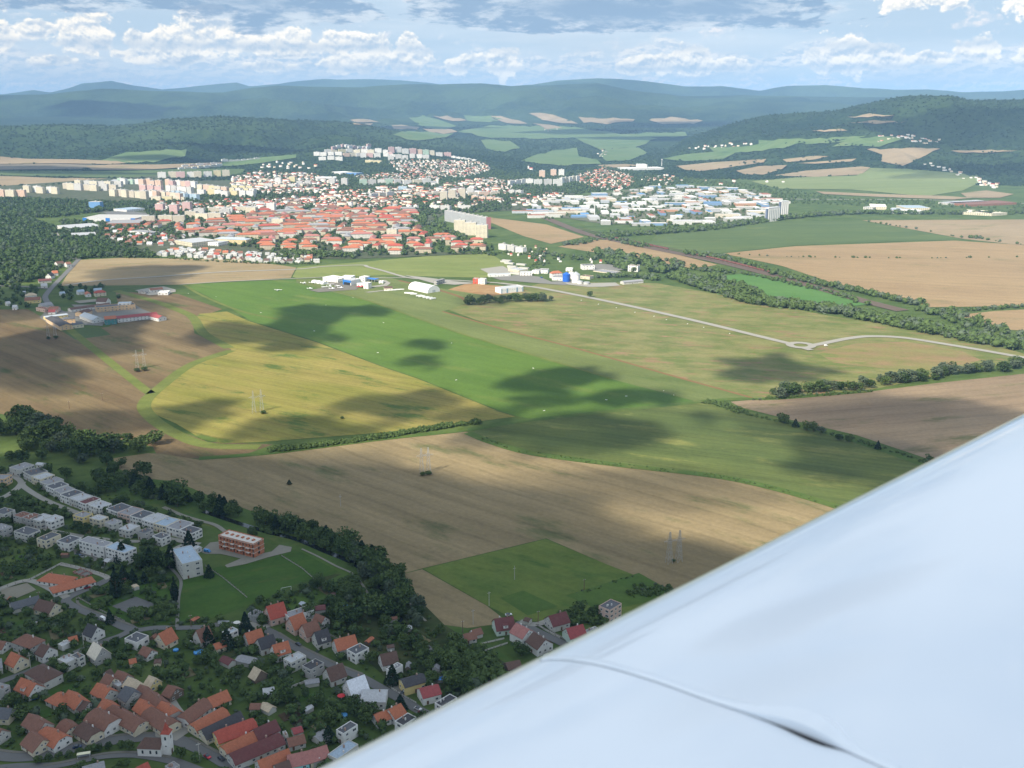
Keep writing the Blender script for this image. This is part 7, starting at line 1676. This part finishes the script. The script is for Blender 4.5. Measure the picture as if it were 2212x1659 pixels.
PROTO = {'round': [crown_mesh('crown', 'round', 620, .050, 30+i, LM) for i in range(5)], 'willow': [crown_mesh('crown', 'round', 560, .05, 50+i, LM2) for i in range(3)], 'light': [crown_mesh('crown', 'round', 560, .05, 60+i, LM4) for i in range(2)],
         'cone': [crown_mesh('crown', 'cone', 620, .045, 70+i, LM3) for i in range(3)], 'column': [crown_mesh('crown', 'column', 800, .032, 80+i, LM3) for i in range(2)]}
CNT = {'round': 0, 'cone': 0}
WORD = {'round': 'dark green tree', 'willow': 'silvery green willow', 'light': 'light green tree', 'cone': 'dark pointed conifer', 'column': 'tall columnar poplar'}
NAME = {'round': 'leafy_tree', 'willow': 'willow_tree', 'light': 'leafy_tree', 'cone': 'conifer_tree', 'column': 'poplar_tree'}
TREES = []
def tree(p, h, kind, label, group=None, wide=1.):
    root = empty(NAME[kind], p, float(r7.uniform(0, 6.28))); mesh = PROTO[kind][int(r7.integers(0, len(PROTO[kind])))]
    c_ = child('crown', mesh, root, (0, 0, 0)); t_ = child('trunk', TRUNK, root, (0, 0, 0)); s = h
    wd = wide*float(r7.uniform(.85, 1.15)); c_.scale = (s*wd, s*wd, s); t_.scale = (s*.9, s*.9, s)
    tag(root, label, 'tree', group); TREES.append((p.x, p.y, h*.4*wide)); return root
FOOTA = np.array(FOOT)
def belt(pts, n, h, width, kinds, label, group, wide=1., first=None):
    W3 = catmull([G(*p) for p in pts], 10); Ls = [(b-a).length for a, b in zip(W3, W3[1:])]; T_ = sum(Ls)
    for i in range(n):
        d = (i+float(r7.uniform(.1, .9)))/n*T_; k = 0; fr = d/T_
        while k < len(Ls)-1 and d > Ls[k]: d -= Ls[k]; k += 1
        a, b = W3[k], W3[k+1]; t_ = (b-a).normalized(); q = a.lerp(b, min(1, d/max(Ls[k], .01))) + Vector((-t_.y, t_.x, 0))*float(r7.uniform(-.5, .5))*width
        if not foot_clear(q.x, q.y, 1.5): continue
        kd = kinds[int(r7.integers(0, len(kinds)))]; hh = h*float(r7.uniform(.7, 1.25)); sw = 'tall' if hh > h*1.08 else 'low' if hh < h*.86 else 'middle sized'; pw = 'left end' if fr < .2 else 'left half' if fr < .45 else 'middle' if fr < .6 else 'right half' if fr < .82 else 'right end'
        tree(Vector((q.x, q.y, hz(q.x, q.y))), hh, kd, f'{sw} {WORD[kd].replace("tall ", "")} {label}, {pw}', f'{sw} {WORD[kd]}s {group or label}, {pw}', wide)
RD = ['round']; MX = ['round', 'round', 'round', 'light', 'willow']; RL = ['round', 'round', 'light']
belt([(0,915),(50,935),(110,960),(170,975),(240,985)], 26, 17, 34, MX, 'in the thick clump above the stepped terrace', None, 1.15)
belt([(70,930),(130,938)], 6, 16, 20, ['round', 'willow'], 'at the clump edge by the brown field', None, 1.2)
belt([(190,960),(250,966),(335,968)], 12, 12, 26, RD, 'in the clump pointing along the brown field', None, 1.25)
belt([(60,960),(100,1000),(170,1015),(235,1030),(290,1060)], 18, 13, 40, MX, 'in the wooded slope behind the stepped terrace', None, 1.1)
belt([(250,1040),(320,1065),(400,1085),(470,1100),(520,1118)], 26, 10, 24, RL, 'in the belt between terrace and stubble field', None, 1.1)
belt([(560,1118),(620,1140),(680,1160),(740,1190),(800,1215)], 24, 11, 16, RD+['light'], 'along the stream beside the brick shell', None, 1.15)
belt([(800,1212),(835,1240),(850,1280),(880,1330)], 14, 13, 16, MX, 'along the right bank of the stream', None, 1.1)
belt([(770,1195),(800,1235),(815,1280)], 8, 11, 12, ['willow', 'round'], 'in the stream belt with pale willows', None, 1.1)
belt([(850,1300),(890,1370),(950,1420),(1000,1470),(1040,1500)], 20, 8, 26, MX, 'along the lower stream towards the wing', None, 1.15)
belt([(740,1270),(800,1300),(850,1340)], 8, 8, 26, RL, 'by the track bend beside the stream', None, 1.2)
belt([(1000,660),(1060,655),(1120,650),(1150,652),(1195,648)], 19, 13, 14, ['round', 'round', 'light', 'willow'], 'in the tree island on the airfield edge', None, 1.25)
belt([(1672,858),(1720,848),(1790,842),(1880,838)], 20, 11, 16, MX, 'in the hedge line at the pink wheat', None, 1.25)
belt([(1905,832),(1980,820),(2060,810),(2140,800),(2220,790)], 34, 12, 22, ['willow', 'round', 'willow', 'round'], 'in the long belt below the curved road', None, 1.25)
for p, h, k, lb in (((1692,915), 11, 'round', 'first tree of the row beside the green crop'), ((1718,922), 8, 'cone', 'pointed one, second in the row beside the green crop'), ((1742,930), 10, 'round', 'third in the row beside the green crop'), ((1757,933), 11, 'round', 'fourth in the row beside the green crop'), ((1773,939), 9, 'willow', 'pale fifth in the row beside the green crop'), ((1812,950), 6, 'round', 'low sixth in the row beside the green crop'),
                 ((1833,955), 8, 'round', 'seventh in the row beside the green crop'), ((1896,970), 8, 'cone', 'small pointed one near the row end'), ((2008,997), 7, 'round', 'last one of the row at the wing edge'), ((1274,642), 11, 'round', 'alone in the rough meadow by the straight road'),
                 ((1234,532+70), 9, 'cone', 'slim one beside the waterworks basin'), ((1368,590), 12, 'round', 'beside the waterworks cube'), ((1340,560), 14, 'light', 'at the back of the waterworks'), ((569,894), 4, 'round', 'bush like one under the yellow field pylons'), ((625,1046), 4, 'cone', 'alone in the stubble field'), ((739,905), 3, 'round', 'tiny one alone in the yellow field'),
                 ((926,1026), 4, 'round', 'right bush under the stubble field pylons'), ((913,1028), 3.5, 'round', 'left bush under the stubble field pylons'), ((296,803), 5, 'round', 'left round bush under the brown field pylons'), ((312,801), 5.5, 'round', 'right round bush under the brown field pylons'), ((105,734), 5, 'round', 'left bush under the works pylons'), ((121,732), 5, 'round', 'right bush under the works pylons'), ((1455,1214), 2.5, 'round', 'weedy bush between the pylons at the wing')):
    tree(G(*p), h, k, f'{WORD[k]}, {lb}', wide=1.1 if h > 6 else 1.5)
CON = [(A_,(1030,1400),23,'column','tall dark one left of the tennis court'),(A_,(1080,1075),14,'cone','in front of the blue roofed flats'),(A_,(1095,1260),12,'cone','bluish one beside the tall poplar'),(A_,(1175,1265),10,'cone','small one right of the bluish one'),(A_,(1275,1265),8,'cone','on the lawn by the round bed'),(A_,(1510,1120),16,'cone','left of the tall pale block'),
 (A_,(1670,960),13,'cone','behind the tall pale block'),(A_,(1545,1430),17,'column','by the footpath left of the pitch'),(A_,(1845,1215),9,'cone','right of the tall pale block'),(A_,(1325,1130),14,'cone','left one in the grove by the tall block'),(A_,(1235,1150),13,'round','left in the grove by the tall block'),(A_,(1390,1140),14,'round','centre of the grove by the tall block'),(A_,(1440,1150),12,'round','right in the grove by the tall block'),
 (A_,(1190,420),12,'cone','first pointed one behind the terrace'),(A_,(1330,480),14,'cone','second pointed one behind the terrace'),(A_,(1445,520),12,'cone','third pointed one behind the terrace'),(A_,(1520,560),13,'cone','fourth pointed one behind the terrace'),(A_,(1575,570),19,'light','tall pale one behind the terrace'),(A_,(1655,550),10,'cone','leaning one right of the tall pale one'),(A_,(1945,650),15,'cone','left of the twin spires by the stream'),(A_,(1985,660),14,'cone','right of the twin spires by the stream'),
 (A_,(965,290),8,'cone','small one at the corner of the stubble field'),(A_,(880,665),7,'cone','among the cube houses'),(A_,(118,740),9,'column','between the left row houses'),(A_,(105,190),10,'round','big one at the lawn above the terrace'),(F_,(1050,1070),11,'cone','first of the stream spires'),(F_,(1165,1080),12,'cone','second of the stream spires'),(F_,(1250,1100),10,'cone','third of the stream spires'),(F_,(1495,1160),11,'cone','fourth of the stream spires'),
 (F_,(1810,1310),12,'cone','fifth of the stream spires'),(F_,(1900,1350),12,'cone','sixth of the stream spires'),(F_,(1965,1370),12,'round','dark one at the stubble corner'),(F_,(845,1150),9,'round','behind the brick shell'),(C_,(1210,745+0),4,'round','behind the small red gable'),(B_,(2010,480),12,'cone','in front of the brown gable'),(B_,(1065,260),9,'cone','small one beside the white van'),(B_,(880,260),7,'round','left of the white van'),
 (C_,(345,1010),12,'cone','in the garden above the blue pool'),(C_,(510,870),13,'cone','beside the lane tent'),(C_,(1070,740),9,'round','between white long house and red gable'),(C_,(1380,790),15,'round','largest in the gardens by the open shed'),(C_,(1310,770),12,'round','left of the largest garden one'),(C_,(1450,800),11,'round','right of the largest garden one'),(C_,(1800,1320),11,'cone','in front of the grey flat house'),(C_,(860,1500),10,'light','in the middle of the lower orchard'),
 (C_,(1660,730),14,'round','by the stream bend'),(C_,(1750,740),13,'round','at the stream bend'),(C_,(1870,1560),9,'cone','by the lower diagonal street'),(E_,(1160,730),9,'cone','left of the lone white house'),(E_,(1440,600),10,'round','right of the lone white house'),(E_,(1690,470),7,'cone','beside the orange pair'),(D_,(410,700),8,'round','below the red roof with awning'),(D_,(285,620),7,'round','left of the red roof with awning'),(D_,(1000,800),9,'round','left of the white gable at the wing'),(D_,(1500,440),10,'round','behind the maroon roof'),(D_,(1650,470),9,'round','left of the pink block'),
 (B_,(370,1610),4,'round','first round one on the green strip'),(B_,(470,1590),4,'round','second round one on the green strip'),(B_,(570,1570),4.3,'round','third round one on the green strip'),(B_,(670,1555),3.6,'round','fourth round one on the green strip'),(B_,(765,1530),3.8,'round','fifth round one on the green strip'),(B_,(855,1515),4.2,'round','sixth round one on the green strip'),(B_,(950,1495),4,'round','seventh round one on the green strip'),(B_,(1050,1480),4,'round','eighth round one on the green strip'),(B_,(1250,1480),5,'round','ninth on the strip left of the chapel'),(B_,(1750,1560),6,'round','right of the chapel'),(B_,(200,1180),8,'round','dark one behind the left farm')]
for v, p, h, k, lb in CON: tree(G(*v(*p)), h, k, f'{WORD[k]}, {lb}', None, 1.15 if k == 'round' else 1.)
# garden trees
ROADP = []
for nm, p, w_, mt, lf in VR: ROADP += [(q.x, q.y, w_/2+1.5) for q in catmull([G(*a) for a in p], 6)]
OPEN = [V_(A_, [(1590,1240),(1900,1100),(2212,1150),(2212,1600),(1570,1600)]), V_(C_, [(0,560),(200,380),(800,180),(1080,170),(1300,350),(1150,430),(900,520),(540,640),(300,760),(0,780)]), V_(A_, [(985,1475),(1195,1390),(1380,1460),(1300,1575),(1150,1545)]), V_(F_, [(380,1270),(470,1190),(560,1180),(1010,1270),(1180,1270),(780,1380),(620,1410),(430,1290)]), V_(A_, [(0,1300),(500,1120),(950,1200),(950,1250),(600,1400),(100,1430)]), V_(B_, [(1490,1260),(1850,1180),(1850,1330),(1500,1360)])]
OPENW = [wpoly(q) for q in OPEN]
FOOTA = np.array(FOOT + ROADP)
VILL = [(-60,1010),(60,1020),(200,1060),(330,1100),(440,1130),(430,1160),(360,1190),(380,1250),(560,1300),(700,1255),(800,1290),(870,1350),(960,1420),(1050,1470),(960,1560),(700,1680),(-100,1690),(-100,1300)]
gp = grid_in(VILL, 5.2, 5.2, 12, .45, .9); r7.shuffle(gp)
GZ = [('upper terraces', 560), ('school road', 470), ('middle gardens', 400), ('lower gardens', 0)]
ng = 0; shrubs = []; used_l = set()
SHEDS = 0
for x, y in gp[5::7]:
    if SHEDS >= 30: break
    if any(inpoly(np.array([x]), np.array([y]), P)[0] for P in OPENW) or (np.hypot(FOOTA[:, 0]-x, FOOTA[:, 1]-y)-FOOTA[:, 2]).min() < 3: continue
    nl = min((q for q in FLAB if 4 <= len(q[2].split()) <= 10), key=lambda q: (q[0]-x)**2+(q[1]-y)**2)[2]; rk = ['rb','br','gy','tn','or','si','lg'][int(r7.integers(0, 7))]; SHEDS += 1
    gable_house(Vector((x, y, 0)), float(r7.uniform(0, 3.1)), float(r7.uniform(3.2, 6)), float(r7.uniform(2.6, 4)), 2.1, float(r7.choice([12, 25, 35])), rk, ['l','c','d','g'][int(r7.integers(0, 4))], 'garden_shed', 0, f'tiny {RWORD[rk]} roof shed near {nl}', 'shed', 'garden sheds in the village', windows=False, chim=0, over=.2)
FLAB = [q for q in FLAB if not q[2].startswith('tiny')]; FOOTA = np.array(FOOT + ROADP)
for x, y in gp:
    if any(inpoly(np.array([x]), np.array([y]), P)[0] for P in OPENW): continue
    d = (np.hypot(FOOTA[:, 0]-x, FOOTA[:, 1]-y)-FOOTA[:, 2]).min()
    if d > 2.0 and ng < 120 and r7.random() < .10:
        ng += 1; kd = 'light' if r7.random() < .2 else 'round'; z_ = next(n for n, t_ in GZ if y > t_)
        sd = 'left' if x < -260 else 'right' if x > -90 else 'middle'
        nq = sorted((q for q in FLAB if 4 <= len(q[2].split()) <= 11), key=lambda q: (q[0]-x)**2+(q[1]-y)**2)[:14]; nl = next((q[2] for q in nq if q[2] not in used_l and math.hypot(q[0]-x, q[1]-y) < 60), nq[0][2]); used_l.add(nl); hh = float(r7.uniform(4.5, 8.5))
        tree(Vector((x, y, 0)), hh, kd, f'{"bigger" if hh > 6.5 else "smaller"} {WORD[kd]} near {nl}', f'{WORD[kd]}s of the {z_}, {sd}', 1.25)
    elif d > .2: shrubs.append((x, y, float(r7.choice([1.4, 2.0, 2.8, 3.6, 4.6, 6.0])*r7.uniform(.8, 1.2)), float(r7.uniform(1.0, 1.5))))
PLOTM = [M_WILD, M_SQ2, M_LAWN, mat_field('dug bed', L(120,100,78), L(104,90,70), None, 20, .1, .05, .3, .1, .8, 1.2), mat_field('cabbage rows', L(86,112,66), L(104,128,80), None, 20, .1, .05, .3, .1, .8, 1.5), mat_field('straw mulch', L(160,150,112), L(138,132,96), None, 20, .1, .05, .3, .1, .8)]
r8 = np.random.default_rng(3); npl = 0
for x, y in gp[::9]:
    if npl >= 70 or any(inpoly(np.array([x]), np.array([y]), P)[0] for P in OPENW): continue
    if (np.hypot(FOOTA[:, 0]-x, FOOTA[:, 1]-y)-FOOTA[:, 2]).min() < 3.5: continue
    a = R(35 if x < -120 else 42)+r8.choice([0, math.pi/2])+r8.uniform(-.1, .1); lx, ly = r8.uniform(4, 9), r8.uniform(1.8, 4.0); ca_, sa_ = math.cos(a), math.sin(a); npl += 1
    V = [(x+u*lx*ca_-v*ly*sa_, y+u*lx*sa_+v*ly*ca_, .28+npl*.002) for u, v in ((-1,-1),(1,-1),(1,1),(-1,1))]
    tag(mesh_obj('garden_plot', V, [(0, 1, 2, 3)], PLOTM[int(r8.integers(0, 6))]), kind='structure')
print('garden trees', ng, 'shrubs', len(shrubs))
def scatter(name, items, mats, label, cat, leafs=26, leaf=.17, core=True, nproto=6, kind='stuff'):
    """many crowns merged in one mesh; items: x, y, z, height, width factor, material index"""
    PR_ = []
    ico = bmesh.new(); bmesh.ops.create_icosphere(ico, subdivisions=1, radius=1); icv = np.array([v.co[:] for v in ico.verts]); icf = np.array([[v.index for v in f.verts] for f in ico.faces]); ico.free()
    for s in range(nproto):
        g = np.random.default_rng(900+s); V = icv*np.array([.33, .33, .40])*(1+g.uniform(-.22, .22, (len(icv), 1)))+np.array([0, 0, .46]); F = np.c_[icf, icf[:, 2]][:, :3]
        Lv = []; Lf = []
        for i in range(leafs):
            d = g.normal(size=3); d /= np.linalg.norm(d); d[2] = abs(d[2])*.9-.15 if g.random() < .8 else d[2]; p = d*np.array([.36, .36, .44])+np.array([0, 0, .48]); u = g.normal(size=3); u /= np.linalg.norm(u); w_ = np.cross(u, g.normal(size=3)); w_ /= np.linalg.norm(w_); q = leaf*g.uniform(.6, 1.3); k = len(V)+len(Lv)
            Lv += [p+u*q, p+w_*q, p-u*q]; Lf.append((k, k+1, k+2))
        PR_.append((np.vstack([V, Lv]), np.vstack([F, Lf])))
    AV = []; AF = []; AM = []; off = 0; it = np.asarray(items, float); g = np.random.default_rng(77); pi = g.integers(0, nproto, len(it))
    for s in range(nproto):
        sel = it[pi == s]; V, F = PR_[s]
        if not len(sel): continue
        a = g.uniform(0, 6.28, len(sel)); ca_, sa_ = np.cos(a), np.sin(a); sx = sel[:, 3]*sel[:, 4]
        X = (V[None, :, 0]*ca_[:, None]-V[None, :, 1]*sa_[:, None])*sx[:, None]+sel[:, 0:1]; Y = (V[None, :, 0]*sa_[:, None]+V[None, :, 1]*ca_[:, None])*sx[:, None]+sel[:, 1:2]; Z = V[None, :, 2]*sel[:, 3:4]+sel[:, 2:3]
        AV.append(np.stack([X, Y, Z], -1).reshape(-1, 3)); AF.append((F[None]+(np.arange(len(sel))*len(V))[:, None, None]).reshape(-1, 3)+off); AM.append(np.repeat(sel[:, 5].astype(int), len(F))); off += len(V)*len(sel)
    o = link(name, np_mesh(name, np.vstack(AV), np.vstack(AF), mats, np.concatenate(AM))); tag(o, label, cat, kind=kind); return o
WM = [LM, LM2, LM4]
scatter('garden_shrubs', [(x, y, -.1, h, w_, int(r7.choice([0, 0, 0, 0, 2, 2, 1]))) for x, y, h, w_ in shrubs], WM, 'shrubs, hedges and beds filling the village gardens', 'shrubs', 46, .15)
def wood(name, polys, cell, h, label, zfar=True, wide=1.15, mk=(0, 0, 0, 2, 1), avoid=6., cat='woodland', keep=1.):
    items = []; A = np.array(FOOT)
    for P_ in polys:
        q = grid_in(P_, cell, cell, 17, .45, keep)
        if not len(q): continue
        z = height(q[:, 0], q[:, 1])
        if avoid is not None:
            ok = np.array([(np.hypot(A[:, 0]-x, A[:, 1]-y)-A[:, 2]).min() > avoid for x, y in q]); q = q[ok]; z = z[ok]
        for (x, y), zz in zip(q, z): items.append((x, y, zz-.5, h*float(r7.uniform(.6, 1.2)), wide*float(r7.uniform(.85, 1.25)), int(r7.choice(mk))))
    return scatter(name, items, WM, label, cat, 20, .20), items
def line_items(pts, n, h, width, mk=(0, 0, 2, 1)):
    W3 = catmull([G(*p) for p in pts], 10); Ls = np.array([(b-a).length for a, b in zip(W3, W3[1:])]); cs = np.concatenate([[0], np.cumsum(Ls)]); o = []
    for i in range(n):
        d = r7.uniform(0, cs[-1]); k = min(len(Ls)-1, int(np.searchsorted(cs, d))-1); k = max(k, 0); a, b = W3[k], W3[k+1]; t_ = (b-a).normalized(); q = a.lerp(b, (d-cs[k])/max(Ls[k], .01)) + Vector((-t_.y, t_.x, 0))*float(r7.uniform(-.5, .5))*width
        o.append((q.x, q.y, hz(q.x, q.y)-.5, h*float(r7.uniform(.55, 1.25)), float(r7.uniform(1.0, 1.5)), int(r7.choice(mk))))
    return o
wood('left_woods', [[(-220,470),(0,478),(60,470),(118,492),(128,520),(150,535),(228,548),(240,557),(165,560),(140,572),(118,600),(60,612),(-220,640)], [(190,545),(290,540),(340,552),(330,558),(240,558)], [(-220,428),(0,430),(140,433),(200,440),(182,458),(120,470),(0,472),(-220,472)], [(182,437),(335,441),(325,453),(240,456),(178,462),(122,472)], [(130,478),(175,482),(215,484),(300,487),(235,494),(232,520),(262,546),(180,542),(132,520)]], 13.5, 13, 'broad green woods at the left of the town', mk=(0,0,0,1,2,2))
wood('hamlet_trees', [[(-60,612),(60,616),(95,625),(90,650),(110,672),(60,668),(0,668),(-60,670)], [(110,590),(90,600),(60,600),(95,572),(120,570),(140,575)], [(125,618),(165,620),(235,622),(235,645),(180,640),(150,655),(130,640)], [(235,635),(255,640),(262,652),(245,652)]], 15, 9, 'dark trees around the hamlet by the straight road', mk=(0,0,0,2), keep=.8)
items = []
for a in ([(1290,548),(1320,560),(1370,580),(1400,590)], 70, 15, 60), ([(1370,560),(1400,570),(1440,585),(1455,592)], 60, 15, 50), ([(1210,530),(1240,528),(1285,518)], 34, 10, 30), ([(1455,598),(1500,612),(1560,632),(1640,655),(1720,664),(1800,674),(1880,690),(1960,705),(2040,722),(2120,738),(2212,752),(2300,765)], 760, 13, 36), \
    ([(1440,560),(1500,580),(1590,592)], 46, 9, 30), ([(1600,590),(1700,612),(1800,635),(1870,660)], 70, 8, 14), ([(1480,548),(1560,560),(1640,580),(1690,596),(1760,612),(1840,628),(1920,645),(2005,662)], 210, 10, 24), ([(2005,668),(2070,690),(2130,712),(2212,735)], 90, 10, 50), ([(2070,674),(2140,668),(2300,660)], 40, 7, 10), \
    ([(1310,510),(1400,505),(1500,498),(1600,486),(1700,472),(1840,462),(2000,462),(2300,462)], 640, 12, 44), ([(1395,535),(1340,522),(1300,510)], 60, 10, 30), ([(1560,548),(1700,555),(1850,557),(2000,558),(2212,556)], 34, 5, 5), ([(1860,478),(1960,492),(2090,516),(2110,516),(2212,530)], 26, 6, 8), ([(2096,515),(2118,515)], 8, 10, 14), \
    ([(1545,596),(1560,606),(1640,636)], 50, 10, 22), ([(1140,540),(1200,555),(1290,560)], 90, 8, 50), ([(990,520),(1010,540),(1075,552)], 40, 9, 30), ([(905,470),(930,490),(960,520)], 100, 13, 90), ([(900,500),(960,505),(985,520)], 70, 12, 60), ([(600,548),(700,553),(770,552)], 60, 12, 40), ([(690,560),(720,555),(770,558)], 20, 12, 20), ([(620,562),(640,552),(700,552)], 40, 12, 40), \
    ([(340,556),(480,566),(600,570),(690,570)], 90, 5, 10), ([(1000,549),(1060,548),(1100,545)], 30, 5, 14), ([(1125,545),(1170,565),(1150,585)], 60, 6, 30), ([(1370,598),(1400,602),(1420,606)], 20, 10, 20), ([(1545,318+300),(1560,625)], 10, 6, 20), ([(1290,600),(1340,598),(1370,600)], 30, 9, 16): items += line_items(*a)
scatter('belt_trees', items, WM, 'rows of green trees along the railway, brook and works', 'tree belts', 24, .19)
hedge = line_items([(578,976),(700,962),(830,945),(950,925),(1035,914)], 420, 4.6, 7, (0, 0, 0)) + line_items([(1522,868),(1560,876),(1605,893)], 90, 4, 12, (0, 0, 2)) + line_items([(1600,892),(1700,914),(1850,952),(2010,1002)], 140, 2.6, 7, (0, 2, 2)) + line_items([(1045,945),(1065,955),(1150,980),(1330,1004),(1550,1030),(1690,1060),(1830,1100)], 170, 1.8, 8, (0, 2, 2)) + line_items([(1620,863),(1680,860),(1880,845)], 90, 3, 8) + line_items([(240,1025),(300,1050),(400,1090)], 60, 4, 20)
hedge += line_items([(1370,1243),(1300,1268),(1235,1285)], 30, 1.5, 3) + line_items([(1375,1275),(1420,1270),(1455,1280)], 40, 3, 10) + line_items([(560,1130),(700,1165),(820,1235),(870,1320),(920,1390),(1030,1480)], 330, 3.2, 24, (0, 0, 0, 2)) + line_items([(440,1130),(380,1260),(382,1350)], 30, 2.5, 4, (0, 0)) + line_items(V_(A_, [(1130,1560),(1300,1590),(1420,1560),(1480,1480)]), 46, 6, 12, (0, 0)) + line_items(V_(A_, [(1650,1620),(1830,1600)]), 16, 3, 5, (0, 0)) + line_items(V_(A_, [(860,1480),(900,1490)]), 8, 4, 5, (0, 0)) + line_items(V_(C_, [(1350,470),(1480,430)]), 20, 6, 8, (0, 0)) + line_items(V_(C_, [(780,560),(1000,520),(1250,440)]), 40, 1.6, 8, (0, 0)) + line_items(V_(D_, [(340,760),(500,840),(650,950),(800,1030)]), 90, 6, 30, (0, 0, 2)) + line_items(V_(D_, [(1360,500),(1600,480),(1750,500)]), 40, 5, 14, (0, 0, 2)) + line_items(V_(D_, [(1940,270),(2212,250)]), 30, 3, 8, (0, 2))
scatter('hedge_bushes', hedge, WM, 'dense hedge bushes along field edges, ditch and stream', 'hedges', 46, .16)
# trees between the houses of the town
TOWNP = [(225,490),(330,478),(300,440),(560,400),(500,380),(560,366),(700,372),(760,360),(840,345),(1040,348),(1100,375),(1240,372),(1300,360),(1400,375),(1500,395),(1120,432),(1100,455),(930,465),(905,470),(925,505),(1070,535),(1062,548),(760,556),(600,550),(400,515),(240,540)]
wood('town_trees', [TOWNP], 20, 10.5, 'green trees between the houses of the town', mk=(0,0,0,2), avoid=-9., wide=1.3)
wood('works_trees', [ZIND, [(1380,380),(1500,385),(1640,400),(1830,430),(2212,440),(2212,452),(1850,445),(1700,440),(1640,410),(1500,398)]], 25, 9, 'green trees among the works and along the highway', mk=(0,0,2), avoid=-6.)
# distant woodland
farpol = [wpoly(pts) for nm, mt, lf, pts in FIELDS if min(p[1] for p in pts) < 430 and max(p[1] for p in pts) < 440]
az_ = r7.uniform(-29, 29, 30000); rr_ = 4350+ (r7.random(30000)**1.4)*5200; X = np.sin(np.radians(az_))*rr_; Y = np.cos(np.radians(az_))*rr_
ok = np.ones(len(X), bool)
for P_ in farpol: ok &= ~inpoly(X, Y, P_)
for kind, zp, *_ in ZR: ok &= ~inpoly(X, Y, wpoly(zp))
A = np.array([f for f in FOOT if math.hypot(f[0], f[1]) > 4000])
X = X[ok]; Y = Y[ok]; ok = np.array([(np.hypot(A[:, 0]-x, A[:, 1]-y)-A[:, 2]).min() > 12 for x, y in zip(X, Y)]); X = X[ok]; Y = Y[ok]; Zf = height(X, Y)
scatter('far_woods', [(x, y, z-2, float(r7.uniform(7, 12)), float(r7.uniform(1.2, 1.9)), 0) for x, y, z in zip(X, Y, Zf)], [leaf_mat('hill forest', (.016,.036,.015), (.036,.064,.024), .03)], 'dark woods covering the slopes beyond the town', 'woodland', 8, .28, nproto=4)
